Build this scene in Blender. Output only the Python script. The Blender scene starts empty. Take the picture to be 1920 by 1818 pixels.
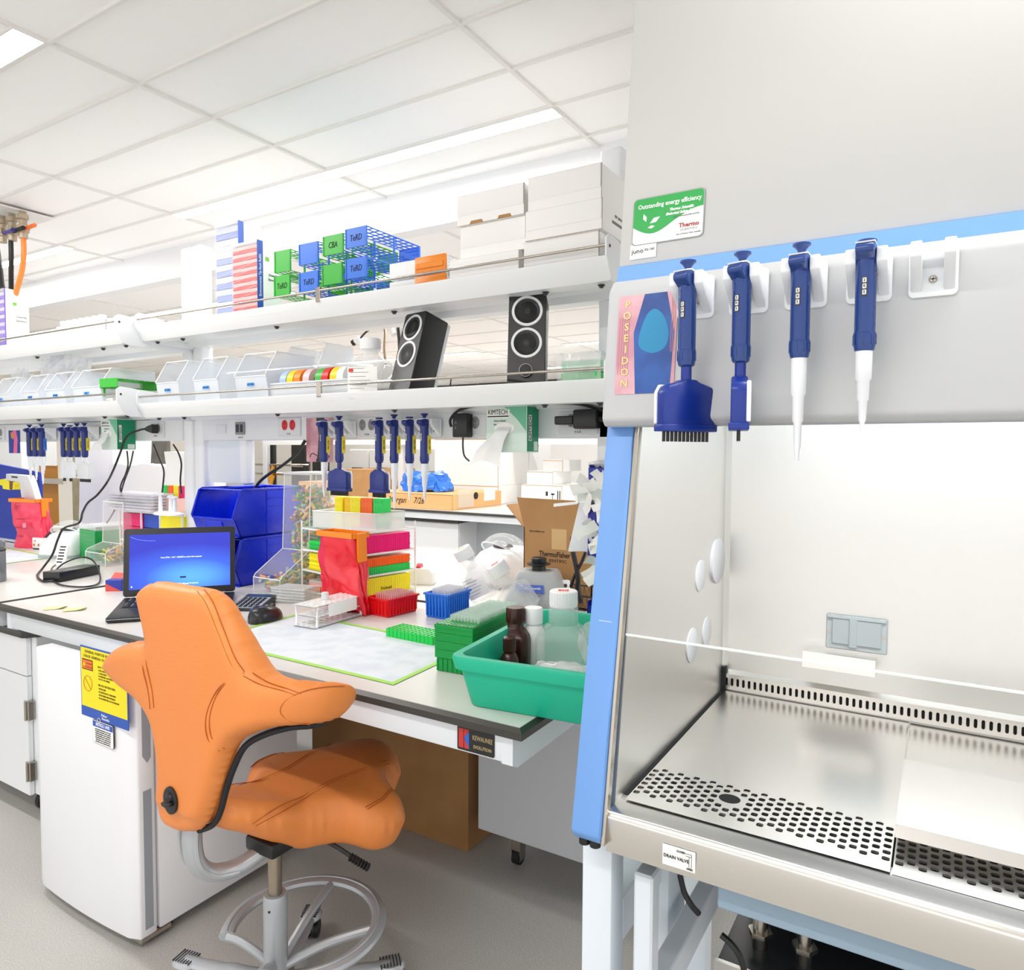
import bpy, bmesh, math, random
from mathutils import Vector, Matrix, noise as mnoise
from math import pi, sin, cos, radians as R

random.seed(4)
S = bpy.context.scene
col = S.collection

# ------------------------------------------------------------------ camera
FPX, YAW, PITCH, ROLL, EYE = 1328.0, R(31.29), R(-2.68), R(.28), 1.55
cam_d = Vector((-sin(YAW)*cos(PITCH), cos(YAW)*cos(PITCH), sin(PITCH)))
_r = Vector((cos(YAW), sin(YAW), 0)); _u = _r.cross(cam_d)
cam_r = _r*cos(ROLL) + _u*sin(ROLL); cam_u = _u*cos(ROLL) - _r*sin(ROLL)
CAMO = Vector((0, 0, EYE))
cd = bpy.data.cameras.new('camera'); cam = bpy.data.objects.new('camera', cd); col.objects.link(cam)
cd.sensor_fit = 'HORIZONTAL'; cd.sensor_width = 36; cd.lens = FPX/1920*36
cd.clip_start = .02; cd.clip_end = 60
cam.matrix_world = Matrix(((cam_r.x, cam_u.x, -cam_d.x, 0), (cam_r.y, cam_u.y, -cam_d.y, 0),
                           (cam_r.z, cam_u.z, -cam_d.z, EYE), (0, 0, 0, 1)))
S.camera = cam
S.view_settings.view_transform = 'Standard'; S.view_settings.look = 'None'
S.view_settings.gamma = 1; S.view_settings.use_curve_mapping = False
S.view_settings.exposure = 0.27

# ------------------------------------------------------------------ world and lamps
W = bpy.data.worlds.new('world'); S.world = W; W.use_nodes = True
bg = W.node_tree.nodes['Background']
bg.inputs[0].default_value = (1.0, .985, .97, 1); bg.inputs[1].default_value = 1.25
S.cycles.max_bounces = 9; S.cycles.diffuse_bounces = 5; S.cycles.glossy_bounces = 4
S.cycles.transparent_max_bounces = 24; S.cycles.transmission_bounces = 6
S.cycles.caustics_reflective = False; S.cycles.caustics_refractive = False
S.cycles.sample_clamp_indirect = 6
S.cycles.use_denoising = True

def area(name, loc, size, power, rot=(0, 0, 0), color=(1, .985, .96)):
    l = bpy.data.lights.new(name, 'AREA'); l.shape = 'RECTANGLE'; l.size, l.size_y = size
    l.energy = power; l.color = color
    o = bpy.data.objects.new(name, l); o.location = loc; o.rotation_euler = rot; col.objects.link(o)
    return o

CEIL = 2.88
# ceiling fittings: (x0, x1, y0, y1) strips let into the ceiling grid, each with its own lamp
LIGHTS = [(-3.77, -1.33, 2.475, 2.555), (-7.40, -4.96, 2.475, 2.555), (-4.98, -2.55, 1.145, 1.235),
          (-.10, 2.30, 1.145, 1.235), (-2.55, -.11, -.30, -.21), (1.1, 3.5, 2.475, 2.555)]

def at(px, py, X=None, Y=None, Z=None):
    """Point of the place seen at a photograph pixel, on the plane X=, Y= or Z=."""
    v = cam_d + cam_r*((px-960)/FPX) - cam_u*((py-909)/FPX)
    t = X/v.x if X is not None else Y/v.y if Y is not None else (Z-EYE)/v.z
    return CAMO + v*t
def proj(p):
    q = Vector(p)-CAMO
    return (960+FPX*q.dot(cam_r)/q.dot(cam_d), 909-FPX*q.dot(cam_u)/q.dot(cam_d))

# ------------------------------------------------------------------ materials
_m = {}
def srgb(h):
    h = h.lstrip('#'); v = [int(h[i:i+2], 16)/255 for i in (0, 2, 4)]
    return tuple(c/12.92 if c <= .04045 else ((c+.055)/1.055)**2.4 for c in v)
def mat(name, color='#cccccc', rough=.5, metal=0, alpha=1, noise=.04, scale=18, bump=0, spec=.5, emit=0, trans=0, coat=0,
        aniso=None, emcol=None, sss=0):
    if name in _m: return _m[name]
    m = bpy.data.materials.new(name); m.use_nodes = True; nt = m.node_tree
    p = nt.nodes['Principled BSDF']; c = srgb(color) if isinstance(color, str) else color
    p.inputs['Base Color'].default_value = (*c, 1); p.inputs['Roughness'].default_value = rough
    p.inputs['Metallic'].default_value = metal; p.inputs['Alpha'].default_value = alpha
    p.inputs['Specular IOR Level'].default_value = spec
    p.inputs['Coat Weight'].default_value = coat; p.inputs['Transmission Weight'].default_value = trans
    if sss: p.inputs['Subsurface Weight'].default_value = sss; p.inputs['Subsurface Scale'].default_value = .01
    if emit:
        p.inputs['Emission Color'].default_value = (*(srgb(emcol) if emcol else c), 1); p.inputs['Emission Strength'].default_value = emit
    m.diffuse_color = (*c, alpha)
    if noise or bump:
        tc = nt.nodes.new('ShaderNodeTexCoord'); n = nt.nodes.new('ShaderNodeTexNoise')
        n.inputs['Scale'].default_value = scale; n.inputs['Detail'].default_value = 3
        if aniso:
            mp = nt.nodes.new('ShaderNodeMapping'); mp.inputs['Scale'].default_value = aniso
            nt.links.new(tc.outputs['Object'], mp.inputs[0]); nt.links.new(mp.outputs[0], n.inputs['Vector'])
        else: nt.links.new(tc.outputs['Object'], n.inputs['Vector'])
        if noise:
            rr = nt.nodes.new('ShaderNodeMapRange')
            rr.inputs['To Min'].default_value = max(0, rough-noise); rr.inputs['To Max'].default_value = min(1, rough+noise)
            nt.links.new(n.outputs['Fac'], rr.inputs['Value']); nt.links.new(rr.outputs[0], p.inputs['Roughness'])
        if bump:
            b = nt.nodes.new('ShaderNodeBump'); b.inputs['Strength'].default_value = bump; b.inputs['Distance'].default_value = .002
            nt.links.new(n.outputs['Fac'], b.inputs['Height']); nt.links.new(b.outputs[0], p.inputs['Normal'])
    _m[name] = m
    return m
def blotch(m, c2, scale=6, lo=.45, hi=.65, detail=4, aniso=(1, 1, 1), fac=1):
    """Second colour of the surface's own, in noise patches."""
    nt = m.node_tree; p = nt.nodes['Principled BSDF']; c1 = p.inputs['Base Color'].default_value[:]
    tc = nt.nodes.new('ShaderNodeTexCoord'); mp = nt.nodes.new('ShaderNodeMapping'); mp.inputs['Scale'].default_value = aniso
    n = nt.nodes.new('ShaderNodeTexNoise'); n.inputs['Scale'].default_value = scale; n.inputs['Detail'].default_value = detail
    r = nt.nodes.new('ShaderNodeMapRange'); r.inputs['From Min'].default_value = lo; r.inputs['From Max'].default_value = hi
    r.inputs['To Max'].default_value = fac
    mx = nt.nodes.new('ShaderNodeMix'); mx.data_type = 'RGBA'
    mx.inputs[6].default_value = c1; mx.inputs[7].default_value = (*srgb(c2), 1)
    L = nt.links.new
    L(tc.outputs['Object'], mp.inputs[0]); L(mp.outputs[0], n.inputs['Vector']); L(n.outputs['Fac'], r.inputs['Value'])
    L(r.outputs[0], mx.inputs[0]); L(mx.outputs[2], p.inputs['Base Color'])
    return m

WHITE = mat('white_paint', '#f0f1f2', .45)
WHITE_METAL = mat('white_powder_coat', '#edf0f3', .35)
FRAMEW = mat('bench_frame_white', '#e6ebf1', .38)
CEILM = mat('ceiling_tile', '#fdfcfb', .9, bump=.15, scale=120)
GRID = mat('ceiling_grid', '#ebe9e5', .6)
FLOORM = blotch(mat('floor_vinyl', '#b4b2ae', .42, noise=.08, scale=8), '#c9c7c2', 260, .5, .62, 2)
TOPM = mat('bench_laminate', '#dddad6', .33, noise=.06, scale=5)
EDGE = mat('bench_edge_black', '#3a3835', .35)
STEEL = mat('brushed_steel', '#dedbd6', .26, 1, noise=.025, scale=2, aniso=(1, 220, 220))
STEELD = mat('brushed_steel_wall', '#dcdbd7', .36, 1, noise=.03, scale=2, aniso=(1, 220, 220))
CHROME = mat('chrome_rail', '#b9b2a8', .22, 1)
BLACK = mat('black_plastic', '#17181a', .4)
DARK = mat('dark_grey_plastic', '#35363a', .45)
RUBBER = mat('black_rubber', '#121213', .7)
BLUEBODY = mat('cabinet_blue', '#6f9fe0', .4)
GREYBODY = mat('cabinet_grey', '#c4c4c2', .42)
PAPER = mat('paper_white', '#f7f7f5', .8)
INK = mat('ink_black', '#1b1b1d', .7)
CARD = blotch(mat('cardboard', '#bb9060', .85, bump=.1), '#b08354', 5, .4, .7, 4)
WBOX = mat('white_cardboard', '#fbfaf8', .75)
LAMP = mat('lamp_diffuser', '#ffffff', .6, emit=9, emcol='#fffaf2')

# ------------------------------------------------------------------ mesh builder
class B:
    """Collects geometry; every face remembers its material slot."""
    def __init__(s): s.v = []; s.f = []; s.m = []; s.ms = []; s.cur = 0; s.T = Matrix()
    def mat(s, m):
        if m not in s.ms: s.ms.append(m)
        s.cur = s.ms.index(m); return s
    def add(s, vs, fs, T=None):
        T = s.T @ T if T is not None else s.T
        k = len(s.v); s.v += [T @ Vector(v) for v in vs]; s.f += [tuple(i+k for i in f) for f in fs]; s.m += [s.cur]*len(fs); return s
    def bm(s, b, T=None):
        b.verts.index_update()
        s.add([v.co.copy() for v in b.verts], [[v.index for v in f.verts] for f in b.faces], T); b.free(); return s
    def box(s, x0, x1, y0, y1, z0, z1, bev=0, seg=1, T=None):
        b = bmesh.new(); bmesh.ops.create_cube(b, size=1)
        for v in b.verts: v.co = Vector((x0+(v.co.x+.5)*(x1-x0), y0+(v.co.y+.5)*(y1-y0), z0+(v.co.z+.5)*(z1-z0)))
        if bev: bmesh.ops.bevel(b, geom=b.edges[:], offset=min(bev, .49*min(abs(x1-x0), abs(y1-y0), abs(z1-z0))), segments=seg, profile=.5, affect='EDGES')
        return s.bm(b, T)
    def cbox(s, c, d, bev=0, seg=1, T=None):
        return s.box(c[0]-d[0]/2, c[0]+d[0]/2, c[1]-d[1]/2, c[1]+d[1]/2, c[2]-d[2]/2, c[2]+d[2]/2, bev, seg, T)
    def lathe(s, prof, n=24, c=(0, 0, 0), T=None, cap=True, sx=1, sy=1):
        """prof = [(r, z)...] about the z axis."""
        vs, fs = [], []
        for r, z in prof:
            for k in range(n): vs.append((c[0]+sx*r*cos(2*pi*k/n), c[1]+sy*r*sin(2*pi*k/n), c[2]+z))
        for j in range(len(prof)-1):
            for k in range(n): a, b_ = j*n+k, j*n+(k+1) % n; fs.append((a, b_, b_+n, a+n))
        if cap:
            fs.append(tuple(range(n))[::-1]); fs.append(tuple((len(prof)-1)*n+k for k in range(n)))
        return s.add(vs, fs, T)
    def cyl(s, p, q, r, r2=None, n=20, T=None, cap=True):
        p, q = Vector(p), Vector(q); d = q-p; L = d.length
        M = Matrix.Translation(p) @ d.to_track_quat('Z', 'Y').to_matrix().to_4x4()
        return s.lathe([(r, 0), (r if r2 is None else r2, L)], n, T=(T @ M if T is not None else M), cap=cap)
    def tube(s, pts, r, n=8, T=None, smooth=4, cap=True, flat=1):
        pts = [Vector(p) for p in pts]
        if smooth > 1 and len(pts) > 2:
            out = []
            for i in range(len(pts)-1):
                p0, p1, p2, p3 = pts[max(i-1, 0)], pts[i], pts[i+1], pts[min(i+2, len(pts)-1)]
                for k in range(smooth):
                    t = k/smooth
                    out.append(.5*((2*p1)+(p2-p0)*t+(2*p0-5*p1+4*p2-p3)*t*t+(3*p1-p0-3*p2+p3)*t**3))
            pts = out+[pts[-1]]
        vs, fs = [], []; nrm = None
        for i, p in enumerate(pts):
            d = (pts[min(i+1, len(pts)-1)]-pts[max(i-1, 0)]).normalized()
            if nrm is None: nrm = d.orthogonal().normalized() if abs(d.z) > .99 else d.cross(Vector((0, 0, 1))).normalized()
            nrm = (nrm - d*nrm.dot(d)).normalized(); bn = d.cross(nrm)
            rr = r[min(i*len(r)//len(pts), len(r)-1)] if isinstance(r, (list, tuple)) else r
            for k in range(n): a = 2*pi*k/n; vs.append(p+nrm*cos(a)*rr*flat+bn*sin(a)*rr)
        for i in range(len(pts)-1):
            for k in range(n): a, b_ = i*n+k, i*n+(k+1) % n; fs.append((a, b_, b_+n, a+n))
        if cap: fs += [tuple(range(n))[::-1], tuple((len(pts)-1)*n+k for k in range(n))]
        return s.add(vs, fs, T)
    def prism(s, poly, h0, h1, axis='z', T=None, bev=0, seg=2):
        """poly in the plane across axis: z->(x,y), y->(x,z), x->(y,z)."""
        b = bmesh.new()
        def P(a, c, h): return (a, c, h) if axis == 'z' else (a, h, c) if axis == 'y' else (h, a, c)
        lo = [b.verts.new(P(a, c, h0)) for a, c in poly]; hi = [b.verts.new(P(a, c, h1)) for a, c in poly]
        n = len(poly); b.faces.new(lo[::-1]); b.faces.new(hi)
        for i in range(n): b.faces.new((lo[i], lo[(i+1) % n], hi[(i+1) % n], hi[i]))
        bmesh.ops.recalc_face_normals(b, faces=b.faces[:])
        if bev: bmesh.ops.bevel(b, geom=b.edges[:], offset=bev, segments=seg, profile=.5, affect='EDGES', clamp_overlap=True)
        return s.bm(b, T)
    def quad(s, *p, T=None): return s.add(p, [tuple(range(len(p)))], T)
    def sheet(s, pts, nu, nv, T=None):
        """pts[i][j] grid."""
        return s.add([p for row in pts for p in row], [(i*nv+j, i*nv+j+1, (i+1)*nv+j+1, (i+1)*nv+j) for i in range(nu-1) for j in range(nv-1)], T)
    def text(s, txt, size, T, align='CENTER', bold=0, ext=.0004, slant=0, sx=1):
        c = bpy.data.curves.new('t', 'FONT'); c.body = txt; c.size = size; c.align_x = align; c.align_y = 'CENTER'
        c.resolution_u = 2; c.offset = bold*size; c.extrude = ext; c.shear = slant
        o = bpy.data.objects.new('t', c); col.objects.link(o)
        me = o.evaluated_get(bpy.context.evaluated_depsgraph_get()).to_mesh()
        s.add([Vector((v.co.x*sx, v.co.y, v.co.z)) for v in me.vertices], [tuple(f.vertices) for f in me.polygons], T)
        o.to_mesh_clear() if False else None
        bpy.data.objects.remove(o); bpy.data.curves.remove(c)
        return s
    def mesh(s, name, smooth=35, solid=0):
        me = bpy.data.meshes.new(name); me.from_pydata([tuple(v) for v in s.v], [], s.f)
        for m in s.ms: me.materials.append(m)
        me.polygons.foreach_set('material_index', s.m)
        b = bmesh.new(); b.from_mesh(me); bmesh.ops.recalc_face_normals(b, faces=b.faces[:]); b.to_mesh(me); b.free()
        if smooth:
            me.polygons.foreach_set('use_smooth', [True]*len(me.polygons)); me.set_sharp_from_angle(angle=R(smooth))
        me.update(); return me
def box(*a, m=None, **k): return B().mat(m).box(*a, **k)

def obj(name, b, parent=None, m=None, label=None, cat=None, group=None, kind=None, loc=None, rz=None, smooth=35):
    if m is not None and not b.ms: b.mat(m)
    o = bpy.data.objects.new(name, b.mesh(name, smooth)); col.objects.link(o)
    if parent is not None: o.parent = parent
    if loc is not None: o.location = loc
    if rz is not None: o.rotation_euler = (0, 0, rz)
    return tag(o, label, cat, group, kind)
def tag(o, label=None, cat=None, group=None, kind=None):
    if label: o['label'] = label
    if cat: o['category'] = cat
    if group: o['group'] = group
    if kind: o['kind'] = kind
    return o
def thing(name, label, cat, loc=(0, 0, 0), rz=0, group=None, rot=None):
    o = bpy.data.objects.new(name, None); col.objects.link(o); o.empty_display_size = .05
    o.location = loc; o.rotation_euler = rot if rot is not None else (0, 0, rz)
    return tag(o, label, cat, group)
def struct(name, b, **k): return obj(name, b, kind='structure', **k)
def dup(o, loc=None, rz=None, label=None, group=None, rot=None, scale=None):
    def cp(x, par):
        c = x.copy(); col.objects.link(c)
        if par is not None: c.parent = par; c.matrix_parent_inverse = x.matrix_parent_inverse.copy()
        for ch in x.children: cp(ch, c)
        return c
    r = cp(o, None)
    if loc is not None: r.location = loc
    if rz is not None: r.rotation_euler = (0, 0, rz)
    if rot is not None: r.rotation_euler = rot
    if scale: r.scale = scale
    if label: r['label'] = label
    if group: r['group'] = group
    return r
def remat(root, table):
    """Swap materials of a copied thing (own mesh data)."""
    for o in [root]+list(root.children_recursive):
        if o.type == 'MESH' and any(m in table for m in o.data.materials):
            o.data = o.data.copy()
            for i, m in enumerate(o.data.materials):
                if m in table: o.data.materials[i] = table[m]
    return root
def face(p, n, up=(0, 0, 1), off=.0006):
    """Matrix that lays x-right y-up lettering on a face at p with outward normal n."""
    n = Vector(n).normalized(); u = Vector(up); u = (u-n*u.dot(n)).normalized(); r = u.cross(n)
    M = Matrix((r, u, n)).transposed().to_4x4(); M.translation = Vector(p)+n*off; return M
def rrect(w, h, r, n=5, cx=0, cy=0):
    out = []
    for k, (sx, sy) in enumerate(((1, 1), (-1, 1), (-1, -1), (1, -1))):
        for j in range(n+1):
            a = pi/2*(k+j/n); out.append((cx+sx*(w/2-r)+r*cos(a), cy+sy*(h/2-r)+r*sin(a)))
    return out
def rot2(p, a): return Vector((p[0]*cos(a)-p[1]*sin(a), p[0]*sin(a)+p[1]*cos(a)))
# ================================================================== ROOM
struct('floor', box(-11, 4.5, -3.2, 11, -.05, 0, m=FLOORM))
def ceiling_mesh():
    b = B().mat(CEILM)
    b.box(-11, 4.5, -3.2, 2.9, CEIL+.012, CEIL+.05)
    b.mat(GRID)
    xs = [-1.33+1.2215*k for k in range(-7, 5)]; ys = [1.25+.3055*k for k in range(-14, 6)]
    for x in xs: b.box(x-.008, x+.008, -3.2, 2.9, CEIL, CEIL+.014)
    for y in ys: b.box(-11, 4.5, y-.006, y+.006, CEIL+.001, CEIL+.014)
    return b
struct('ceiling', ceiling_mesh())
# recessed tray round every strip lamp
for x0, x1, y0, y1 in LIGHTS:
    seen = x1 < .5 and y0 > 0 and x0 < -.2
    f = B().mat(GRID)
    for a in ((x0-.006, x1+.006, y0-.006, y0), (x0-.006, x1+.006, y1, y1+.006), (x0-.006, x0, y0, y1), (x1, x1+.006, y0, y1)):
        f.box(*a, CEIL-.003, CEIL+.013)
    lab = {-3.77: 'long white strip lamp in the ceiling above the right bench', -7.40: 'long strip lamp in the ceiling beyond the hanging cables',
           -4.98: 'strip lamp at the top left corner of the ceiling', -2.55: 'strip lamp in the ceiling behind the viewer, over the aisle',
           -.10: 'strip lamp in the ceiling above the safety cabinet', 1.1: 'strip lamp in the ceiling beyond the safety cabinet, in line with the bench lamps'}[x0]
    t = thing('ceiling_light', lab, 'ceiling light', ((x0+x1)/2, (y0+y1)/2, CEIL), group='recessed strip lamps in the ceiling')
    off = Matrix.Translation((-(x0+x1)/2, -(y0+y1)/2, -CEIL)); f.v = [off @ v for v in f.v]
    obj('lamp_frame', f, t)
    d = box(x0, x1, y0, y1, CEIL-.001, CEIL+.006, m=LAMP); d.v = [off @ v for v in d.v]; obj('diffuser', d, t)
    area('strip_lamp_light', ((x0+x1)/2, (y0+y1)/2, CEIL-.012), (x1-x0, y1-y0), 15 if y0 > 1.5 else 22)
# bulkhead where the tiled ceiling ends, and the farther ceiling and walls
struct('trim_1', box(-11, 4.5, 2.9, 3.0, 2.69, 2.97, m=WHITE))
c2 = B().mat(CEILM); c2.box(-11, 4.5, 3.0, 11, 2.80, 2.86); c2.mat(GRID)
for k in range(14): c2.box(-11+1.22*k, -10.985+1.22*k, 3.0, 11, 2.792, 2.802)
for k in range(13): c2.box(-11, 4.5, 3.2+.61*k, 3.215+.61*k, 2.792, 2.802)
struct('ceiling_far', c2)
FARW = mat('far_wall', '#f1f0ee', .7)
struct('wall_far', box(-11, 4.5, 10.9, 11, 0, 2.86, m=FARW))
struct('wall_left', box(-11.1, -11, -3.2, 11, 0, 2.97, m=mat('left_wall_grey', '#dcd8d0', .7)))

FARLAB = [a+' strip lamp in the '+b+' row of partly added lamps beyond the bulkhead' for b, n in (('nearest', 3), ('second', 3), ('third', 3), ('farthest', 2)) for a in ('right hand', 'middle', 'left hand')[:n]]
for k, (x, y) in enumerate([(-2.4, 3.9), (-5.6, 3.9), (-8.4, 3.9), (-1.2, 5.4), (-4.0, 5.4), (-7.2, 5.4), (-2.6, 7.4), (-6.2, 7.4), (-8.8, 7.4), (-4.5, 9.3), (-8.8, 9.5)]):  # more lamps than are seen there, added to brighten the far room
    w = 2.4
    t = thing('ceiling_light', FARLAB[k], 'ceiling light', (x, y, 2.79), group='strip lamps beyond the benches, partly added for light')
    obj('lamp_frame', B().mat(GRID).box(-w/2-.01, w/2+.01, -.055, .055, .0, .008), t); obj('diffuser', B().mat(LAMP).box(-w/2, w/2, -.045, .045, -.003, .002), t)
    area('strip_lamp_light', (x, y, 2.78), (w, .09), 17)
# ================================================================== BENCHES
BZ = .91
def bench(name, label, x0, x1, y0, y1, group, near=True, panel=True):
    t = thing(name, label, 'lab bench', ((x0+x1)/2, y0, 0), group=group)
    ox, oy = (x0+x1)/2, y0
    def L(b): b.v = [v-Vector((ox, oy, 0)) for v in b.v]; return b
    top = B().mat(TOPM).box(x0+.012, x1-.012, y0+.012, y1-.012, BZ-.02, BZ)
    top.mat(EDGE)
    # bevelled dark edge all round
    for a in (((x0, y0), (x1, y0), (x1-.013, y0+.013), (x0+.013, y0+.013)), ((x1, y0), (x1, y1), (x1-.013, y1-.013), (x1-.013, y0+.013)),
              ((x1, y1), (x0, y1), (x0+.013, y1-.013), (x1-.013, y1-.013)), ((x0, y1), (x0, y0), (x0+.013, y0+.013), (x0+.013, y1-.013))):
        (ax, ay), (bx, by), (cx, cy), (dx, dy) = a
        top.add([(ax, ay, BZ-.009), (bx, by, BZ-.009), (cx, cy, BZ+.0003), (dx, dy, BZ+.0003), (ax, ay, BZ-.026), (bx, by, BZ-.026)], [(0, 1, 2, 3), (4, 5, 1, 0)])
    top.quad((x0, y0, BZ-.026), (x1, y0, BZ-.026), (x1, y1, BZ-.026), (x0, y1, BZ-.026))
    obj('worktop', L(top), t)
    fr = B().mat(FRAMEW)
    fx0, fx1, fy0, fy1 = x0+.05, x1-.035, y0+.02, y1-.02
    fr.box(fx0, fx1, fy0, fy0+.03, BZ-.098, BZ-.026, .006, 2); fr.box(fx0, fx1, fy1-.03, fy1, BZ-.098, BZ-.026, .006, 2)
    for xa in (fx0, fx1-.03):
        fr.prism([(fy0-.002, BZ-.026), (fy1+.002, BZ-.026), (fy1+.002, BZ-.099), (fy0+.02, BZ-.110), (fy0-.002, BZ-.099)], xa-.001 if xa == fx0 else xa, xa+.031, 'x')
    obj('frame', L(fr), t)
    for xa in (fx0+.03, fx1-.09):
        for ya in (fy1-.12,):
            obj('leg', L(B().mat(FRAMEW).box(xa, xa+.06, ya, ya+.06, .0, BZ-.098, .006, 2)), t)
    return t
MAINB = bench('lab_bench', 'long pale grey lab bench with a black edge, carrying the open laptop', -3.345, -.81, 1.38, 2.36, 'island lab benches')
_a, _c = at(858, 1373, Y=1.398), at(927, 1418, Y=1.398); _w = _c.x-_a.x; _h = .058
_o = MAINB.location; M = face(((_a.x+_c.x)/2-_o.x, 1.398-_o.y, .848), (0, -1, 0), off=0)
b = B().mat(mat('plate_black', '#1c1b1b', .35)).prism(rrect(_w, _h, .004), -.001, .0012, T=M)
b.mat(mat('plate_gold', '#cdb98a', .35, .6)).text('KEWAUNEE', .0165, M @ Matrix.Translation((_w*.19, .008, .0014)), sx=.66); b.text('EVOLUTION', .0115, M @ Matrix.Translation((_w*.19, -.014, .0014)), sx=.82, bold=.01)
b.mat(mat('plate_red', '#c8322c', .4)).quad(*[(x*_w, y*_h, .0014) for x, y in ((-.46, -.40), (-.33, -.40), (-.33, .42), (-.46, .42))], T=M); b.add([(-.32*_w, .02*_h, .0014), (-.16*_w, -.40*_h, .0014), (-.30*_w, -.40*_h, .0014)], [(0, 1, 2)], M); b.add([(-.16*_w, .42*_h, .0016), (-.31*_w, .42*_h, .0016), (-.31*_w, .05*_h, .0016)], [(0, 1, 2)], M)
b.mat(mat('plate_blue', '#2a63c4', .4)).add([(-.31*_w, .05*_h, .0018), (-.17*_w, -.40*_h, .0018), (-.17*_w, .36*_h, .0018)], [(0, 1, 2)], M)
obj('maker_plate', b, MAINB, label='black nameplate with a red and blue K')
bench('lab_bench', 'next lab bench along, carrying the power brick with its looped cable', -5.9, -3.36, 1.38, 2.36, 'island lab benches')
bench('lab_bench', 'white bench back to back behind the shelves, carrying the open brown carton', -3.345, -.50, 2.37, 3.42, 'island lab benches')
bench('lab_bench', 'white bench behind the left shelves with the blue board on it', -5.9, -3.36, 2.37, 3.42, 'island lab benches')

# ------------------------------------------------------------------ shelf uprights and shelves
def post(x0, x1, y0, y1, label):
    b = B().mat(WHITE_METAL).box(x0, x1, y0, y1, BZ, 2.60, .014, 3)
    b.mat(DARK).box((x0+x1)/2-.003, (x0+x1)/2+.003, y0+.02, y1-.02, 2.598, 2.6015)
    return obj('shelf_upright', b, label=label, cat='shelf upright', group='white shelf uprights between the benches')
post(-3.435, -3.352, 2.30, 2.37, 'white upright holding the right end of the left shelves')
post(-3.345, -3.262, 2.30, 2.37, 'white upright holding the left end of the right shelves')
post(-1.05, -.965, 2.30, 2.37, 'white upright holding the right end of the right shelves, next to the cabinet')
SHF = mat('shelf_white_metal', '#e9ebec', .32, noise=.05)
def shelf(x0, x1, yf, zt, name, label, cable=True):
    t = thing(name, label, 'shelf', ((x0+x1)/2, yf, zt), group='white metal shelves over the benches')
    O = Vector(((x0+x1)/2, yf, zt))
    def L(b): b.v = [v-O for v in b.v]; return b
    yb = 2.36
    P = [(yf, zt), (yf, zt-.006), (yf+.035, zt-.068), (yf+.095, zt-.068), (yf+.115, zt-.045), (yb-.10, zt-.045), (yb-.08, zt-.068), (yb-.01, zt-.068), (yb-.01, zt-.028), (yf+.012, zt-.028), (yf+.006, zt)]
    b = B().mat(SHF).prism(P, x0+.004, x1-.004, 'x')
    obj('shelf_board', L(b), t)
    for xe, s in ((x0, 1), (x1, -1)):
        E = [(yf-.008, zt+.052), (yf+.012, zt+.066), (yf+.07, zt+.062), (yb-.06, zt+.01), (yb-.06, zt-.04), (yb-.06, zt-.075), (yf+.06, zt-.075), (yf+.03, zt-.066), (yf-.008, zt+.0)]
        e = B().mat(WHITE_METAL).prism(E, xe-.004 if s > 0 else xe-.003, xe+.003 if s > 0 else xe+.004, 'x', bev=.0015)
        e.mat(DARK).cyl((xe+(.0045 if s < 0 else -.0045), yf+.012, zt+.03), (xe+(.006 if s < 0 else -.006), yf+.012, zt+.03), .005, n=12)
        obj('end_bracket', L(e), t)
    rl = B().mat(CHROME).cyl((x0+.002, yf+.004, zt+.032), (x1-.002, yf+.004, zt+.032), .0045, n=12)
    obj('rail', L(rl), t)
    for xm in ((x0+x1)/2,):
        obj('rail_post', L(B().mat(CHROME).box(xm-.012, xm+.012, yf-.002, yf+.010, zt-.012, zt+.046, .002)), t)
    # bolts under the front and a support bar at the back
    for xx in (x0+.05, x0+.25, x0+.9, x1-.9, x1-.25, x1-.05):
        obj('bolt', L(B().mat(DARK).lathe([(.007, -.010), (.007, -.004), (.011, -.004), (.011, 0)], 10, (xx, yf+.075, zt-.068))), t)
    return t
shelf(-3.335, -.885, 2.0, 2.145, 'upper_shelf', 'upper white shelf over the right bench, loaded with tube racks and boxes')
shelf(-3.335, -.885, 2.0, 1.775, 'lower_shelf', 'lower white shelf over the right bench, carrying the two black speakers')
shelf(-5.9, -3.35, 1.91, 2.125, 'upper_shelf', 'upper white shelf over the left bench with rows of white bottles')
shelf(-5.9, -3.35, 1.91, 1.785, 'lower_shelf', 'lower white shelf over the left bench with bagged plastic bins')

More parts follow.
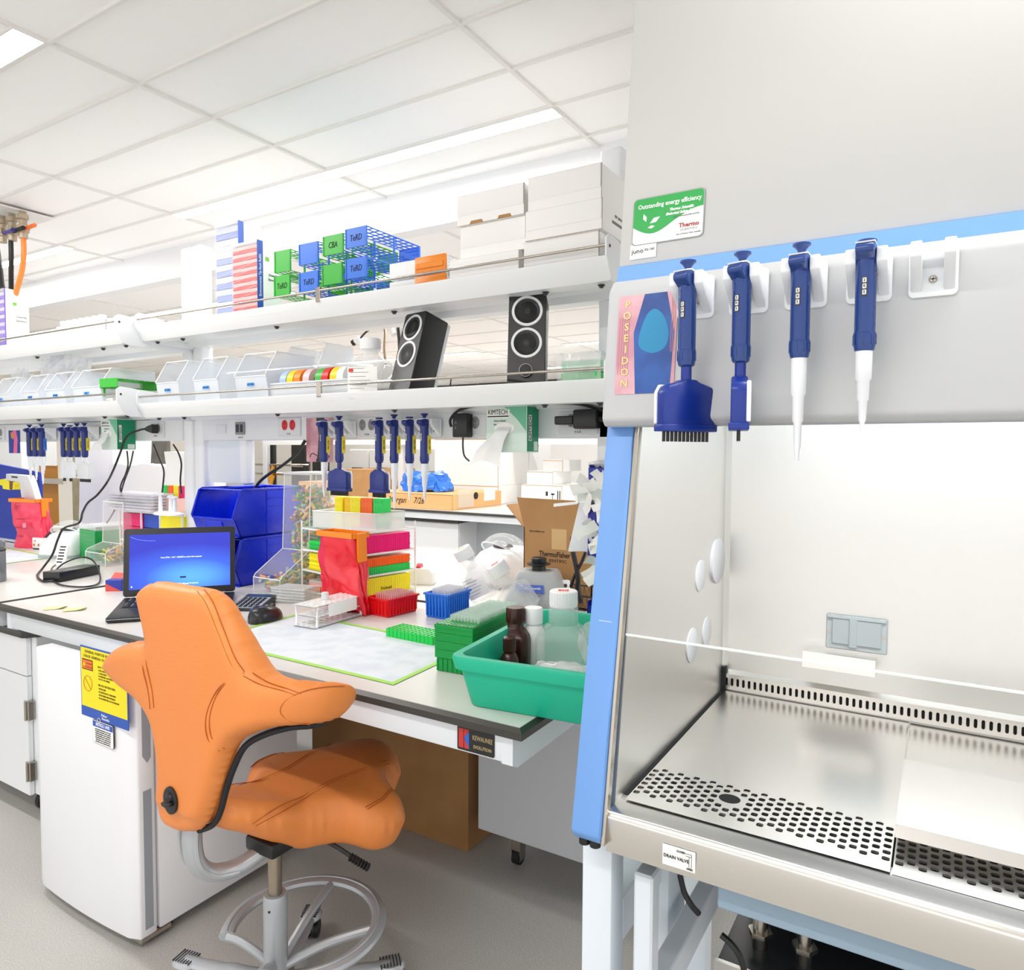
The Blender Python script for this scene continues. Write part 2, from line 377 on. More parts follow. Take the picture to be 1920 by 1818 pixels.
# ------------------------------------------------------------------ power strip channel with outlets
GREYK = mat('outlet_grey', '#8e8f90', .5); REDK = mat('outlet_red', '#d8202a', .45); PLATE = mat('outlet_plate', '#dfe2e4', .5)
STR = mat('raceway_white', '#e4e7ea', .4)
YS = 2.30   # front of the raceway
rt = thing('raceway', 'pale wall channel with sockets running under the lower right shelf', 'power raceway', (-2.1, YS, 1.655))
def LR(b, O=Vector((-2.1, 2.30, 1.655))): b.v = [v-O for v in b.v]; return b
obj('channel', LR(B().mat(STR).box(-3.262, -.90, YS, YS+.05, 1.600, 1.715, .004)), rt)
def socket_plate(cx, cy, w=.155, h=.085, code='P-3-A', red=False, plugs=2, T=LR, par=None, y=YS):
    b = B().mat(PLATE).box(cx-w/2, cx+w/2, y-.006, y, cy-h/2, cy+h/2, .003)
    b.mat(REDK if red else GREYK)
    for k in range(plugs):
        x = cx+(k-(plugs-1)/2)*.052
        M = Matrix.Translation((x, y-.006, cy+.008)) @ Matrix.Rotation(pi/2, 4, 'X')
        b.mat(REDK if red else GREYK).lathe([(.019, 0), (.019, .003), (.017, .004)], 20, T=M, sx=.95, sy=1.25)
        b.mat(INK)
        for dx, dz, w2 in ((-.006, .012, .002), (.006, .012, .002), (0, .004, .003), (-.006, -.009, .002), (.006, -.009, .002), (0, -.017, .003)):
            b.box(x+dx-w2/2, x+dx+w2/2, y-.0106, y-.0101, cy+.008+dz-.003, cy+.008+dz+.003)
    b.text(code, .011, face((cx, y-.006, cy-.033), (0, -1, 0)))
    return obj('socket_plate', T(b), par if par is not None else rt)
def xs(px, py=800, Y=2.30): return at(px, py, Y=Y).x
socket_plate(xs(543), 1.662, code='P-3-B', red=True)
socket_plate(xs(690), 1.655, code='P-3-A')
socket_plate(xs(883), 1.655, code='P-3-A')
socket_plate(xs(1085), 1.655, code='P-3-A')
sp = B().mat(PLATE).box(xs(415)-.04, xs(415)+.04, YS-.004, YS, 1.635, 1.68, .002)
sp.mat(GREYK).box(xs(451)-.035, xs(451)+.035, YS-.007, YS, 1.628, 1.69, .003)
sp.mat(BLACK)
for k in (-1, 1): sp.box(xs(451)+k*.015-.010, xs(451)+k*.015+.010, YS-.0085, YS-.006, 1.64, 1.678)
sp.mat(INK).text('DATA-24', .009, face((xs(451), YS, 1.615), (0, -1, 0)))
obj('data_plate', LR(sp), rt)
# pale back panel below the channel
obj('back_panel', LR(B().mat(mat('panel_blue_white', '#dfe6ef', .4)).box(-3.24, xs(452), YS+.02, YS+.045, 1.385, 1.60)), rt)
for px in (452,): obj('mullion', LR(B().mat(WHITE_METAL).box(xs(449), xs(449)+.05, YS-.002, YS+.05, 1.385, 1.60, .004)), rt)

rt2 = thing('raceway', 'pale wall channel with sockets running under the lower left shelf', 'power raceway', (-4.6, YS, 1.655))
def LR2(b): b.v = [v-Vector((-4.6, YS, 1.655)) for v in b.v]; return b
obj('channel', LR2(B().mat(STR).box(-5.9, -3.436, YS, YS+.05, 1.600, 1.715, .004)), rt2)
socket_plate(xs(293), 1.66, code='P-4-B', T=LR2, par=rt2)
socket_plate(xs(194), 1.655, code='P-4-A', T=LR2, par=rt2)
socket_plate(xs(3), 1.655, code='P-4-C', plugs=1, w=.1, T=LR2, par=rt2)
# ================================================================== BIOSAFETY CABINET
XL, XI, XR = -.55, -.485, .75
t = BSC = thing('safety_cabinet', 'tall grey and blue biological safety cabinet with a stainless work area', 'safety cabinet', (.1, 1.5, .78))
O = Vector((.1, 1.5, .78))
def LB(b): b.v = [v-O for v in b.v]; return b
def yb_(z): return 1.115+(z-.858)*.185       # slanting front line of the side walls
# left side panel: blue front fascia over a grey body
b = B().mat(BLUEBODY).prism([(yb_(.90)-.012, .875), (yb_(.86)+.010, .858), (yb_(.86)+.05, .858), (yb_(1.62)+.05, 1.62), (yb_(1.62), 1.62)], XL, XL+.055, 'x', bev=.005)
for z in (.90, 1.24):
    b.mat(mat('fascia_mark_pale', '#a9c8f2', .3)).box(XL+.018, XL+.046, yb_(z)-.0035, yb_(z)+.004, z-.004, z+.004, .0016, 2)
obj('side_fascia', LB(b), t)
b = B().mat(BLACK)
for x in (XL+.016, XL+.037): b.cyl((x, yb_(.86)+.022, .845), (x, yb_(.86)+.022, .86), .010, n=14)
obj('cable_gland', LB(b), t)
b = B().mat(GREYBODY).prism([(yb_(.86)+.05, .858), (1.95, .858), (1.95, 2.62), (1.40, 2.62), (yb_(1.62)+.05, 1.62)], XL+.002, XI-.012, 'x')
b.mat(CHROME).prism([(yb_(.86)+.004, .86), (yb_(.86)+.02, .86), (yb_(1.62)+.02, 1.62), (yb_(1.62)+.004, 1.62)], XL+.056, XL+.062, 'x')
obj('side_wall', LB(b), t, label='grey outer side wall')
b = B().mat(BLUEBODY).prism([(yb_(.86), .858), (1.95, .858), (1.95, 2.62), (1.40, 2.62), (yb_(1.62), 1.62)], XR-.055, XR, 'x'); obj('side_wall', LB(b), t)
# stainless interior
b = B().mat(STEELD)
b.quad((XI, yb_(.92)+.03, .905), (XI, 1.875, .905), (XI, 1.875, 1.86), (XI, yb_(1.6)+.06, 1.86))
b.quad((XI+.0, 1.875, .93), (XI+.012, 1.888, .93), (XI+.012, 1.888, 1.86), (XI, 1.875, 1.86))
b.quad((XI-.012, yb_(.92)+.03, .905), (XI, yb_(.92)+.03, .905), (XI, yb_(1.6)+.06, 1.86), (XI-.012, yb_(1.6)+.06, 1.86))
obj('inner_wall', LB(b), t, label='bright stainless inner side wall')
b = B().mat(STEELD).box(XI+.004, XR-.065, 1.888, 1.90, .905, 1.86); obj('rear_wall', LB(b), t, label='brushed stainless rear wall')
obj('inner_wall', LB(B().mat(STEELD).box(XR-.067, XR-.057, yb_(.92)+.03, 1.89, .905, 1.86)), t)
pl = B().mat(mat('cabinet_lamp_panel', '#ffffff', .6)).box(XI-.01, XR-.06, 1.30, 1.89, 1.86, 1.87); obj('plenum_ceiling', LB(pl), t)
tb = B().mat(mat('cabinet_tube', '#ffffff', .5, emit=8, emcol='#f4fbff')).cyl((XI+.03, 1.345, 1.79), (XR-.1, 1.345, 1.79), .015, n=16)
obj('light_tube', LB(tb), t, label='glowing tube behind the front panel')
area('cabinet_lamp_light', (.1, 1.345, 1.768), (1.15, .03), 7, (R(-14), 0, 0), (.96, .99, 1))
# service ports
b0 = mat('port_plug', '#ffffff', .6)
for y, z, rr, d in ((1.800, 1.277, .058, .008), (1.660, 1.258, .038, .003), (1.722, 1.112, .036, .003), (1.602, 1.105, .040, .003)):
    M = Matrix.Translation((XI, y, z)) @ Matrix.Rotation(pi/2, 4, 'Y')
    obj('service_port', LB(B().mat(b0).lathe([(rr, 0), (rr, d*.7), (rr*.93, d), (.001, d)], 40, T=M)), t)
# electrical outlet with flap on the rear wall, with a small shelf under
def onr(px, py): return at(px, py, Y=1.886)
a, c = onr(1550, 1150), onr(1663, 1226); FL = mat('flap_grey', '#b3c0c2', .5)
b = B().mat(mat('outlet_plate_grey', '#bcc8c9', .5)).box(a.x, c.x, 1.880, 1.888, 1.072, 1.156, .002)
b.mat(FL).box(a.x+.014, a.x+.058, 1.874, 1.881, 1.086, 1.148, .002); b.box(a.x+.068, c.x-.012, 1.874, 1.881, 1.086, 1.148, .002)
b.box(a.x+.052, a.x+.070, 1.870, 1.881, 1.080, 1.150, .002); b.box(a.x+.002, c.x-.002, 1.871, 1.880, 1.148, 1.154, .002)
b.mat(CHROME); b.cyl((a.x+.007, 1.879, 1.115), (a.x+.007, 1.881, 1.115), .004, n=10); b.cyl((c.x-.007, 1.879, 1.115), (c.x-.007, 1.881, 1.115), .004, n=10)
obj('covered_outlet', LB(b), t)
b = B().mat(STEEL); a, c = onr(1507, 1205), onr(1640, 1258)
b.prism([(1.888, 1.062), (1.84, 1.066), (1.835, 1.028), (1.839, 1.028), (1.843, 1.061), (1.888, 1.058)], a.x+.005, c.x+.004, 'x'); obj('drip_shelf', LB(b), t)
b = B().mat(STEEL)
# rear grille
GX0, GX1 = XI+.006, XR-.068
def grille_strip(b, x0, x1, y, z0, z1, pitch, w, h, dark):
    n = int((x1-x0)/pitch); zc = (z0+z1)/2
    for k in range(n):
        xa, xb = x0+k*pitch, x0+(k+1)*pitch; xc = (xa+xb)/2
        hole = [(xc+px_, zc+pz) for px_, pz in rrect(w, h, w*.48, 2)]
        outer = []
        for hx, hz in hole:
            dx, dz = hx-xc, hz-zc; s = min((pitch/2)/abs(dx) if abs(dx) > 1e-6 else 99, ((z1-z0)/2)/abs(dz) if abs(dz) > 1e-6 else 99)
            outer.append((xc+dx*s, zc+dz*s))
        m = len(hole)
        ins = [(hx, y+.012, hz) for hx, hz in hole]; vs = [(x, y, z) for x, z in outer]+[(x, y, z) for x, z in hole]+ins
        b.add(vs, [(i, (i+1) % m, m+(i+1) % m, m+i) for i in range(m)]+[(m+i, m+(i+1) % m, 2*m+(i+1) % m, 2*m+i) for i in range(m)])
        for cx_, cz in ((xa, z0), (xb, z0), (xb, z1), (xa, z1)):
            js = sorted(range(m), key=lambda i: (outer[i][0]-cx_)**2+(outer[i][1]-cz)**2)[:2]
            b.add([(cx_, y, cz), (outer[js[0]][0], y, outer[js[0]][1]), (outer[js[1]][0], y, outer[js[1]][1])], [(0, 1, 2)])
grille_strip(b, GX0, GX1, 1.872, .928, .968, .0145, .0068, .021, None)
b.quad((GX0, 1.872, .968), (GX1, 1.872, .968), (GX1, 1.890, .978), (GX0, 1.890, .978))
b.mat(INK).box(GX0, GX1, 1.885, 1.887, .93, .966)
obj('rear_grille', LB(b), t, label='stainless strip of upright slots')
# work tray with perforated front
TZ = .925
def tray(x0, x1, z, y0=1.176, yh0=1.203, yh1=1.325, y1=1.872, px_=.0155, skip=None):
    b = B().mat(STEEL); n = max(1, round((x1-x0)/px_)); p = (x1-x0)/n; rows = 6; ph = (yh1-yh0)/rows
    b.quad((x0, yh1+ph/2, z), (x1, yh1+ph/2, z), (x1, y1, z), (x0, y1, z)); b.quad((x0, y0, z), (x1, y0, z), (x1, yh0, z), (x0, yh0, z))
    for k in range(n):
        xa, xb = x0+k*p, x0+(k+1)*p; sh = ph/2 if k % 2 else 0
        if sh: b.quad((xa, yh0, z), (xb, yh0, z), (xb, yh0+sh, z), (xa, yh0+sh, z))
        else: b.quad((xa, yh1, z), (xb, yh1, z), (xb, yh1+ph/2, z), (xa, yh1+ph/2, z))
        for j in range(rows):
            ya = yh0+sh+j*ph; yc = ya+ph/2; xc = (xa+xb)/2
            if skip and (xc-skip[0])**2+(yc-skip[1])**2 < skip[2]**2:
                b.quad((xa, ya, z), (xb, ya, z), (xb, ya+ph, z), (xa, ya+ph, z)); continue
            hole = rrect(p*.72, ph*.58, p*.2, 2, xc, yc)
            outer = [(min(max(xc+(hx-xc)*5, xa), xb), min(max(yc+(hy-yc)*5, ya), ya+ph)) for hx, hy in hole]
            m = len(hole); vs = [(x, y, z) for x, y in outer]+[(x, y, z) for x, y in hole]+[(x, y, z-.004) for x, y in hole]
            b.add(vs, [(i, (i+1) % m, m+(i+1) % m, m+i) for i in range(m)]+[(m+i, m+(i+1) % m, 2*m+(i+1) % m, 2*m+i) for i in range(m)])
    return b
dv = at(1368, 1497, Z=TZ)
tx = at(1678, 1560, Z=TZ).x
b = tray(XI+.012, tx, TZ, skip=(dv.x, dv.y, .026))
b.mat(mat('hole_black', '#050505', .9)).lathe([(.0001, .0004), (.0165, .0004), (.0165, .0002)], 24, (dv.x, dv.y, TZ), cap=False, sx=1.15)
b.quad((XI+.012, yb_(.92)+.02, TZ-.012), (tx, yb_(.92)+.02, TZ-.012), (tx, 1.145, TZ), (XI+.012, 1.145, TZ)) if False else None
obj('work_tray', LB(b), t, label='stainless tray with a perforated front, drain hole near its left corner')
obj('work_tray', LB(tray(tx+.003, XR-.07, TZ-.002)), t)
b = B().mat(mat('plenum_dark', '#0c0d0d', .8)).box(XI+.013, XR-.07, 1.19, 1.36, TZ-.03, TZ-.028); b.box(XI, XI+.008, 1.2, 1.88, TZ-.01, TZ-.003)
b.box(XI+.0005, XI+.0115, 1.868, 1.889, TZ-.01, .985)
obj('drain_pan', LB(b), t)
# front sill and apron
b = B().mat(STEEL).prism([(1.128, .847), (1.131, .909), (1.137, .916), (1.176, .9225), (1.20, .9225), (1.20, .912), (1.165, .905), (1.16, .847)], XI-.004, XR-.06, 'x', bev=.003)
obj('front_apron', LB(b), t, label='brushed stainless front sill')
a = at(1273, 1568, Y=1.127)
b = B().mat(PAPER).box(a.x-.028, a.x+.028, 1.1265, 1.1295, .858, .893, .001)
b.mat(INK).text('DRAIN VALVE', .0082, face((a.x-.004, 1.1265, .875), (0, -1, 0)), sx=.85); b.text('CLOSED', .0045, face((a.x+.004, 1.1265, .888), (0, -1, 0)), sx=.9)
b.text('OPEN', .005, face((a.x+.019, 1.1265, .863), (0, -1, 0)), sx=.8)
b.box(a.x+.012, a.x+.022, 1.1262, 1.1266, .8835, .8842); b.box(a.x+.012, a.x+.022, 1.1262, 1.1266, .8875, .8882); b.box(a.x+.0215, a.x+.0222, 1.1262, 1.1266, .866, .888); b.box(a.x+.0175, a.x+.0182, 1.1262, 1.1266, .866, .883)
obj('drain_label', LB(b), t, label='white sticker reading DRAIN VALVE')
b = B().mat(mat('fascia_pale_blue', '#8fa6b8', .4)).box(at(1346, 1680, Y=1.16).x, XR-.06, 1.155, 1.175, .795, .855, .003); obj('lower_fascia', LB(b), t, label='grey blue rail under the sill')
# upper body, blue recess strip and front panel
def yu(z): return 1.293+(z-1.88)*.118
b = B().mat(GREYBODY).prism([(yu(1.908), 1.908), (1.95, 1.908), (1.95, 2.86), (1.50, 2.86), (yu(2.62)+.0, 2.62)], XL+.002, XR, 'x', bev=.004)
obj('upper_body', LB(b), t, label='large pale grey sloping upper housing')
b = B().mat(BLUEBODY).prism([(1.262, 1.80), (1.291, 1.907), (1.35, 1.907), (1.35, 1.80)], XL+.004, XR, 'x'); obj('upper_fascia', LB(b), t, label='blue recessed strip above the front panel')
def yp(z): return 1.215+(z-1.6)*.10
pr = [(yp(1.60)+.012, 1.597), (yp(1.60), 1.610), (yp(1.866), 1.850), (yp(1.866)+.018, 1.872), (yp(1.866)+.05, 1.872), (yp(1.60)+.055, 1.597)]
b = B().mat(mat('front_panel_grey', '#bec0c2', .38)).prism(pr, -.545, XR+.01, 'x', bev=.006, seg=3)
obj('front_panel', LB(b), t, label='pale grey front panel carrying the pipette holders')
# glass sash
GL = mat('glass', '#ffffff', .02, alpha=.07, noise=0, spec=.6)
p0 = at(1166, 1190.6, X=XI); 
def yg(z): return p0.y+.012+(z-p0.z)*.16
b = B().mat(GL).prism([(yg(p0.z), p0.z), (yg(p0.z)+.005, p0.z), (yg(1.66)+.005, 1.66), (yg(1.66), 1.66)], XI+.002, XR-.07, 'x')
b.mat(mat('glass_edge', '#eef4f2', .15, alpha=.75)).prism([(yg(p0.z), p0.z-.003), (yg(p0.z)+.005, p0.z-.003), (yg(p0.z)+.005, p0.z), (yg(p0.z), p0.z)], XI+.002, XR-.07, 'x')
obj('sash_glass', LB(b), t, label='clear sliding glass with a bright lower edge')
# stickers on the upper housing
def onu(px, py):
    v = at(px, py, Y=1.33)
    for _ in range(4): v = at(px, py, Y=yu(v.z)-.001)
    return v
nrm = Vector((0, -1, .118)).normalized()
bl, tr = onu(1184, 453), onu(1322, 362); W_, H_ = tr.x-bl.x, .092
ctr = onu(1252, 408); M = face(ctr, nrm, off=.0008)
GRN = mat('sticker_green', '#009a3c', .4); b = B()
b.mat(mat('sticker_rim', '#8f9694', .4)).prism(rrect(W_, H_, .009), -.0004, .0003, T=M)
b.mat(PAPER).prism(rrect(W_-.004, H_-.004, .008), .0003, .0006, T=M)
gp = [(x, y) for x, y in rrect(W_-.004, H_-.004, .008)]
top = [(W_/2-.002, -.002)]+[(x, y) for x, y in gp if y > .0]+[(-W_/2+.002, -.012)]
wave = [(-W_/2+.002+k/16*(W_-.004), -.010-.016*sin(pi*min(1, k/9)) * (1 if k < 9 else 0)+ (0 if k < 9 else .022*sin(pi/2*(k-9)/7))) for k in range(17)]
b.mat(GRN).prism([(x, y) for x, y in gp if y > .005][::1]+wave, .0006, .0009, T=M)
b.mat(PAPER)
b.text('Outstanding energy efficiency', .0125, M @ Matrix.Translation((.002, .028, .001)), sx=.82, bold=.01)
b.text('Thermo Scientific', .0072, M @ Matrix.Translation((.026, .014, .001)), sx=.9, bold=.03, slant=.3); b.text('Biological Safety Cabinets', .0072, M @ Matrix.Translation((.030, .006, .001)), sx=.9, bold=.03, slant=.3)
for dx, dy, an, L_ in ((-.042, -.002, 1.9, .017), (-.034, -.006, .5, .022), (-.038, -.014, .1, .014)):
    leaf = [(0, 0), (L_*.5, L_*.22), (L_, 0), (L_*.5, -L_*.22)]; b.prism(leaf, .0009, .0011, T=M @ Matrix.Translation((dx, dy, 0)) @ Matrix.Rotation(an, 4, 'Z'))
b.mat(mat('logo_red', '#a3262b', .5)).text('Thermo', .0115, M @ Matrix.Translation((.042, -.020, .001)), bold=.02)
b.mat(mat('ink_grey', '#77797c', .6)).text('S C I E N T I F I C', .005, M @ Matrix.Translation((.042, -.0285, .001)), sx=.85); b.text('www.thermoscientific.com/bsc', .004, M @ Matrix.Translation((.036, -.001, .001)))
b.text('Part of Thermo Fisher Scientific', .0036, M @ Matrix.Translation((.042, -.036, .001)))
obj('energy_sticker', LB(b), t, label='green and white sticker about energy efficiency')
ctr = onu(1206, 471); M = face(ctr, nrm, off=.0008)
b = B().mat(mat('sticker_white', '#fbfbfa', .5)).prism(rrect(.052, .028, .001), -.0003, .0003, T=M)
b.mat(INK).text('juno', .013, M @ Matrix.Translation((-.011, .001, .0006)), sx=1.05); b.text('EQ-1363', .006, M @ Matrix.Translation((.013, .002, .0006)), sx=.9)
obj('name_sticker', LB(b), t, label='small white sticker reading juno')

# stand
t2 = thing('cabinet_stand', 'white tubular steel stand carrying the safety cabinet', 'stand', (.1, 1.5, 0))
def LS(b): b.v = [v-Vector((.1, 1.5, 0)) for v in b.v]; return b
SW = mat('stand_white', '#dfe8f0', .35)
lx0, lx1 = at(1091, 1620, Y=1.17).x, at(1148, 1620, Y=1.17).x
ya = 1.17
def leg(x0, y0, x1=None, y1=None, z1=.856, w=.06): return LS(B().mat(SW).box(x0, x0+w, y0, y0+w, 0.012, z1, .005, 2))
obj('leg', leg(lx0, ya), t2); obj('leg', leg(lx0, 1.80), t2); obj('leg', leg(.66, ya), t2); obj('leg', leg(.66, 1.80), t2)
for xx in (lx0, .66):
    obj('crossbar', LS(B().mat(SW).box(xx+.002, xx+.058, ya+.06, 1.80, .615, .705, .004)), t2)
    obj('crossbar', LS(B().mat(SW).box(xx+.002, xx+.058, ya+.06, 1.80, .10, .16, .004)), t2)
obj('crossbar', LS(B().mat(SW).box(lx0+.06, .66, 1.81, 1.85, .72, .78, .004)), t2)
# inner column with gusset
ix = -.452
obj('column', LS(B().mat(SW).box(lx0+.02, lx0+.075, 1.45, 1.56, .05, .80, .006, 2)), t2)
obj('crossbar', LS(B().mat(SW).box(-.455, -.415, 1.215, 1.80, .50, .565, .003)), t2)
obj('column', LS(B().mat(SW).box(ix, ix+.035, 1.17, 1.21, .012, .80, .004)), t2)
obj('foot', LS(B().mat(BLACK).lathe([(.02, 0), (.02, .012)], 16, (lx0+.03, ya+.03, 0))), t2); obj('foot', LS(B().mat(BLACK).lathe([(.02, 0), (.02, .012)], 16, (lx0+.03, 1.83, 0))), t2)
obj('foot', LS(B().mat(BLACK).lathe([(.02, 0), (.02, .012)], 16, (.69, ya+.03, 0))), t2); obj('foot', LS(B().mat(BLACK).lathe([(.02, 0), (.02, .012)], 16, (.69, 1.83, 0))), t2)
# ================================================================== ORANGE SADDLE CHAIR
ORG = mat('orange_leather', '#e78b46', .42, noise=.05, scale=40, spec=.45)
def weave(m, s1=230, strength=.22):
    nt = m.node_tree; p = nt.nodes['Principled BSDF']; L = nt.links.new
    tc = nt.nodes.new('ShaderNodeTexCoord'); prev = None
    for aniso in ((s1, s1*.08, s1*.08), (s1*.08, s1*.08, s1)):
        mp = nt.nodes.new('ShaderNodeMapping'); mp.inputs['Scale'].default_value = aniso
        n = nt.nodes.new('ShaderNodeTexNoise'); n.inputs['Scale'].default_value = 1.6; n.inputs['Detail'].default_value = 2
        L(tc.outputs['Object'], mp.inputs[0]); L(mp.outputs[0], n.inputs['Vector'])
        if prev is None: prev = n
        else:
            a = nt.nodes.new('ShaderNodeMath'); a.operation = 'ADD'; L(prev.outputs['Fac'], a.inputs[0]); L(n.outputs['Fac'], a.inputs[1])
            b = nt.nodes.new('ShaderNodeBump'); b.inputs['Strength'].default_value = strength; b.inputs['Distance'].default_value = .002
            L(a.outputs[0], b.inputs['Height']); L(b.outputs[0], p.inputs['Normal'])
weave(ORG)
SILVER = mat('satin_silver', '#b4b8bd', .34, .35, spec=.6)
def poly_sdf(P, poly):
    """Distance inside a polygon (negative outside) and the nearest outline point."""
    x, y = P; best = 1e9; q = None; ins = False
    for i in range(len(poly)):
        x1, y1 = poly[i]; x2, y2 = poly[(i+1) % len(poly)]
        dx, dy = x2-x1, y2-y1; t = max(0, min(1, ((x-x1)*dx+(y-y1)*dy)/(dx*dx+dy*dy+1e-12)))
        cx, cy = x1+t*dx, y1+t*dy; d = math.hypot(x-cx, y-cy)
        if d < best: best = d; q = (cx, cy)
        if (y1 > y) != (y2 > y) and x < (x2-x1)*(y-y1)/(y2-y1)+x1: ins = not ins
    return (best if ins else -best), q
def spline2(pts, k=6):
    out = []; n = len(pts)
    for i in range(n):
        p0, p1, p2, p3 = [Vector(pts[(i+j-1) % n]) for j in range(4)]
        for s in range(k):
            t = s/k; out.append(tuple(.5*((2*p1)+(p2-p0)*t+(2*p0-5*p1+4*p2-p3)*t*t+(3*p1-p0-3*p2+p3)*t**3)))
    return out
def pillow(poly, cell, rim, shape, edge=None):
    """Stuffed pad over an outline: shape(u, v, e) -> (front point, back point), e = 0 at the rim, 1 inside."""
    us = [p[0] for p in poly]; vs_ = [p[1] for p in poly]
    u0, u1, v0, v1 = min(us)-cell, max(us)+cell, min(vs_)-cell, max(vs_)+cell
    nu, nv = int((u1-u0)/cell)+2, int((v1-v0)/cell)+2
    G = {}
    for i in range(nu):
        for j in range(nv):
            p = (u0+i*cell, v0+j*cell); d, q = poly_sdf(p, poly); G[i, j] = [p, d, q]
    use = set()
    for i in range(nu-1):
        for j in range(nv-1):
            if sum(G[a][1] > 0 for a in ((i, j), (i+1, j), (i+1, j+1), (i, j+1))) >= 2: use.add((i, j))
    cnt = {}
    for i, j in use:
        for a in ((i, j), (i+1, j), (i+1, j+1), (i, j+1)): cnt[a] = cnt.get(a, 0)+1
    rimset = {a for a, n in cnt.items() if n < 4}
    vs, fi, bi = [], {}, {}
    def ef(x): x = min(1, x); return math.sqrt(max(0, 1-(1-x)**2))
    for a in cnt:
        p, d, q = G[a]
        if a in rimset: p = q; e = 0
        else:
            e = ef(max(d, .0)/rim)
        f, b = shape(p[0], p[1], e)
        fi[a] = len(vs); vs.append(f)
        if a in rimset: bi[a] = fi[a]
        else: bi[a] = len(vs); vs.append(b)
    fs = []
    for i, j in use:
        q = ((i, j), (i+1, j), (i+1, j+1), (i, j+1)); fs.append(tuple(fi[a] for a in q)); fs.append(tuple(bi[a] for a in q)[::-1])
    return vs, fs
def smooth_obj(o, it=4, lvl=1):
    m = o.modifiers.new('s', 'SMOOTH'); m.factor = .5; m.iterations = it
    if lvl: m = o.modifiers.new('d', 'SUBSURF'); m.levels = lvl; m.render_levels = lvl
CX, CY = -1.52, 1.27
ch = thing('saddle_chair', 'orange leather saddle chair with a cross-shaped backrest in front of the bench', 'chair', (CX, CY, 0))
CO = Vector((CX, CY, 0))
def LC(b): b.v = [v-CO for v in b.v]; return b
# --- backrest: real size shell, upright plane facing the bench, wings swept forward
BY = 1.045                                     # depth of the middle of the backrest
# outline in metres, u to the right along the bench, v up; measured on the backrest
outl_px = [(262, 1097), (256, 1112), (262, 1150), (270, 1195), (268, 1206), (240, 1203), (212, 1215), (201, 1240), (204, 1258), (235, 1292), (262, 1320), (282, 1360), (291, 1410), (293, 1460), (290, 1500), (294, 1535), (312, 1558), (345, 1567), (368, 1562),
           (385, 1535), (398, 1495), (412, 1450), (432, 1405), (470, 1380), (520, 1367), (562, 1364), (606, 1360), (630, 1350), (643, 1330), (645, 1308), (635, 1291), (612, 1283), (560, 1280), (510, 1274), (480, 1258), (462, 1225), (438, 1180), (418, 1140), (400, 1115), (375, 1103), (330, 1096), (290, 1090)]
bp = [at(x, y, Y=BY) for x, y in outl_px]
bc = Vector((-1.575, BY, .93))
outl = spline2([(p.x-bc.x, p.z-bc.z) for p in bp], 4)
def back_pt(u, v, n):
    """n = distance out of the surface towards the sitter (+Y)."""
    w = max(0, abs(u)-.06)
    bow = .9*w*w+.16*max(0, -v-.1)**1.3*0
    lean = .10*max(0, v)-.03*max(0, -v)
    P = Vector((bc.x+u, bc.y+n, bc.z+v))
    D = bow+lean*0
    # slide along the line from the eye so the swept-back shell keeps its size on the wall behind it
    k = 1+D/BY
    Q = CAMO+(Vector((bc.x+u, bc.y, bc.z+v))-CAMO)*k
    return Q+Vector((0, n, 0))
def back_shape(u, v, e):
    th = .075 if v > -.28 else .055
    wing = max(0, min(1, (abs(u)-.14)/.12)); th += .035*wing
    mid = .02
    return back_pt(u, v, mid+th*.55*e), back_pt(u, v, mid-th*.5*e)
vs, fs = pillow(outl, .0105, .036, back_shape)
b = B().mat(ORG).add(vs, fs)
back = obj('backrest', LC(b), ch, smooth=0); back.data.polygons.foreach_set('use_smooth', [True]*len(back.data.polygons)); smooth_obj(back, 3, 1)
# seams (double rows of stitching) on the back face; path d draws the left wing's crease shading
SEAM = mat('seam_thread', '#b05a16', .8)
def back_surf(px, py, n=-.0235):
    p = at(px, py, Y=BY); u, v = p.x-bc.x, p.z-bc.z
    d, q = poly_sdf((u, v), outl); e = math.sqrt(max(0, 1-(1-min(1, max(0, d)/.050))**2))
    f, bk = back_shape(u, v, e); return bk+Vector((0, -.0005, 0))
for k, off in enumerate((0, 8)):
    for nm, path in (('d', [(272, 1207), (280, 1245), (290, 1290), (294, 1325)]), ('a', [(370, 1108), (395, 1130), (420, 1180), (445, 1230), (462, 1258)]), ('b', [(462, 1260), (430, 1280), (408, 1310), (398, 1345), (402, 1380), (418, 1405)]), ('c', [(470, 1262), (500, 1280), (540, 1290), (570, 1298)])):
        pts = [back_surf(x+off*.9, y-off*.3) for x, y in path]
        obj('stitch_crease_line', LC(B().mat(SEAM).tube(pts, .0012, 5, smooth=5)), back)
pts = [back_surf(x, y) for x, y in [(585, 1357), (560, 1345), (548, 1325), (556, 1305), (580, 1292), (610, 1287), (635, 1290)]]
obj('stitch_crease_line', LC(B().mat(SEAM).tube(pts, .0012, 5, smooth=5)), back)
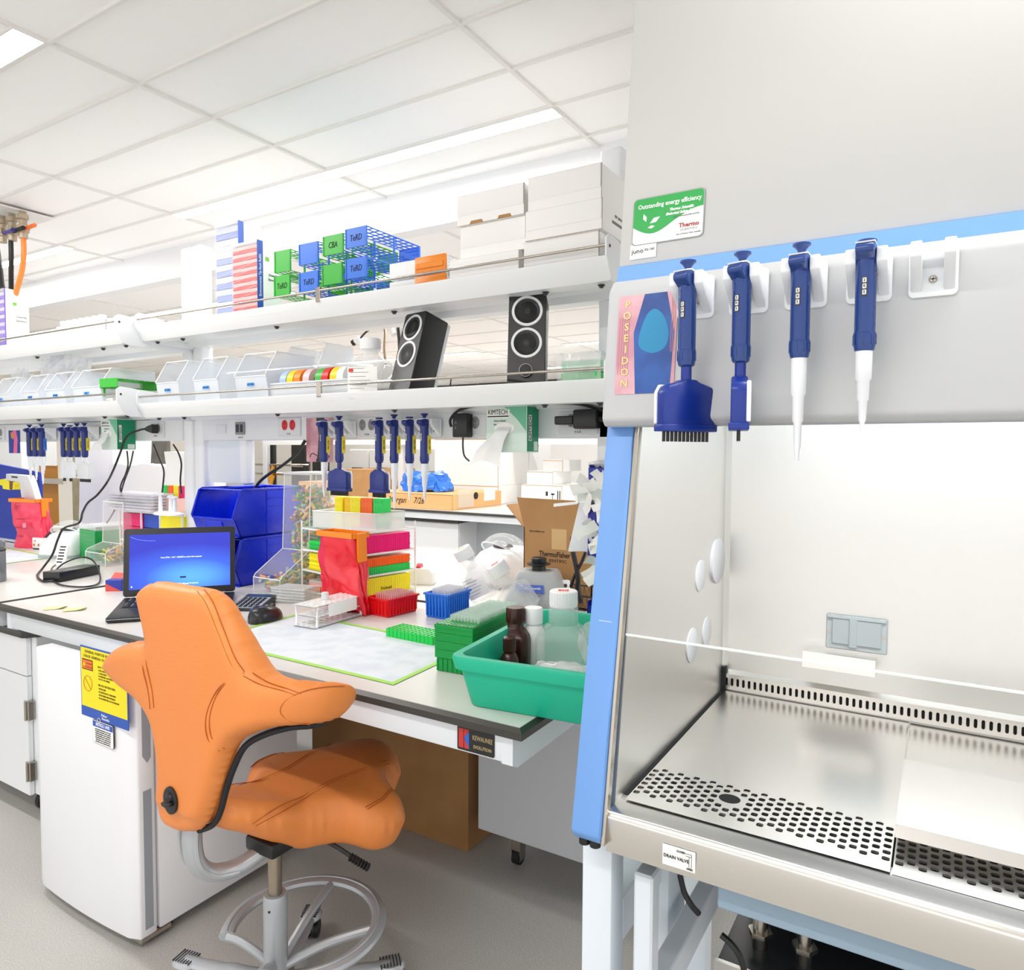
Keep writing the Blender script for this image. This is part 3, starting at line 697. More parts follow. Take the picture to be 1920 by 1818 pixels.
# dark piping on the right lower edge and the height knob
pts = [Vector((0, .012, 0))+back_pt(*(lambda p: (p.x-bc.x, p.z-bc.z))(at(x, y, Y=BY)), .02) for x, y in [(352, 1567), (378, 1556), (392, 1530), (402, 1492), (416, 1450), (438, 1408), (474, 1386), (522, 1372), (564, 1368), (590, 1361)]]
obj('piping', LC(B().mat(mat('piping_navy', '#14171f', .6)).tube(pts, .008, 8, smooth=5)), back)
kp = back_surf(334, 1494)
b = B().mat(BLACK); M = Matrix.Translation(kp+Vector((0, -.001, 0))) @ Matrix.Rotation(pi/2, 4, 'X')
b.lathe([(.024, 0), (.0235, .004), (.019, .006)], 28, T=M, sx=1.15, sy=1.45)
b.lathe([(.017, .004), (.015, .012), (.006, .016), (.001, .016)], 24, T=M @ Matrix.Translation((0, .008, 0)), sx=.9)
b.prism([(-.019, -.004), (.019, .004), (.018, -.006), (.0, -.014), (-.017, -.012)], .006, .016, T=M, bev=.002)
obj('knob', LC(b), back)

# --- seat
f_ang = R(0)
SC = Vector((-1.565, 1.42, 0))
so = spline2([(-.075, -.33), (-.125, -.22), (-.14, -.12), (-.19, -.045), (-.265, -.01), (-.30, .055), (-.29, .12), (-.21, .155), (-.16, .19), (-.145, .26), (-.09, .325), (0, .345), (.09, .325), (.145, .26), (.16, .19), (.21, .155), (.29, .12), (.30, .055), (.265, -.01), (.19, -.045), (.14, -.12), (.125, -.22), (.075, -.33), (0, -.35)], 4)
def seat_h(u, v): return .60+.035*max(0, -v-.1)/.2-.75*max(0, abs(u)-.07)**2*1.0-.0*v+.03*cos(min(1, abs(u)/.1)*pi/2)*max(0, v)*2 - .35*max(0, v-.12)**2
def seat_shape(u, v, e):
    z = seat_h(u, v)+.05*max(0, min(1, (-v-.12)/.2)); th = .085+.085*max(0, min(1, (v+.28)/.18))
    return Vector((SC.x+u, SC.y+v, z-.05*(1-e))), Vector((SC.x+u*.96, SC.y+v*.96, z-.05-th*.55*e))
vs, fs = pillow(so, .013, .05, seat_shape)
seat = obj('seat', LC(B().mat(ORG).add(vs, fs)), ch, smooth=0); seat.data.polygons.foreach_set('use_smooth', [True]*len(seat.data.polygons)); smooth_obj(seat, 4, 1)
def seat_top(u, v):
    d, q = poly_sdf((u, v), so); e = math.sqrt(max(0, 1-(1-min(1, max(0, d)/.05))**2))
    return seat_shape(u, v, e)[0]+Vector((0, 0, .0003))
for k in (0, .012):
    for sgn in (1, -1):
        obj('stitch_crease_line', LC(B().mat(SEAM).tube([seat_top(sgn*(.10+k+.02*cos(q*1.2)), -.28+.1*q) for q in range(6)], .0012, 5, smooth=4)), seat)
        obj('stitch_crease_line', LC(B().mat(SEAM).tube([seat_top(sgn*(.235+k*.6+.01*sin(q)), -.0+.03*q) for q in range(5)], .0012, 5, smooth=4)), seat)
# --- frame arm from under the seat up behind the backrest
arm = B().mat(SILVER)
A0 = back_pt(at(360, 1555, Y=BY).x-bc.x, -.33, .05)
path = [Vector((-1.60, 1.085, .62)), Vector((-1.60, 1.078, .56)), Vector((-1.597, 1.088, .50)), Vector((-1.59, 1.125, .458)), Vector((-1.57, 1.18, .447)), Vector((-1.545, 1.24, .468)), Vector((-1.525, 1.30, .50))]
arm.tube(path, .022, 14, smooth=6, flat=1.35)
for dx in (-.036, .030):
    arm.tube([p+Vector((dx-.004, -.006, 0)) for p in path[:5]], .007, 8, smooth=6)
obj('support_arm', LC(arm), ch)
b = B().mat(BLACK).box(CX-.06, CX+.05, CY-.05, CY+.16, .475, .515, .008, 2); obj('mechanism', LC(b), ch)
le = at(675, 1575, Y=CY+.03)
b = B().mat(BLACK).tube([Vector((CX+.04, CY+.10, .475)), Vector((CX+.12, CY+.12, .45)), Vector((CX+.185, CY+.13, .425))], .006, 10)
b.mat(RUBBER)
for k in range(7): q = Vector((CX+.16, CY+.125, .434))+(Vector((.05, .012, -.018)))*(k/6); b.lathe([(.010, -.003), (.012, 0), (.010, .003)], 14, T=Matrix.Translation(q) @ Vector((.05, .012, -.014)).to_track_quat('Z', 'Y').to_matrix().to_4x4())
obj('lever', LC(b), ch)
# --- column, foot ring, base
obj('gas_lift', LC(B().mat(mat('lift_steel', '#a89c8c', .25, 1)).cyl((CX, CY, .30), (CX, CY, .50), .0185, n=24)), ch)
b = B().mat(SILVER).lathe([(.032, .10), (.032, .335), (.029, .347), (.019, .347)], 28, (CX, CY, 0))
b.lathe([(.055, .06), (.058, .085), (.050, .115), (.034, .125)], 28, (CX, CY, 0))
b.mat(INK).cyl((CX+.012, CY-.0305, .315), (CX+.0124, CY-.0325, .315), .003, n=10)
obj('column', LC(b), ch)
ring = B().mat(SILVER); RC = Vector((CX+.03, CY+.075, 0)); RR = .205; ra = .235
rp = []
for k in range(33):
    a = R(-150)+R(300)*k/32+R(15)
    rp.append(RC+Vector((RR*sin(a+0)*1.0, RR*cos(a), .225)))
ring.tube(rp, .014, 10, smooth=2, flat=1.5)
ring.tube([p+Vector((0, 0, .014)) for p in rp], .003, 6, smooth=2); 
ring.tube([RC+(p-RC-Vector((0, 0, .225)))*1.055+Vector((0, 0, .225)) for p in rp], .004, 6, smooth=2)
for q in (rp[0], rp[-1]):
    ring.tube([q, q*.75+Vector((CX, CY, .18))*.25, q*.35+Vector((CX, CY, .15))*.65, Vector((CX, CY, .13))], .012, 10, smooth=5)
for k in (12, 21): q = rp[k]; ring.tube([q, q*.5+Vector((CX, CY, .16))*.5, Vector((CX, CY, .13))], .0125, 10, smooth=5)
obj('foot_ring', LC(ring), ch)
for k in range(5):
    a = R(48)+2*pi*k/5; d = Vector((cos(a), sin(a), 0)); c = Vector((CX, CY, 0))
    b = B().mat(SILVER).tube([c+d*.03+Vector((0, 0, .095)), c+d*.12+Vector((0, 0, .088)), c+d*.22+Vector((0, 0, .080)), c+d*.31+Vector((0, 0, .078))], [.022, .021, .018, .016], 12, smooth=5, flat=1.3)
    M = Matrix.Translation(c+d*.31+Vector((0, 0, .072))) @ Matrix.Rotation(a, 4, 'Z')
    b.lathe([(.034, 0), (.036, .006), (.030, .018), (.001, .020)], 24, T=M, sx=1.2, sy=.95)
    b.mat(DARK)
    for q in range(-3, 4): b.box(q*.009-.0015, q*.009+.0015, -.024, .024, .016, .0205, T=M)
    lg = obj('base_leg', LC(b), ch)
    b = B().mat(BLACK)
    for s in (-1, 1): b.lathe([(.026, -.008), (.028, -.004), (.028, .004), (.026, .008)], 20, T=Matrix.Translation(c+d*.32+Vector((-d.y*.014*s, d.x*.014*s, .028))) @ Matrix.Rotation(a, 4, 'Z') @ Matrix.Rotation(pi/2, 4, 'X'))
    b.box(-.012, .014, -.006, .006, .03, .072, .003, T=Matrix.Translation(c+d*.315) @ Matrix.Rotation(a, 4, 'Z'))
    obj('caster', LC(b), lg)

# ================================================================== FRIDGE UNDER THE BENCH
FWH = mat('fridge_white', '#f2f4f8', .3)
f = thing('mini_fridge', 'white undercounter fridge with a yellow warning sticker under the bench', 'refrigerator', (-2.37, 1.22, 0))
FO = Vector((-2.37, 1.22, 0))
def LF(b): b.v = [v-FO for v in b.v]; return b
fx0, fx1 = -2.675, -2.075
# bowed door
n = 14; dp = [(fx0+.6*k/n, 1.208-.014*sin(pi*k/n)**.8+(.012 if k in (0, n) else 0)) for k in range(n+1)]+[(fx1, 1.275), (fx0, 1.275)]
obj('door', LF(B().mat(FWH).prism(dp, .035, .868, 'z', bev=.006, seg=2)), f)
b = B().mat(FWH).box(fx0+.004, fx1-.004, 1.285, 1.85, .035, .808, .006, 2); obj('body', LF(b), f)
b = B().mat(mat('gasket', '#b9bcc2', .6)).box(fx0+.015, fx1-.012, 1.274, 1.287, .045, .808); obj('gasket', LF(b), f)
b = B().mat(mat('handle_grey', '#9ea4ad', .4)).prism([(1.235, .80), (1.262, .80), (1.262, .60), (1.250, .585), (1.235, .61)], fx1-.002, fx1+.0015, 'x'); b.prism([(1.235, .50), (1.262, .50), (1.262, .06), (1.235, .06)], fx1-.002, fx1+.001, 'x'); obj('handle_recess', LF(b), f)
b = B().mat(CHROME).box(fx1-.07, fx1-.01, 1.225, 1.33, .012, .032, .004); obj('hinge', LF(b), f)
for x in (fx0+.05, fx1-.06):
    for y in (1.34, 1.78): obj('foot', LF(B().mat(BLACK).lathe([(.020, 0), (.020, .022), (.012, .036)], 16, (x, y, 0))), f)
def ond(px, py): return at(px, py, Y=1.192)
tl, br = ond(148, 1222), ond(243, 1356); c = (tl+br)/2; c.y = 1.1925
YEL = mat('sticker_yellow', '#ffe60a', .4); SBL = mat('sticker_blue', '#2456b8', .4); w, h = .262, .225
M = face(c, (0, -1, 0), off=0)
b = B().mat(SBL).prism(rrect(w, h, .001, 1), -.002, 0, T=M); b.mat(YEL).quad(*[(x, y, .0004) for x, y in ((-w/2+.004, -h/2+.032), (w/2-.004, -h/2+.032), (w/2-.004, h/2-.005), (-w/2+.004, h/2-.005))], T=M)
b.mat(INK)
def tt(s_, x, y, sz, al='CENTER', sx=.85): b.text(s_, sz*.95, M @ Matrix.Translation((x*1.3, y*.86, .0006)), al, sx=sx*1.3)
tt('GENERAL PURPOSE REFRIGERATOR', 0, .112, .0125); tt('USAGE GENERAL DU REFRIGERATEUR', 0, .095, .0125)
tt('NOT FOR THE STORAGE OF', .026, .066, .0095)
for k, s_ in enumerate(('-EXPLOSIVES', '-CORROSIVES', '-FLAMMABLE MATERIALS', '-FOOD OR DRINK')): tt(s_, -.022, .054-.0105*k, .0075, 'LEFT')
tt('NE PAS ENTREPOSER:', .014, .000, .0095)
for k, s_ in enumerate(("-D'EXPLOSIFS", '-DE SUBSTANCES CORROSIVES', '-DE MATIERES INFLAMMABLES', "-DE NOURRITURE OU DE BOISSONS")): tt(s_, -.022, -.013-.0115*k, .0075, 'LEFT', .75)
b.quad(*[(x, y, .0005) for x, y in ((-.120, .038), (-.058, .038), (-.058, .072), (-.120, .072))], T=M)
b.mat(mat('warn_orange', '#f0761e', .5)).quad(*[(x, y, .0008) for x, y in ((-.117, .041), (-.061, .041), (-.061, .069), (-.117, .069))], T=M)
b.mat(YEL).add([(-.115, .050, .001), (-.101, .050, .001), (-.108, .063, .001)], [(0, 1, 2)], M)
b.mat(INK); tt('WARNING', -.060, .068, .0065); tt('ATTENTION', -.062, .055, .0065)
b.mat(mat('sign_red', '#c0322a', .5)).tube([(-.088+.024*cos(q*pi/10), -.005+.024*sin(q*pi/10), .001) for q in range(21)], .0008, 4, T=M, smooth=1); b.tube([(-.105, .012, .001), (-.071, -.022, .001)], .0008, 4, T=M, smooth=1)
b.mat(PAPER); tt('Fisher', .0, -.108, .012, sx=.9); tt('Scientific', .006, -.120, .011, sx=.9); b.tube([(-.030+.008*cos(q*pi/8), -.113+.008*sin(q*pi/8), .001) for q in range(17)], .0007, 4, T=M, smooth=1)
obj('warning_sticker', LF(b), f, label='yellow and blue refrigerator warning sticker')
c2_ = ond(192, 1357); c2_.y = 1.1932; c2_.z = c.z-h/2-.040; M = face(c2_, (0, -1, 0), off=0)
b = B().mat(INK).prism(rrect(.116, .074, .006), -.002, 0, T=M); b.mat(PAPER).prism(rrect(.114, .072, .006), -.0002, .0003, T=M); b.mat(SBL).quad((-.056, .016, .0005), (.056, .016, .0005), (.056, .034, .0005), (-.056, .034, .0005), T=M)
b.mat(PAPER).text('NOTICE / AVIS', .014, M @ Matrix.Translation((0, .025, .0008)), bold=.02, sx=.85); b.mat(INK)
for k in range(7): b.text('AUTHORIZED PERSONNEL ONLY MAINTAIN UNIT LEVEL'[k*2:k*2+30], .005, M @ Matrix.Translation((0, .009-.0065*k, .0006)))
obj('notice_sticker', LF(b), f, label='small white notice sticker with a blue band')
b = B().mat(mat('emblem', '#c9cfd8', .3)).text('V', .03, face((fx1-.004+.0, 1.62, .19), (1, 0, 0))); obj('emblem', LF(b), f)

# ================================================================== CASTER CABINETS AND CARTONS UNDER THE BENCHES
cb = thing('mobile_cabinet', 'white mobile base cabinet with steel hinges left of the fridge', 'cabinet', (-3.1, 1.5, 0))
CBO = Vector((-3.1, 1.5, 0))
def LCB(b): b.v = [v-CBO for v in b.v]; return b
q0 = at(68, 1230, Y=1.52); cxr = q0.x; yfc = 1.44
cxr = at(66, 1560, Y=yfc).x
zt = .80
b = B().mat(WHITE_METAL).box(cxr-.75, cxr, yfc+.022, yfc+.58, .095, zt-.03, .003); obj('body', LCB(b), cb)
b = B().mat(WHITE_METAL).box(cxr-.75, cxr-.036, yfc, yfc+.02, .095, .60, .002); b.box(cxr-.75, cxr-.036, yfc, yfc+.02, .605, zt-.035, .002); obj('door', LCB(b), cb)
b = B().mat(EDGE).prism([(cxr-.77, yfc-.02), (cxr-.03, yfc-.02), (cxr+.01, yfc+.03), (cxr+.01, yfc+.60), (cxr-.77, yfc+.60)], zt-.03, zt, 'z', bev=.003); obj('top', LCB(b), cb, label='dark cabinet top')
for z in (.46, .20):
    b = B().mat(CHROME).box(cxr-.055, cxr-.018, yfc-.006, yfc+.022, z-.04, z+.04, .002); b.cyl((cxr-.036, yfc-.008, z-.04), (cxr-.036, yfc-.008, z+.04), .005, n=10); obj('hinge', LCB(b), cb)
def caster(x, y, par, L, r=.045):
    b = B().mat(RUBBER).cyl((x-.014, y, r), (x+.014, y, r), r, n=28); b.mat(CHROME).cyl((x-.016, y, r), (x+.016, y, r), r*.45, n=16)
    b.box(x-.019, x-.016, y-.02, y+.02, r*.7, r*2.1); b.box(x+.016, x+.019, y-.02, y+.02, r*.7, r*2.1); b.box(x-.02, x+.02, y-.02, y+.02, r*2.05, .096)
    return obj('caster', L(b), par)
for x, y in ((cxr-.06, yfc+.08), (cxr-.69, yfc+.08), (cxr-.06, yfc+.52), (cxr-.69, yfc+.52)): caster(x, y, cb, LCB)
cc = at(877, 1598, Z=0)
t = thing('cardboard_box', 'big plain brown carton on the floor under the bench behind the chair', 'cardboard box', (cc.x-.35, cc.y, 0))
b = B().mat(blotch(mat('cardboard_brown', '#a87e50', .85), '#9c7246', 5, .4, .7, 4)).box(-.50, .35, 0, .34, 0, .62, .003); obj('carton', b, t)
obj('tape', B().mat(mat('parcel_tape', '#b58a50', .3)).box(-.5005, .3505, .145, .195, .619, .6212), t)
ccx = at(896, 1553, Y=2.19).x
t = thing('mobile_cabinet', 'grey white mobile cabinet back under the bench beside the brown carton', 'cabinet', (ccx+.4, 2.19, 0))
g0 = Vector((ccx+.4, 2.19, 0))
def LG(b): b.v = [v-g0 for v in b.v]; return b
zb_ = at(896, 1553, Y=2.19).z
obj('body', LG(B().mat(mat('cart_grey', '#d5d9df', .4)).box(ccx, ccx+.8, 2.19, 2.70, max(.05, zb_), .78, .003)), t)
for x, y in ((ccx+.15, 2.24), (ccx+.7, 2.24), (ccx+.15, 2.62), (ccx+.7, 2.62)): caster(x, y, t, LG, .028)
# ================================================================== THINGS ON THE RIGHT BENCH
Z0 = BZ+.0006
def P(px, py, z=BZ): return at(px, py, Z=z)
def yaw2(p, q): return math.atan2(q.y-p.y, q.x-p.x)
def plastic(name, c='#cccccc', rough=.3, alpha=1, **k): return mat(name, c, rough, alpha=alpha, noise=.03, **k)

# ---- laptop
LAPB = mat('laptop_black', '#1c1d20', .38); LAPG = mat('laptop_bezel', '#26272a', .45)
a, b_ = P(197, 1170), P(434, 1154); ang = yaw2(a, b_); lw = (b_-a).length; ld = .385
lap = thing('laptop', 'open black laptop with a bright blue lock screen beside the blue bins', 'laptop', (a.x, a.y, Z0), ang)
b = B().mat(LAPB).box(0, lw, 0, ld, .003, .022, .006, 2)
b.mat(mat('laptop_trim', '#aab0b6', .25, .8)).box(.001, lw-.001, -.0008, .004, .012, .0145, .001)
b.mat(BLACK).box(.02, lw-.02, .165, ld-.022, .0218, .0226)
obj('base', b, lap)
KEY = mat('key_black', '#0f1012', .5)
b = B()
for r in range(6):
    n = 15
    for c in range(n):
        if r == 0 and 3 < c < 9:
            if c == 4: b.mat(KEY).box(.028+c*(lw-.056)/n, .028+9*(lw-.056)/n-.002, .172+r*.030, .197+r*.030, .022, .0252, .001)
            continue
        x0 = .028+c*(lw-.056)/n; b.mat(KEY).box(x0, x0+(lw-.056)/n-.003, .172+r*.030, .197+r*.030, .022, .0252, .001)
        if (r*7+c) % 3: b.mat(PAPER).box(x0+.003, x0+.008, .184+r*.030, .189+r*.030, .02521, .0254)
obj('keyboard', b, lap)
obj('touchpad', B().mat(LAPG).box(lw*.33, lw*.62, .028, .140, .0215, .0228, .001), lap)
tilt = R(12)
Ms = Matrix.Translation((0, ld-.012, .026)) @ Matrix.Rotation(-tilt, 4, 'X')
sh = .285
b = B().mat(LAPG).prism([(x, z) for x, z in rrect(lw+.004, sh, .012, 5, lw/2, sh/2)], -.002, .010, 'y', T=Ms, bev=.002)
b.mat(mat('hinge_chrome', '#9aa0a6', .25, .9)); 
for xx in (.045, lw-.085): b.cyl((xx, .0, -.004), (xx+.045, .0, -.004), .008, n=14, T=Ms)
b.mat(BLACK).cyl((lw/2, -.0022, sh-.011), (lw/2, -.003, sh-.011), .004, n=14, T=Ms)
scr = obj('screen_lid', b, lap)
SM = bpy.data.materials.new('screen_image'); SM.use_nodes = True; nt = SM.node_tree; pb = nt.nodes['Principled BSDF']
tc = nt.nodes.new('ShaderNodeTexCoord'); mp = nt.nodes.new('ShaderNodeMapping'); mp.inputs['Location'].default_value = (-.70, 0, -.40)
gr = nt.nodes.new('ShaderNodeTexGradient'); gr.gradient_type = 'SPHERICAL'; rp_ = nt.nodes.new('ShaderNodeValToRGB')
mp.inputs['Scale'].default_value = (1.15, 1, 1.25)
e = rp_.color_ramp.elements; e[0].position = .0; e[0].color = (*srgb('#1428c8'), 1); e[1].position = 1; e[1].color = (*srgb('#c4f4fa'), 1)
e2 = e.new(.42); e2.color = (*srgb('#2c62ec'), 1); e3 = e.new(.75); e3.color = (*srgb('#58b4f4'), 1)
L_ = nt.links.new; L_(tc.outputs['Generated'], mp.inputs[0]); L_(mp.outputs[0], gr.inputs[0]); L_(gr.outputs['Fac'], rp_.inputs[0])
L_(rp_.outputs[0], pb.inputs['Emission Color']); pb.inputs['Emission Strength'].default_value = .95; pb.inputs['Base Color'].default_value = (.02, .02, .03, 1); pb.inputs['Roughness'].default_value = .25
sx0, sx1, sz0, sz1 = .020, lw-.018, .028, sh-.026
b = B().mat(SM).box(sx0, sx1, -.0032, -.0022, sz0, sz1, T=Ms); obj('display', b, scr, smooth=0)
GLOW = mat('screen_text', '#ffffff', .5, emit=1.1, emcol='#e8f6ff')
def onscr(x, z): return Ms @ Matrix.Translation((x, -.0034, z)) @ Matrix.Rotation(pi/2, 4, 'X')
b = B().mat(GLOW).text('Press CTRL + ALT + DELETE to unlock this computer', .0085, onscr(lw/2+.004, .158), sx=.85)
b.text('and sign in to the workstation', .005, onscr(lw/2+.004, .121)) if False else None
b.text('Windows', .0115, onscr(lw/2+.010, .044)); b.text('7 Professional', .008, onscr(lw/2+.052, .0445), sx=.8)
b.mat(mat('screen_dark', '#0a1a66', .5, emit=.3)).prism(rrect(.024, .007, .002), .0, .0003, T=onscr(lw/2+.01, .072))
b.mat(GLOW).prism(rrect(.005, .005, .0012), 0, .0003, T=onscr(sx0+.010, sz0+.012))
pts = [(sx0+.003+k*.012, sz1-.008-.022*(1-math.exp(-k*.35)), 0) for k in range(9)]
b.mat(mat('screen_streak', '#7fb0ff', .5, emit=.8)).tube([onscr(x, z) @ Vector((0, 0, 0)) for x, z, _ in pts], .0005, 4, smooth=4)
obj('screen_lettering', b, scr, label='white lettering on the blue display')

# ---- mouse (trackball) and calculator
c = P(484, 1165); t = thing('trackball_mouse', 'black trackball mouse on the bench right of the laptop', 'computer mouse', (c.x, c.y+.03, Z0), R(20)); t.scale = (1.3,)*3
b = B().mat(mat('mouse_shell', '#232427', .25))
prof = []
vs = []; n = 22
for j in range(7):
    ph = pi/2*j/6
    for k in range(n):
        a_ = 2*pi*k/n; x = .044*cos(a_)*cos(ph)**.6*(1+.12*sin(a_)); y = .062*sin(a_)*cos(ph)**.6; vs.append((x, y+.0, .002+.040*sin(ph)*(1-.25*(y/.062))))
fs = [(j*n+k, j*n+(k+1) % n, (j+1)*n+(k+1) % n, (j+1)*n+k) for j in range(6) for k in range(n)]+[tuple(range(n))[::-1]]
b.add(vs, fs); b.mat(mat('logo_white', '#e9e9ea', .5)).text('G', .010, Matrix.Translation((0, .01, .0405)))
obj('shell', b, t)
obj('thumb_ball', B().mat(mat('ball_grey', '#5c6067', .12)).lathe([(.016*sin(pi*q/12)+1e-5, -.016*cos(pi*q/12)) for q in range(13)], 20, (-.038, .016, .020)), t)
obj('scroll_wheel', B().mat(DARK).cyl((-.004, .045, .030), (.004, .045, .030), .010, n=18), t)
c = P(462, 1137); t = thing('desk_calculator', 'grey desk calculator with black keys between the laptop and the mouse', 'calculator', (c.x+.02, c.y+.02, Z0), R(28)); t.scale = (1.15,)*3
M = Matrix.Rotation(R(7), 4, 'X'); b = B().mat(DARK).box(-.055, .055, -.08, .08, .002, .020, .004, 2, T=M); b.box(-.05, .05, .04, .078, 0, .012)
b.mat(mat('calc_face', '#aeb8c4', .4)).box(-.049, .049, -.074, .04, .0195, .0206, T=M); obj('body', b, t)
obj('display', B().mat(mat('calc_screen', '#3d5a7d', .2)).box(-.042, .042, .048, .070, .020, .0212, T=M), t)
b = B().mat(BLACK)
for r in range(5):
    for q in range(5): b.box(-.044+q*.0178, -.032+q*.0178, -.068+r*.021, -.054+r*.021, .0204, .0235, .001, T=M)
obj('keys', b, t, kind='stuff')

# ---- sticky notes
NOTE = mat('note_yellow', '#f7f0a6', .8)
for (x, y, an, lb) in ((103, 1140, .9, 'pale yellow sticky note, the farther of two on the left end of the bench'), (140, 1143, .95, 'pale yellow sticky note, the nearer of two on the left end of the bench')):
    c = P(x, y); pts = [[(-.038+.076*i/6, -.03+.06*j/4, .0008+.008*max(0, (i-3)/3)**2*(1-j/5)+.0005) for j in range(5)] for i in range(7)]
    obj('sticky_note', B().mat(NOTE).sheet(pts, 7, 5), label=lb, cat='sticky note', group='sticky notes', loc=(c.x, c.y, Z0+(.0012 if x > 110 else 0)), rz=an)

# ---- absorbent mats with green tape
PAD = blotch(mat('pad_paper', '#e3e9f0', .85, bump=.1), '#d8e0ea', 14, .42, .62, 5); TAPE = mat('green_tape', '#a4dc56', .5)
def pad(c, label, w=.009):
    b = B().mat(PAD).add([(p.x, p.y, Z0+.0004) for p in c]+[(p.x, p.y, Z0) for p in c], [(0, 1, 2, 3), (4, 5, 6, 7)])
    cen = (c[0]+c[1]+c[2]+c[3])/4
    t = thing('bench_pad', label, 'bench pad', (0, 0, 0))
    obj('absorbent_sheet', b, t)
    for i in range(4):
        p, q = c[i], c[(i+1) % 4]; d = (q-p).normalized(); nn = Vector((-d.y, d.x, 0)); nn = nn if nn.dot(cen-p) > 0 else -nn
        p2, q2 = p-nn*w-d*w, q-nn*w+d*w
        obj('tape_strip', B().mat(TAPE).add([(*p2.xy, Z0+.0011+.0002*i), (*q2.xy, Z0+.0011+.0002*i), (*(q2+nn*2*w).xy, Z0+.0011+.0002*i), (*(p2+nn*2*w).xy, Z0+.0011+.0002*i)], [(0, 1, 2, 3)]), t)
    return t
pad([P(388, 1200), P(737, 1282), P(880, 1215), P(560, 1152)], 'pale blue absorbent bench pad edged with green tape, in front of the tube racks')
pad([P(-60, 1065), P(100, 1045), P(-10, 1023), P(-120, 1030)], 'absorbent pad edged with green tape on the left bench')

# ---- tube rack builder: two perforated decks on end walls
def perf(b, x0, x1, y0, y1, z, nx, ny, hr=.33, th=.002, sq=False):
    px_, py_ = (x1-x0)/nx, (y1-y0)/ny
    for i in range(nx):
        for j in range(ny):
            xa, ya = x0+i*px_, y0+j*py_; xc, yc = xa+px_/2, ya+py_/2; k = 4 if sq else 8
            R_ = hr*min(px_, py_)
            if sq: hole = [(xc+sx*hr*px_, yc+sy*hr*py_) for sx, sy in ((1, 1), (-1, 1), (-1, -1), (1, -1))]
            else: hole = [(xc+R_*cos(2*pi*(q+.5)/k), yc+R_*sin(2*pi*(q+.5)/k)) for q in range(k)]
            outer = [(min(max(xc+(hx-xc)*6, xa), xa+px_), min(max(yc+(hy-yc)*6, ya), ya+py_)) for hx, hy in hole]
            for zz, s in ((z, 1), (z-th, 0)):
                pass
            vs = [(x, y, z) for x, y in outer]+[(x, y, z) for x, y in hole]+[(x, y, z-th) for x, y in hole]+[(x, y, z-th) for x, y in outer]
            m = len(hole); fs = []
            for q in range(m):
                r = (q+1) % m; fs += [(q, r, m+r, m+q), (m+q, m+r, 2*m+r, 2*m+q), (2*m+q, 2*m+r, 3*m+r, 3*m+q)]
            b.add(vs, fs)
    return b
WPL = plastic('white_plastic', '#f4f5f6', .35)
a, q = P(568, 1164), P(625, 1176); r_ = P(668, 1163)
c = (P(568, 1164)+P(668, 1163))/2; an = yaw2(P(625, 1176), P(668, 1163))
t = thing('tube_rack', 'empty white tube rack with one capped vial, on the green edged pad', 'tube rack', (c.x, c.y, Z0), an)
t.scale = (1.3,)*3; t.rotation_euler.z = an; L2, W2, H2 = .205, .085, .062
perf_b = B().mat(WPL); perf(perf_b, -L2/2, L2/2, -W2/2, W2/2, H2, 9, 4, .28)
obj('upper_deck', perf_b, t)
perf_b = B().mat(WPL); perf(perf_b, -L2/2+.01, L2/2-.01, -W2/2, W2/2, .032, 9, 4, .28); obj('middle_deck', perf_b, t)
perf_b = B().mat(WPL); perf(perf_b, -L2/2, L2/2, -W2/2, W2/2, .005, 9, 4, .26); obj('lower_deck', perf_b, t)
b = B().mat(WPL)
for s in (-1, 1): b.prism([(-W2/2, 0), (-W2/2+.008, 0), (-W2/2+.006, .03), (-W2/2, H2)], s*(L2/2-.012)-.001, s*(L2/2-.012)+.001, 'x'); b.prism([(W2/2, 0), (W2/2-.008, 0), (W2/2-.008, .03), (W2/2, H2)], s*(L2/2-.012)-.001, s*(L2/2-.012)+.001, 'x')
b.box(-L2/2+.055, L2/2-.035, -W2/2-.001, -W2/2+.001, .026, H2)
obj('end_frame', b, t)
CLR = mat('clear_plastic', '#f2f6f8', .12, alpha=.32, noise=0, spec=.6)
vl = t.location + Matrix.Rotation(an, 3, 'Z') @ Vector((-.007, .016, 0))
v = thing('vial', 'clear capped vial standing in the white tube rack', 'vial', (vl.x, vl.y, Z0+.043)); v.scale = (1.3,)*3
obj('tube', B().mat(CLR).lathe([(.006, 0), (.0085, .004), (.0085, .036)], 16), v); obj('cap', B().mat(plastic('vial_cap', '#eef1f3', .3, .85)).lathe([(.0105, .030), (.0105, .048), (.009, .050)], 18), v)

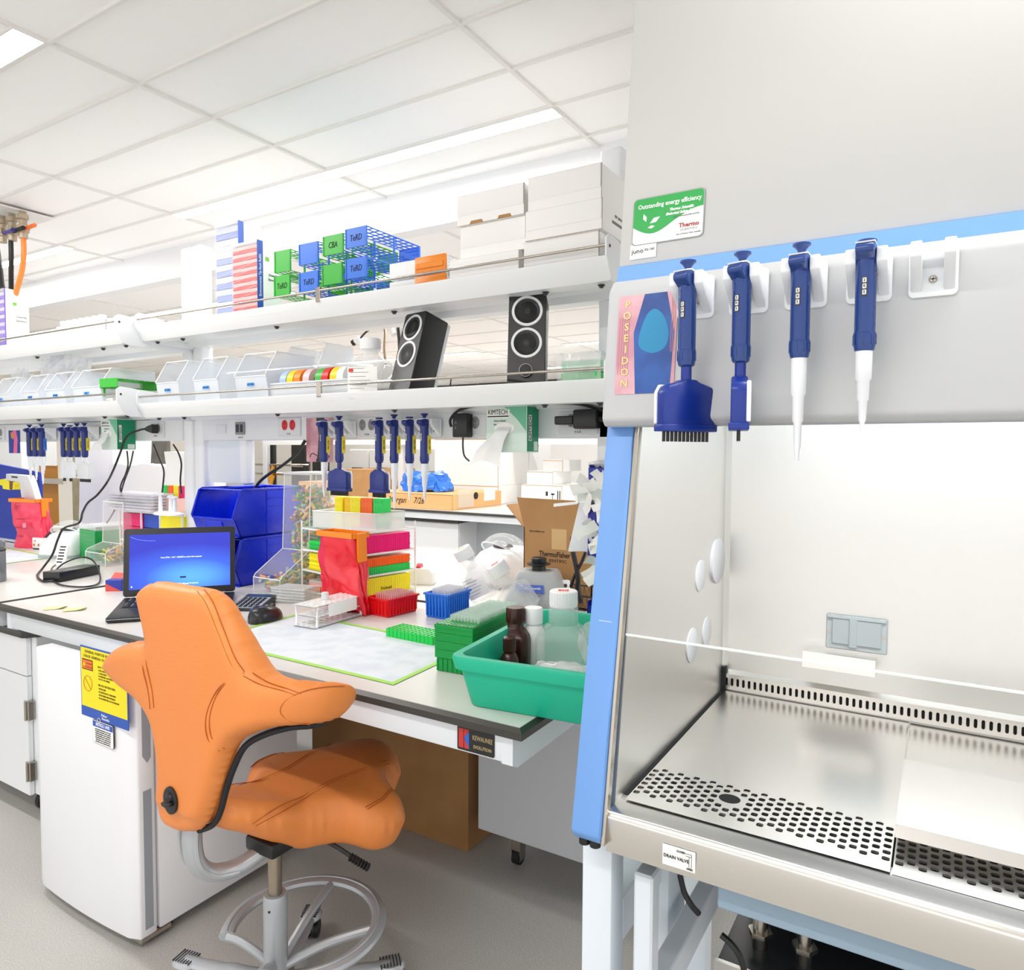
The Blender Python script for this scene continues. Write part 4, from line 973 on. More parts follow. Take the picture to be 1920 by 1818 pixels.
# ---- tip boxes
TIPM = mat('tip_clear', '#f4f4f4', .3, alpha=.5, noise=0)
def tips(b, x0, x1, y0, y1, z, nx, ny, r=.0028, h=.012, n=6):
    for i in range(nx):
        for j in range(ny): b.lathe([(r, 0), (r*1.15, h)], n, (x0+(i+.5)*(x1-x0)/nx, y0+(j+.5)*(y1-y0)/ny, z), cap=False)
    return b
def ribbed_box(b, w, d, h, nr, taper=.006, rim=.004):
    def ring(z, s, rib=0):
        out = []
        return out
    b.add([(-w/2+taper, -d/2+taper, 0), (w/2-taper, -d/2+taper, 0), (w/2-taper, d/2-taper, 0), (-w/2+taper, d/2-taper, 0), (-w/2, -d/2, h), (w/2, -d/2, h), (w/2, d/2, h), (-w/2, d/2, h),
           (-w/2+.004, -d/2+.004, h), (w/2-.004, -d/2+.004, h), (w/2-.004, d/2-.004, h), (-w/2+.004, d/2-.004, h), (-w/2+taper+.003, -d/2+taper+.003, h*.25), (w/2-taper-.003, -d/2+taper+.003, h*.25), (w/2-taper-.003, d/2-taper-.003, h*.25), (-w/2+taper+.003, d/2-taper-.003, h*.25)],
          [(3, 2, 1, 0), (0, 1, 5, 4), (1, 2, 6, 5), (2, 3, 7, 6), (3, 0, 4, 7), (4, 5, 9, 8), (5, 6, 10, 9), (6, 7, 11, 10), (7, 4, 8, 11), (8, 9, 13, 12), (9, 10, 14, 13), (10, 11, 15, 14), (11, 8, 12, 15), (12, 13, 14, 15)])
    b.box(-w/2-rim, w/2+rim, -d/2-rim, -d/2, h-.007, h+.0005); b.box(-w/2-rim, w/2+rim, d/2, d/2+rim, h-.007, h+.0005); b.box(-w/2-rim, -w/2, -d/2, d/2, h-.007, h+.0005); b.box(w/2, w/2+rim, -d/2, d/2, h-.007, h+.0005)
    for k in range(nr):
        x = -w/2+.012+(w-.024)*k/(nr-1); b.box(x-.0025, x+.0025, -d/2-.0015, -d/2+taper, .008, h-.010)
        b.box(x-.0025, x+.0025, d/2-taper, d/2+.0015, .008, h-.010)
    m = max(3, int(nr*d/w))
    for k in range(m):
        y = -d/2+.010+(d-.02)*k/(m-1); b.box(w/2-taper, w/2+.0015, y-.0025, y+.0025, .008, h-.010); b.box(-w/2-.0015, -w/2+taper, y-.0025, y+.0025, .008, h-.010)
    return b
def tip_box(name, label, m, p, q, w, d, h, an, tip=True, tm=TIPM, nr=10, lift=.0):
    t = thing(name, label, 'pipette tip box', (p.x, p.y, Z0), an)
    obj('tray', ribbed_box(B().mat(m), w, d, h, nr), t)
    if tip:
        obj('deck', B().mat(m).box(-w/2+.004, w/2-.004, -d/2+.004, d/2-.004, h-.012, h-.009), t)
        obj('tips', tips(B().mat(tm), -w/2+.03, w/2-.008, -d/2+.01, d/2-.008, h-.009, 12, 8, .0032, .022), t, kind='stuff')
    return t
REDP = plastic('red_plastic', '#e8131c', .3); c = (P(690, 1160)+P(779, 1148))/2
a1 = yaw2(P(716, 1167), P(779, 1151))
tip_box('tip_box', 'red ribbed tip box with pale pink tips on the bench pad', REDP, P(722, 1150)+Vector((.015, .03, 0)), None, .165, .115, .070, a1, tm=mat('tip_pink', '#f3c9c9', .35, alpha=.6, noise=0))
BLUP = plastic('blue_plastic', '#1c6fdc', .3)
tip_box('tip_box', 'blue ribbed tip box with clear tips, half behind the green rack', BLUP, P(822, 1158)+Vector((.0, .06, 0)), None, .15, .11, .095, a1+.1)
# light green 96 well rack
GRP = plastic('green_plastic', '#16d052', .35)
b = B().mat(GRP); W4, D4, H4 = .21, .085, .028
def rack96(b, w, d, h, nx, ny, hr=.4):
    perf(b, -w/2, w/2, -d/2, d/2, h, nx, ny, hr, th=h*.8)
    b.add([(-w/2, -d/2, 0), (w/2, -d/2, 0), (w/2, d/2, 0), (-w/2, d/2, 0), (-w/2, -d/2, h), (w/2, -d/2, h), (w/2, d/2, h), (-w/2, d/2, h)], [(0, 1, 5, 4), (1, 2, 6, 5), (2, 3, 7, 6), (3, 0, 4, 7), (3, 2, 1, 0)])
    for k in range(nx): x = -w/2+(k+.5)*w/nx; b.box(x-w/nx*.4, x+w/nx*.4, -d/2-.0015, -d/2, .001, h-.002); 
    return b
p1, p2 = P(723, 1193), P(812, 1211); a4 = yaw2(p1, p2)
c = p1+Vector((cos(a4), sin(a4), 0))*.105+Vector((-sin(a4), cos(a4), 0))*.045
obj('well_rack', rack96(b, W4, D4, H4, 12, 5), label='bright green low well rack lying on the pad', cat='tube rack', loc=(c.x, c.y, Z0), rz=a4)
# tall dark green tip stack
GR2 = plastic('deep_green_plastic', '#0a9a49', .32)
p1, p2, p3 = P(814, 1256), P(862, 1267), P(872, 1262)
a5 = yaw2(P(814, 1256), P(872, 1266)); w5, d5, h5 = .125, .30, .125
fl = P(815, 1257)
w5 = .128; dd = Vector((cos(a5), sin(a5), 0)); nn = Vector((-sin(a5), cos(a5), 0)); c = fl+dd*w5/2+nn*.16
t = thing('tip_rack_stack', 'tall deep green stack of tip racks topped with clear tips, beside the green tub', 'pipette tip box', (c.x, c.y, Z0), a5)
h5 = .138; D5 = .32
b = B().mat(GR2).box(-w5/2+.004, w5/2-.004, -D5/2+.004, D5/2-.004, 0, .04, .002)
for k in range(8): x = -w5/2+.008+k*(w5-.016)/7; b.box(x-.002, x+.002, -D5/2+.001, -D5/2+.006, .002, .036)
for k in range(4): b.box(-w5/2-.0005*(k % 2), w5/2+.0005*(k % 2), -D5/2, D5/2, .04+k*.0245, .064+k*.0245, .0012)
b.box(-w5/2-.0015, w5/2+.0015, -D5/2-.0015, D5/2+.0015, h5-.010, h5, .001)
obj('racks', b, t)
perf(B(), 0, 1, 0, 1, 0, 1, 1)
b = B().mat(GR2); perf(b, -w5/2, w5/2, -D5/2, D5/2, h5+.002, 10, 24, .34, .0015); obj('deck', b, t)
obj('tips', tips(B().mat(mat('tip_greenish', '#dfeee6', .3, alpha=.5, noise=0)), -w5/2+.018, w5/2-.008, -D5/2+.05, D5/2-.02, h5+.002, 9, 20, .0042, .017, 7), t, kind='stuff')
fl2 = P(862, 1267)

# ---- green tub
TUB = mat('tub_green', '#12b893', .45, noise=.06)
b = B().mat(TUB)
# footprint from its near left base corner; long side runs to the right behind the cabinet
f0 = P(880, 1322); f1 = P(1088, 1358); at_ = yaw2(f0, f1)
tb_ = thing('green_tub', 'large sea green plastic tub of bottles beside the safety cabinet', 'tub', (f0.x, f0.y, Z0), at_)
bw, bd, bh = .42, .52, .132
def ringp(x0, x1, y0, y1, z, r=.03, n=5): return [(x, y, z) for x, y in rrect(x1-x0, y1-y0, r, n, (x0+x1)/2, (y0+y1)/2)]
f = .035
rings = [ringp(0, bw, 0, bd, 0), ringp(-.004, bw+.004, -.004, bd+.004, .004), ringp(-.022, bw+.022, -.022, bd+.022, .088), ringp(-.024, bw+.024, -.024, bd+.024, .096), ringp(-.034, bw+.034, -.034, bd+.034, .098), ringp(-.040, bw+.040, -.040, bd+.040, bh-.006),
         ringp(-.038, bw+.038, -.038, bd+.038, bh), ringp(-.020, bw+.020, -.020, bd+.020, bh), ringp(-.016, bw+.016, -.016, bd+.016, bh-.008), ringp(-.012, bw+.012, -.012, bd+.012, .085), ringp(-.006, bw+.006, -.006, bd+.006, .07), ringp(.01, bw-.01, .01, bd-.01, .008)]
n = len(rings[0]); vs = [p for r in rings for p in r]
fs = [(j*n+k, j*n+(k+1) % n, (j+1)*n+(k+1) % n, (j+1)*n+k) for j in range(len(rings)-1) for k in range(n)]+[tuple(range(n))[::-1], tuple((len(rings)-1)*n+k for k in range(n))]
obj('basin', b.add(vs, fs), tb_, smooth=50)
MT = tb_.matrix_basis.copy()
def intub(px, py, zz): return at(px, py, Z=BZ+zz)

# ---- bottles
def sq_bottle(name, label, loc, s, h, m, capm, rz=0, rot=None, cat='bottle', capr=None, caph=.03, group=None, lab=None, logo=None, shoulder=.68, neck=.38, capz=None):
    s *= 1.28; h *= 1.22; caph *= 1.25; capr = (capr or s*neck)*1.28
    t = thing(name, label, cat, loc, rz, group, rot)
    b = B().mat(m); rg = []
    for z, k in ((0, .92), (.004, 1), (h*shoulder, 1), (h*(shoulder+.08), .93), (h*(shoulder+.2), .55), (h*(shoulder+.22), neck), (h, neck)):
        rr = .22 if k > .6 else .48
        rg.append([(x, y, z) for x, y in rrect(2*s*k, 2*s*k, 2*s*k*rr, 4)])
    n = len(rg[0]); b.add([p for r in rg for p in r], [(j*n+q, j*n+(q+1) % n, (j+1)*n+(q+1) % n, (j+1)*n+q) for j in range(len(rg)-1) for q in range(n)]+[tuple(range(n))[::-1]])
    obj('bottle_body', b, t, smooth=50)
    cr = capr or s*neck*1.25
    b = B().mat(capm).lathe([(cr*.98, h-.004), (cr, h), (cr, h+caph-.003), (cr*.94, h+caph), (.0001, h+caph)], 28)
    for k in range(28): b.box(cr-.0002, cr+.0006, -.0008, .0008, h+.001, h+caph-.004, T=Matrix.Rotation(2*pi*k/28, 4, 'Z'))
    cp = obj('cap', b, t)
    if logo: obj('cap_print', B().mat(logo).prism(rrect(cr*.75, cr*.7, .003), h+caph+.0002, h+caph+.0006).mat(PAPER).text('1L', cr*.5, Matrix.Translation((0, 0, h+caph+.0008))), cp)
    if lab:
        b = B().mat(PAPER).box(-s*.82, s*.82, -s-.0008, -s-.0003, h*.12, h*shoulder*.92)
        b.mat(lab).box(-s*.76, -s*.5, -s-.0012, -s-.0007, h*shoulder*.78, h*shoulder*.88); b.mat(INK)
        for k in range(6): b.box(-s*.7, s*(.1+.08*(k*7 % 5)), -s-.0012, -s-.0007, h*(.2+.075*k), h*(.2+.075*k)+.0012)
        obj('bottle_label', b, t, label='white printed label')
    return t
PET = mat('clear_bottle', '#eef3f5', .06, alpha=.30, noise=0, spec=.8); CAPW = plastic('cap_white', '#f3f4f6', .35)
BRN = plastic('brown_bottle', '#3c1914', .25); NAT = plastic('natural_plastic', '#eceeed', .4)
LRED = mat('print_red', '#d9452f', .5); LYEL = mat('print_yellow', '#d6a11c', .5)
c = intub(965, 1262, .012)
def on_tub(px, py, z): p = at(px, py, Z=BZ+z); return (p.x, p.y, BZ+.010)
sq_bottle('brown_bottle', 'dark brown square reagent bottle, the largest brown one in the green tub', on_tub(966, 1240, .03), .036, .115, BRN, BRN, at_+.15, capr=.021, caph=.032, shoulder=.66, neck=.5)
t = thing('brown_bottle', 'small dark brown bottle in front of the large one in the tub', 'bottle', on_tub(955, 1225, .085)); t.location.z = BZ+.0095
t.scale = (1.35,)*3; obj('bottle_body', B().mat(BRN).lathe([(.018, 0), (.019, .003), (.019, .045), (.014, .056), (.010, .060), (.010, .066)], 22), t); obj('cap', B().mat(BRN).lathe([(.0135, .062), (.0135, .088), (.012, .090), (.001, .0905)], 22), t)
t = thing('white_bottle', 'round white bottle behind the brown bottles in the tub', 'bottle', on_tub(1000, 1192, .10))
t.scale = (1.2,)*3; obj('bottle_body', B().mat(NAT).lathe([(.026, 0), (.028, .004), (.028, .085), (.022, .102), (.018, .105), (.018, .112)], 26), t); obj('cap', B().mat(CAPW).lathe([(.023, .108), (.023, .143), (.021, .146), (.001, .147)], 26), t)
p = at(1050, 1220, Z=BZ+.06)
sq_bottle('media_bottle', 'big clear square bottle with a white cap standing in the green tub', (p.x+.0, p.y+.02, BZ+.0095), .062, .150, PET, CAPW, at_+.3, capr=.032, caph=.034, logo=LRED, shoulder=.5, neck=.55)
p = at(1085, 1235, Z=BZ+.08)
t = thing('plastic_bag', 'crumpled clear bag of small plastic parts in the green tub', 'plastic bag', (p.x-.02, p.y-.055, BZ+.062), .2)
FILM = mat('clear_film', '#f3f4f5', .12, alpha=.42, noise=0, spec=1)
def crumple(nu, nv, fn, amp=.006, sc=30, seed=0):
    out = []
    for i in range(nu):
        row = []
        for j in range(nv):
            q = Vector(fn(i/(nu-1), j/(nv-1))); row.append(q+mnoise.noise_vector(q*sc+Vector((seed, 0, 0)))*amp)
        out.append(row)
    return out
b = B().mat(FILM)
for s in (1, -1): b.sheet(crumple(18, 12, lambda u, v: ((u-.5)*.16, (v-.5)*.10, .0+s*.022*sin(pi*u)*sin(pi*v)), .007, 34, 3 if s > 0 else 9), 18, 12)
obj('film', b, t, smooth=60)
b = B().mat(NAT); random.seed(5)
for k in range(40): b.cyl((random.uniform(-.06, .06), random.uniform(-.035, .035), random.uniform(-.012, .006)), (random.uniform(-.06, .06), random.uniform(-.035, .035), random.uniform(-.012, .006)), .003, n=6) if k % 5 == 0 else b.lathe([(.004, 0), (.004, .005)], 7, (random.uniform(-.06, .06), random.uniform(-.035, .035), random.uniform(-.012, .006)))
obj('plastic_parts', b, t, kind='stuff')
t = thing('absorbent_pack', 'translucent white pack lying flat in the tub under the bag', 'plastic pack', (p.x-.02, p.y-.05, BZ+.0095), at_)
obj('pack', B().mat(mat('foam_white', '#dfe4e2', .6, alpha=.85)).box(-.10, .11, -.09, .09, 0, .032, .008, 2), t)
p = at(1100, 1190, Z=BZ+.09)
b_t = sq_bottle('media_bottle', 'clear bottle with a red marked label leaning at the right of the green tub', (p.x+.022, p.y+.015, BZ+.03), .036, .12, PET, CAPW, lab=LRED, rot=(R(8), R(38), R(-40)), capr=.022)

# ---- three media bottles lying and standing behind the green rack
def aim(p, q):  # rotation that points +z from p to q
    return (Vector(q)-Vector(p)).to_track_quat('Z', 'Y').to_euler()
p = P(905, 1128); 
sq_bottle('media_bottle', 'clear bottle with a yellow marked cap behind the green tip racks', tuple(P(915, 1135).xy)+(Z0+.045,), .048, .150, PET, CAPW, rot=(R(14), R(-27), R(10)), logo=LYEL, lab=LYEL, capr=.030, caph=.034, shoulder=.5, neck=.5)
sq_bottle('media_bottle', 'clear bottle with a red marked cap, tilted, in front of the vortex mixer', tuple(P(985, 1168).xy)+(Z0+.045,), .046, .140, PET, CAPW, rot=(R(14), R(-30), R(10)), logo=LRED, capr=.030, caph=.034, shoulder=.5, neck=.5)

# ---- vortex mixer (grey wedge) and its timer
GV = mat('mixer_grey', '#a6a9ab', .42); SGN = mat('sign_blue', '#1e4fb8', .4)
def vortex(name, label, loc, rz, m, logo=True, s=1, txt=('Fisher Scientific',)):
    t = thing(name, label, 'vortex mixer', loc, rz)
    b = B().mat(m)
    rg = [(.085, .075, 0, 0), (.088, .078, .006, 0), (.080, .072, .05, .0), (.056, .050, .115, .008), (.050, .045, .122, .008)]
    rr = [[(x*s, (y+oy)*s, z*s) for x, y in rrect(2*hx, 2*hy, .012, 3)] for hx, hy, z, oy in rg]
    n = len(rr[0]); b.add([q for r in rr for q in r], [(j*n+q, j*n+(q+1) % n, (j+1)*n+(q+1) % n, (j+1)*n+q) for j in range(len(rr)-1) for q in range(n)]+[tuple(range(n))[::-1], tuple((len(rr)-1)*n+q for q in range(n))])
    obj('housing', b, t)
    b = B().mat(BLACK).lathe([(.020, .119), (.019, .134), (.034, .139), (.034, .1415), (.020, .143), (.022, .156), (.019, .158), (.001, .155)], 28, (0, .008*s, 0)); b.v = [v*s for v in b.v] if s != 1 else b.v
    obj('cup_head', b, t, label='black rubber cup on top')
    if logo:
        nn = Vector((0, -.065, .024)).normalized(); M = face((-.008*s, -.0655*s, .083*s), nn, off=.001) @ Matrix.Scale(s, 4)
        b = B().mat(SGN).prism([(-.042, .010), (.036, .010), (.038, -.014), (.01, -.010), (-.042, -.012)], -.0004, .0004, T=M)
        b.mat(PAPER).text(txt[0], .0085, M @ Matrix.Translation((.006, .0, .001)), sx=.9, bold=.01); b.tube([M @ Vector((-.034+.006*cos(q*pi/8), .0+.006*sin(q*pi/8), .001)) for q in range(17)], .0006, 4, smooth=1)
        b.mat(SGN).text('VORTEX MIXER', .0045, M @ Matrix.Translation((.016, -.020, .0006)))
        obj('maker_plate', b, t, label='blue nameplate with white lettering')
    return t
vortex('vortex_mixer', 'grey vortex mixer with a black cup head and blue nameplate', (*P(1008, 1150).xy, Z0), R(18), GV, s=1.4)
c = P(1040, 1152)
t = thing('digital_timer', 'white digital timer standing in front of the vortex mixer', 'timer', (c.x, c.y+.03, Z0), R(24), rot=(R(-14), 0, R(24)))
t.scale = (1.5,)*3; b = B().mat(WPL).box(-.030, .030, -.007, .007, 0, .088, .005, 2); obj('case', b, t)
obj('display', B().mat(mat('lcd_grey', '#5f7486', .25)).box(-.021, .021, -.0082, -.007, .034, .056, .001), t)
b = B().mat(mat('button_lilac', '#8f86c8', .5))
for k in range(3): b.mat(DARK if k == 2 else mat('button_lilac')).cyl((-.018+k*.018, -.007, .072), (-.018+k*.018, -.0085, .072), .005, n=14)
b.mat(INK).cyl((-.010, -.007, .018), (-.010, -.0085, .018), .008, n=16); b.cyl((.012, -.007, .018), (.012, -.0085, .018), .008, n=16); obj('buttons', b, t)

# ---- mini centrifuges with clear domes
DOME = mat('dome_clear', '#f0f5f8', .05, alpha=.22, noise=0, spec=1)
CWH = plastic('instrument_white', '#e9edf0', .3)
def centrifuge(label, loc, rz, s=1, name='mini_centrifuge'):
    t = thing(name, label, 'centrifuge', loc, rz)
    b = B().mat(CWH); rg = [(.075, .085, 0, 0), (.078, .088, .012, 0), (.075, .085, .045, 0), (.060, .062, .085, .010), (.045, .045, .098, .018)]
    rr = [[(x*s, (y+oy)*s, z*s) for x, y in rrect(2*hx, 2*hy, .028, 4)] for hx, hy, z, oy in rg]
    n = len(rr[0]); b.add([q for r in rr for q in r], [(j*n+q, j*n+(q+1) % n, (j+1)*n+(q+1) % n, (j+1)*n+q) for j in range(len(rr)-1) for q in range(n)]+[tuple(range(n))[::-1], tuple((len(rr)-1)*n+q for q in range(n))])
    b.mat(mat('instrument_grey_base', '#a9afb5', .4)).prism(rrect(.158*s, .178*s, .028*s, 4), 0, .012*s)
    obj('housing', b, t, smooth=40)
    M = Matrix.Translation((0, .004*s, .075*s)) @ Matrix.Rotation(R(-35), 4, 'X')
    R_ = .072*s
    obj('rotor', B().mat(DARK).lathe([(.030*s, 0), (.045*s, .012*s), (.012*s, .022*s), (.008*s, .035*s)], 18, T=M), t)
    b = B().mat(DOME).lathe([(R_*cos(pi/2*q/8), R_*.85*sin(pi/2*q/8)) for q in range(8)]+[(.002, R_*.85)], 32, T=M, cap=False)
    b.mat(mat('dome_rim', '#f5f8fa', .1, alpha=.6)).lathe([(R_, -.003), (R_*1.05, -.003), (R_*1.05, .004), (R_, .004)], 32, T=M, cap=False)
    obj('dome_lid', b, t, label='clear domed lid', smooth=60)
    return t
centrifuge('white mini centrifuge with a raised clear dome, left of the open brown carton', (*P(945, 1092).xy, Z0), R(-18), 1.75)
# ---- tape box with tape rolls, seen past the rack
c = P(790, 1096); t = thing('tape_dispenser', 'plain white tape dispenser box behind the coloured rack', 'tape dispenser', (c.x-.01, c.y+.03, Z0), R(22))
obj('case', B().mat(WPL).prism([(-.055, 0), (.055, 0), (.055, .055), (.038, .078), (-.035, .078), (-.055, .06)], -.04, .04, 'y', bev=.002), t)
def roll(loc, m, label, rz=0, r=.030, w=.019, core=.014, group='coloured tape rolls in the white holder', name='tape_roll'):
    t = thing(name, label, 'tape roll', loc, rz, group)
    b = B().mat(m); M = Matrix.Rotation(pi/2, 4, 'Y') @ Matrix.Translation((0, 0, -w/2))
    b.lathe([(core, 0), (r, 0), (r, w), (core, w)], 36, T=M, cap=False); obj('tape', b, t)
    obj('core', B().mat(DARK).lathe([(core*.85, .001), (core, .001), (core, w-.001), (core*.85, w-.001), (core*.85, .001)], 24, T=M, cap=False), t)
    return t
TC = {'red': plastic('tape_red', '#d8262c', .35), 'yellow': plastic('tape_yellow', '#ffd21a', .35), 'orange': plastic('tape_orange', '#f98c17', .35), 'green': plastic('tape_green', '#49b44a', .35), 'blue': plastic('tape_blue', '#a7c3e6', .35), 'pink': plastic('tape_pink', '#f3c3cb', .35), 'white': plastic('tape_white', '#f4f3f0', .4)}
c2p = t.matrix_basis @ Vector((-.02, 0, .07)); roll((c2p.x, c2p.y, Z0+.066), TC['red'], 'red tape roll poking out of the white dispenser box', R(22), .032, group=None); 
c2p = t.matrix_basis @ Vector((-.055, .01, .07)); roll((c2p.x-.01, c2p.y, Z0+.034), TC['yellow'], 'yellow tape roll standing beside the white dispenser box', R(22), .033, group=None)
# ---- pencil
a, q = P(662, 1148), P(690, 1138); 
b = B().mat(plastic('pencil_orange', '#e8852c', .4)).cyl((0, 0, .004), (.10, 0, .004), .0038, n=6); b.mat(mat('pencil_ferrule', '#9a7446', .3, .9)).cyl((.10, 0, .004), (.112, 0, .004), .0039, n=10)
obj('pencil', b, label='orange pencil lying under the corner of the red bag', cat='pencil', loc=(P(668, 1150).x, P(668, 1150).y, Z0+.0004), rz=R(62))

# ---- blue stacking bins
BIN = plastic('bin_blue', '#0a2ad0', .28)
def bin_mesh(m, w, d, h, th=.004, nose=.055, cut=.36, back=True):
    """Open stacking bin; the hopper mouth faces -y."""
    b = B().mat(m)
    side = [(-d/2-nose*.0, h*.12), (-d/2+.012, 0), (d/2, 0), (d/2, h), (-d/2+d*cut, h), (-d/2+.028, h*.44), (-d/2-.004, h*.40)]
    side = [(-d/2+.025, 0), (d/2, 0), (d/2, h), (-d/2+.045, h), (-d/2+.03, h*.97), (-d/2-.012, h*.44), (-d/2-.006, h*.38)]
    for s in (-1, 1):
        x0 = s*w/2; b.prism(side, min(x0, x0-s*th), max(x0, x0-s*th), 'x', bev=.001)
        # raised rim along the sloping side edge
        b.tube([(x0-s*th/2, y, z) for y, z in ((d/2, h), (-d/2+.045, h), (-d/2+.03, h*.97), (-d/2-.012, h*.44), (-d/2-.006, h*.38))], .006, 8, smooth=1)
        b.box(min(x0, x0-s*.02), max(x0, x0-s*.02), -d/2+.04, d/2, h-.006, h)
        b.box(min(x0, x0+s*.003), max(x0, x0+s*.003), -d/2+d*.42, -d/2+d*.425+.004, .01, h-.01)
        for z in (h*.62, h*.8): b.box(min(x0, x0+s*.002), max(x0, x0+s*.002), -d/2+d*.44, d/2-.01, z, z+.003)
    b.box(-w/2, w/2, -d/2+.012, d/2, 0, th); b.box(-w/2, w/2, d/2-th, d/2, 0, h)
    b.prism([(-d/2+.025, 0), (-d/2+.030, 0), (-d/2-.002, h*.38), (-d/2-.008, h*.38)], -w/2, w/2, 'x')
    b.box(-w/2, w/2, -d/2+.035, -d/2+.075, h-.006, h, .002); b.tube([(-w/2, -d/2-.006, h*.385), (w/2, -d/2-.006, h*.385)], .005, 8, smooth=1); b.tube([(-w/2, d/2-.003, h), (w/2, d/2-.003, h)], .005, 8, smooth=1)
    return b
# placed from the near bottom corner on the bench
q = P(452, 1103); wB, dB, hB = .30, .38, .205
nb = P(440, 1104)
binx = nb.x-.06-wB/2+.0; 
def blue_bin(label, x, y, z, rz, sc=1):
    t = thing('storage_bin', label, 'storage bin', (x, y, z), rz, 'blue stacking bins on the bench')
    obj('bin_shell', bin_mesh(BIN, wB, dB, hB), t, smooth=40)
    lbm = B().mat(plastic('bin_label_slot', '#0d33e6', .3)).box(-.06, .06, -dB/2+.002, -dB/2+.012, .018, .072, .002)
    lbm.v = [Vector((v.x, v.y+ .022*(1-v.z/.07)-.008, v.z)) for v in lbm.v]
    obj('label_holder', lbm, t); return t
wB, dB, hB = .31, .42, .222
blue_bin('lower blue stacking bin behind the laptop screen', -2.915, 2.35, Z0, 0)
blue_bin('upper blue stacking bin resting on the other, open to the left of the chair', -2.915, 2.35, Z0+.232, 0)
for o in list(col.objects):
    if o.get('group') == 'blue stacking bins on the bench': o.location.x = -2.955; o.location.y = 2.345

# ---- clear tip dispenser bins full of coloured tube caps
ACR = mat('acrylic_clear', '#eef3f3', .1, alpha=.24, noise=0, spec=.8); ACRE = mat('acrylic_edge', '#fbfdfd', .2, alpha=.8, noise=0)
FROST = mat('frosted_plastic', '#eef1f3', .35, alpha=.5, noise=0)
CAPC = [plastic('mixed_cap_'+n, c, .35) for n, c in (('amber', '#dfb65c'), ('peach', '#e8a07c'), ('lime', '#b9c65a'), ('teal', '#5f9c97'), ('clear', '#c9cfd0'), ('green', '#5aa66a'), ('mauve', '#a99aa6'))]
def pieces(b, n, fn, r=.0085, L=.042, seed=1, mats=CAPC):
    rnd = random.Random(seed)
    for k in range(n):
        c = Vector(fn(rnd)); d = Vector((rnd.uniform(-1, 1), rnd.uniform(-1, 1), rnd.uniform(-.7, .7))).normalized()*L/2
        b.mat(mats[rnd.randrange(len(mats))]); b.cyl(c-d, c+d, r*rnd.uniform(.6, 1), n=7)
    return b
def dispenser(label, loc, rz, w, d, h, fill=.82, n=260, seed=1):
    t = thing('cap_dispenser', label, 'dispenser bin', loc, rz, 'clear gravity dispensers of mixed caps')
    side = [(-d*.5, 0), (-d*.5, .07), (-d*.5+.012, .085), (-d*.06, h*.34), (-d*.02, h), (d*.5, h), (d*.5, 0)]
    b = B().mat(ACR)
    b.mat(mat('dispenser_film', '#f2f4f5', .2, alpha=.16, noise=0))
    for s in (-1, 1): b.prism(side, s*w/2-.0015, s*w/2+.0015, 'x')
    for (y0, z0), (y1, z1) in zip(side[:-3], side[1:-2]):
        if (y0, z0) == side[1]: continue
        b.quad((-w/2, y0, z0), (w/2, y0, z0), (w/2, y1, z1), (-w/2, y1, z1))
    b.box(-w/2, w/2, d/2-.002, d/2, 0, h); b.box(-w/2, w/2, -d/2, d/2, 0, .003)
    b.mat(ACRE)
    for s in (-1, 1): b.tube([(s*w/2, y, z) for y, z in side], .0022, 5, smooth=1)
    b.tube([(-w/2, side[3][0], side[3][1]), (w/2, side[3][0], side[3][1])], .0022, 5, smooth=1); b.tube([(-w/2, side[4][0], h), (w/2, side[4][0], h)], .003, 5, smooth=1); b.tube([(-w/2, -d/2, .07), (w/2, -d/2, .07)], .003, 5, smooth=1)
    obj('clear_case', b, t)
    obj('lid', B().mat(mat('frost_lid', '#e9edef', .4, alpha=.8)).box(-w/2-.003, w/2+.003, -d*.04, d/2+.003, h, h+.010, .002), t)
    def fn(r):
        if r.random() < .16: return (r.uniform(-w/2+.016, w/2-.016), r.uniform(-d/2+.016, d/2-.03), r.uniform(.014, .075))
        z = r.uniform(.02, h*fill); k = max(0, (z-h*.55)/(h*.4)); return (r.uniform(-w/2+.016, w/2-.016), r.uniform(0+.01, d/2-.018), z*(1-.1*abs(r.uniform(-1, 1))))
    obj('mixed_caps', pieces(B(), n, fn, seed=seed), t, kind='stuff', label='heap of small coloured caps')
    return t
dispenser('tall clear dispenser of mixed coloured caps between the blue bins and the coloured rack', (-2.56, 2.30, Z0), 0, .175, .38, .53, .90, 800)

# ---- acrylic rack of coloured tube trays
RG = {k: plastic('rack_'+k, c, .3, emit=0) for k, c in (('yellow', '#fff21a'), ('pink', '#f0127e'), ('orange', '#ff6a1c'), ('green', '#1fd25c'), ('gold', '#ffcf10'), ('blue', '#1446b4'), ('magenta', '#e0136a'))}
def tray_box(m, L, w, h, loc, rz, label, group, writing=None, lid=None):
    t = thing('tube_tray', label, 'tube tray', loc, rz, group)
    b = B().mat(m).box(-L/2, L/2, -w/2, w/2, 0, h, .002)
    n = int(L/.0105)
    for k in range(n): x = -L/2+(k+.5)*L/n; b.box(x-.0036, x+.0036, -w/2-.0012, -w/2, .004, h-.004)
    for s in (-1, 1):
        for z in (h*.3, h*.72): b.box(s*L/2-.004, s*L/2+.008 if s > 0 else -L/2+.004, -w/2+.004, w/2-.004, z, z+.003) if s > 0 else b.box(-L/2-.008, -L/2+.004, -w/2+.004, w/2-.004, z, z+.003)
    obj('rack_body', b, t)
    if lid: obj('lid', B().mat(lid).box(-L/2-.001, L/2+.001, -w/2-.003, w/2+.003, h*.45, h+.016, .003), t)
    if writing: obj('handwriting', B().mat(INK).text(writing, .018, face((L*.05, -w/2-.0022, h*.36), (0, -1, 0)), slant=.2), t)
    return t
p0, p1, p2 = P(660, 1132), P(763, 1105), P(565, 1097)
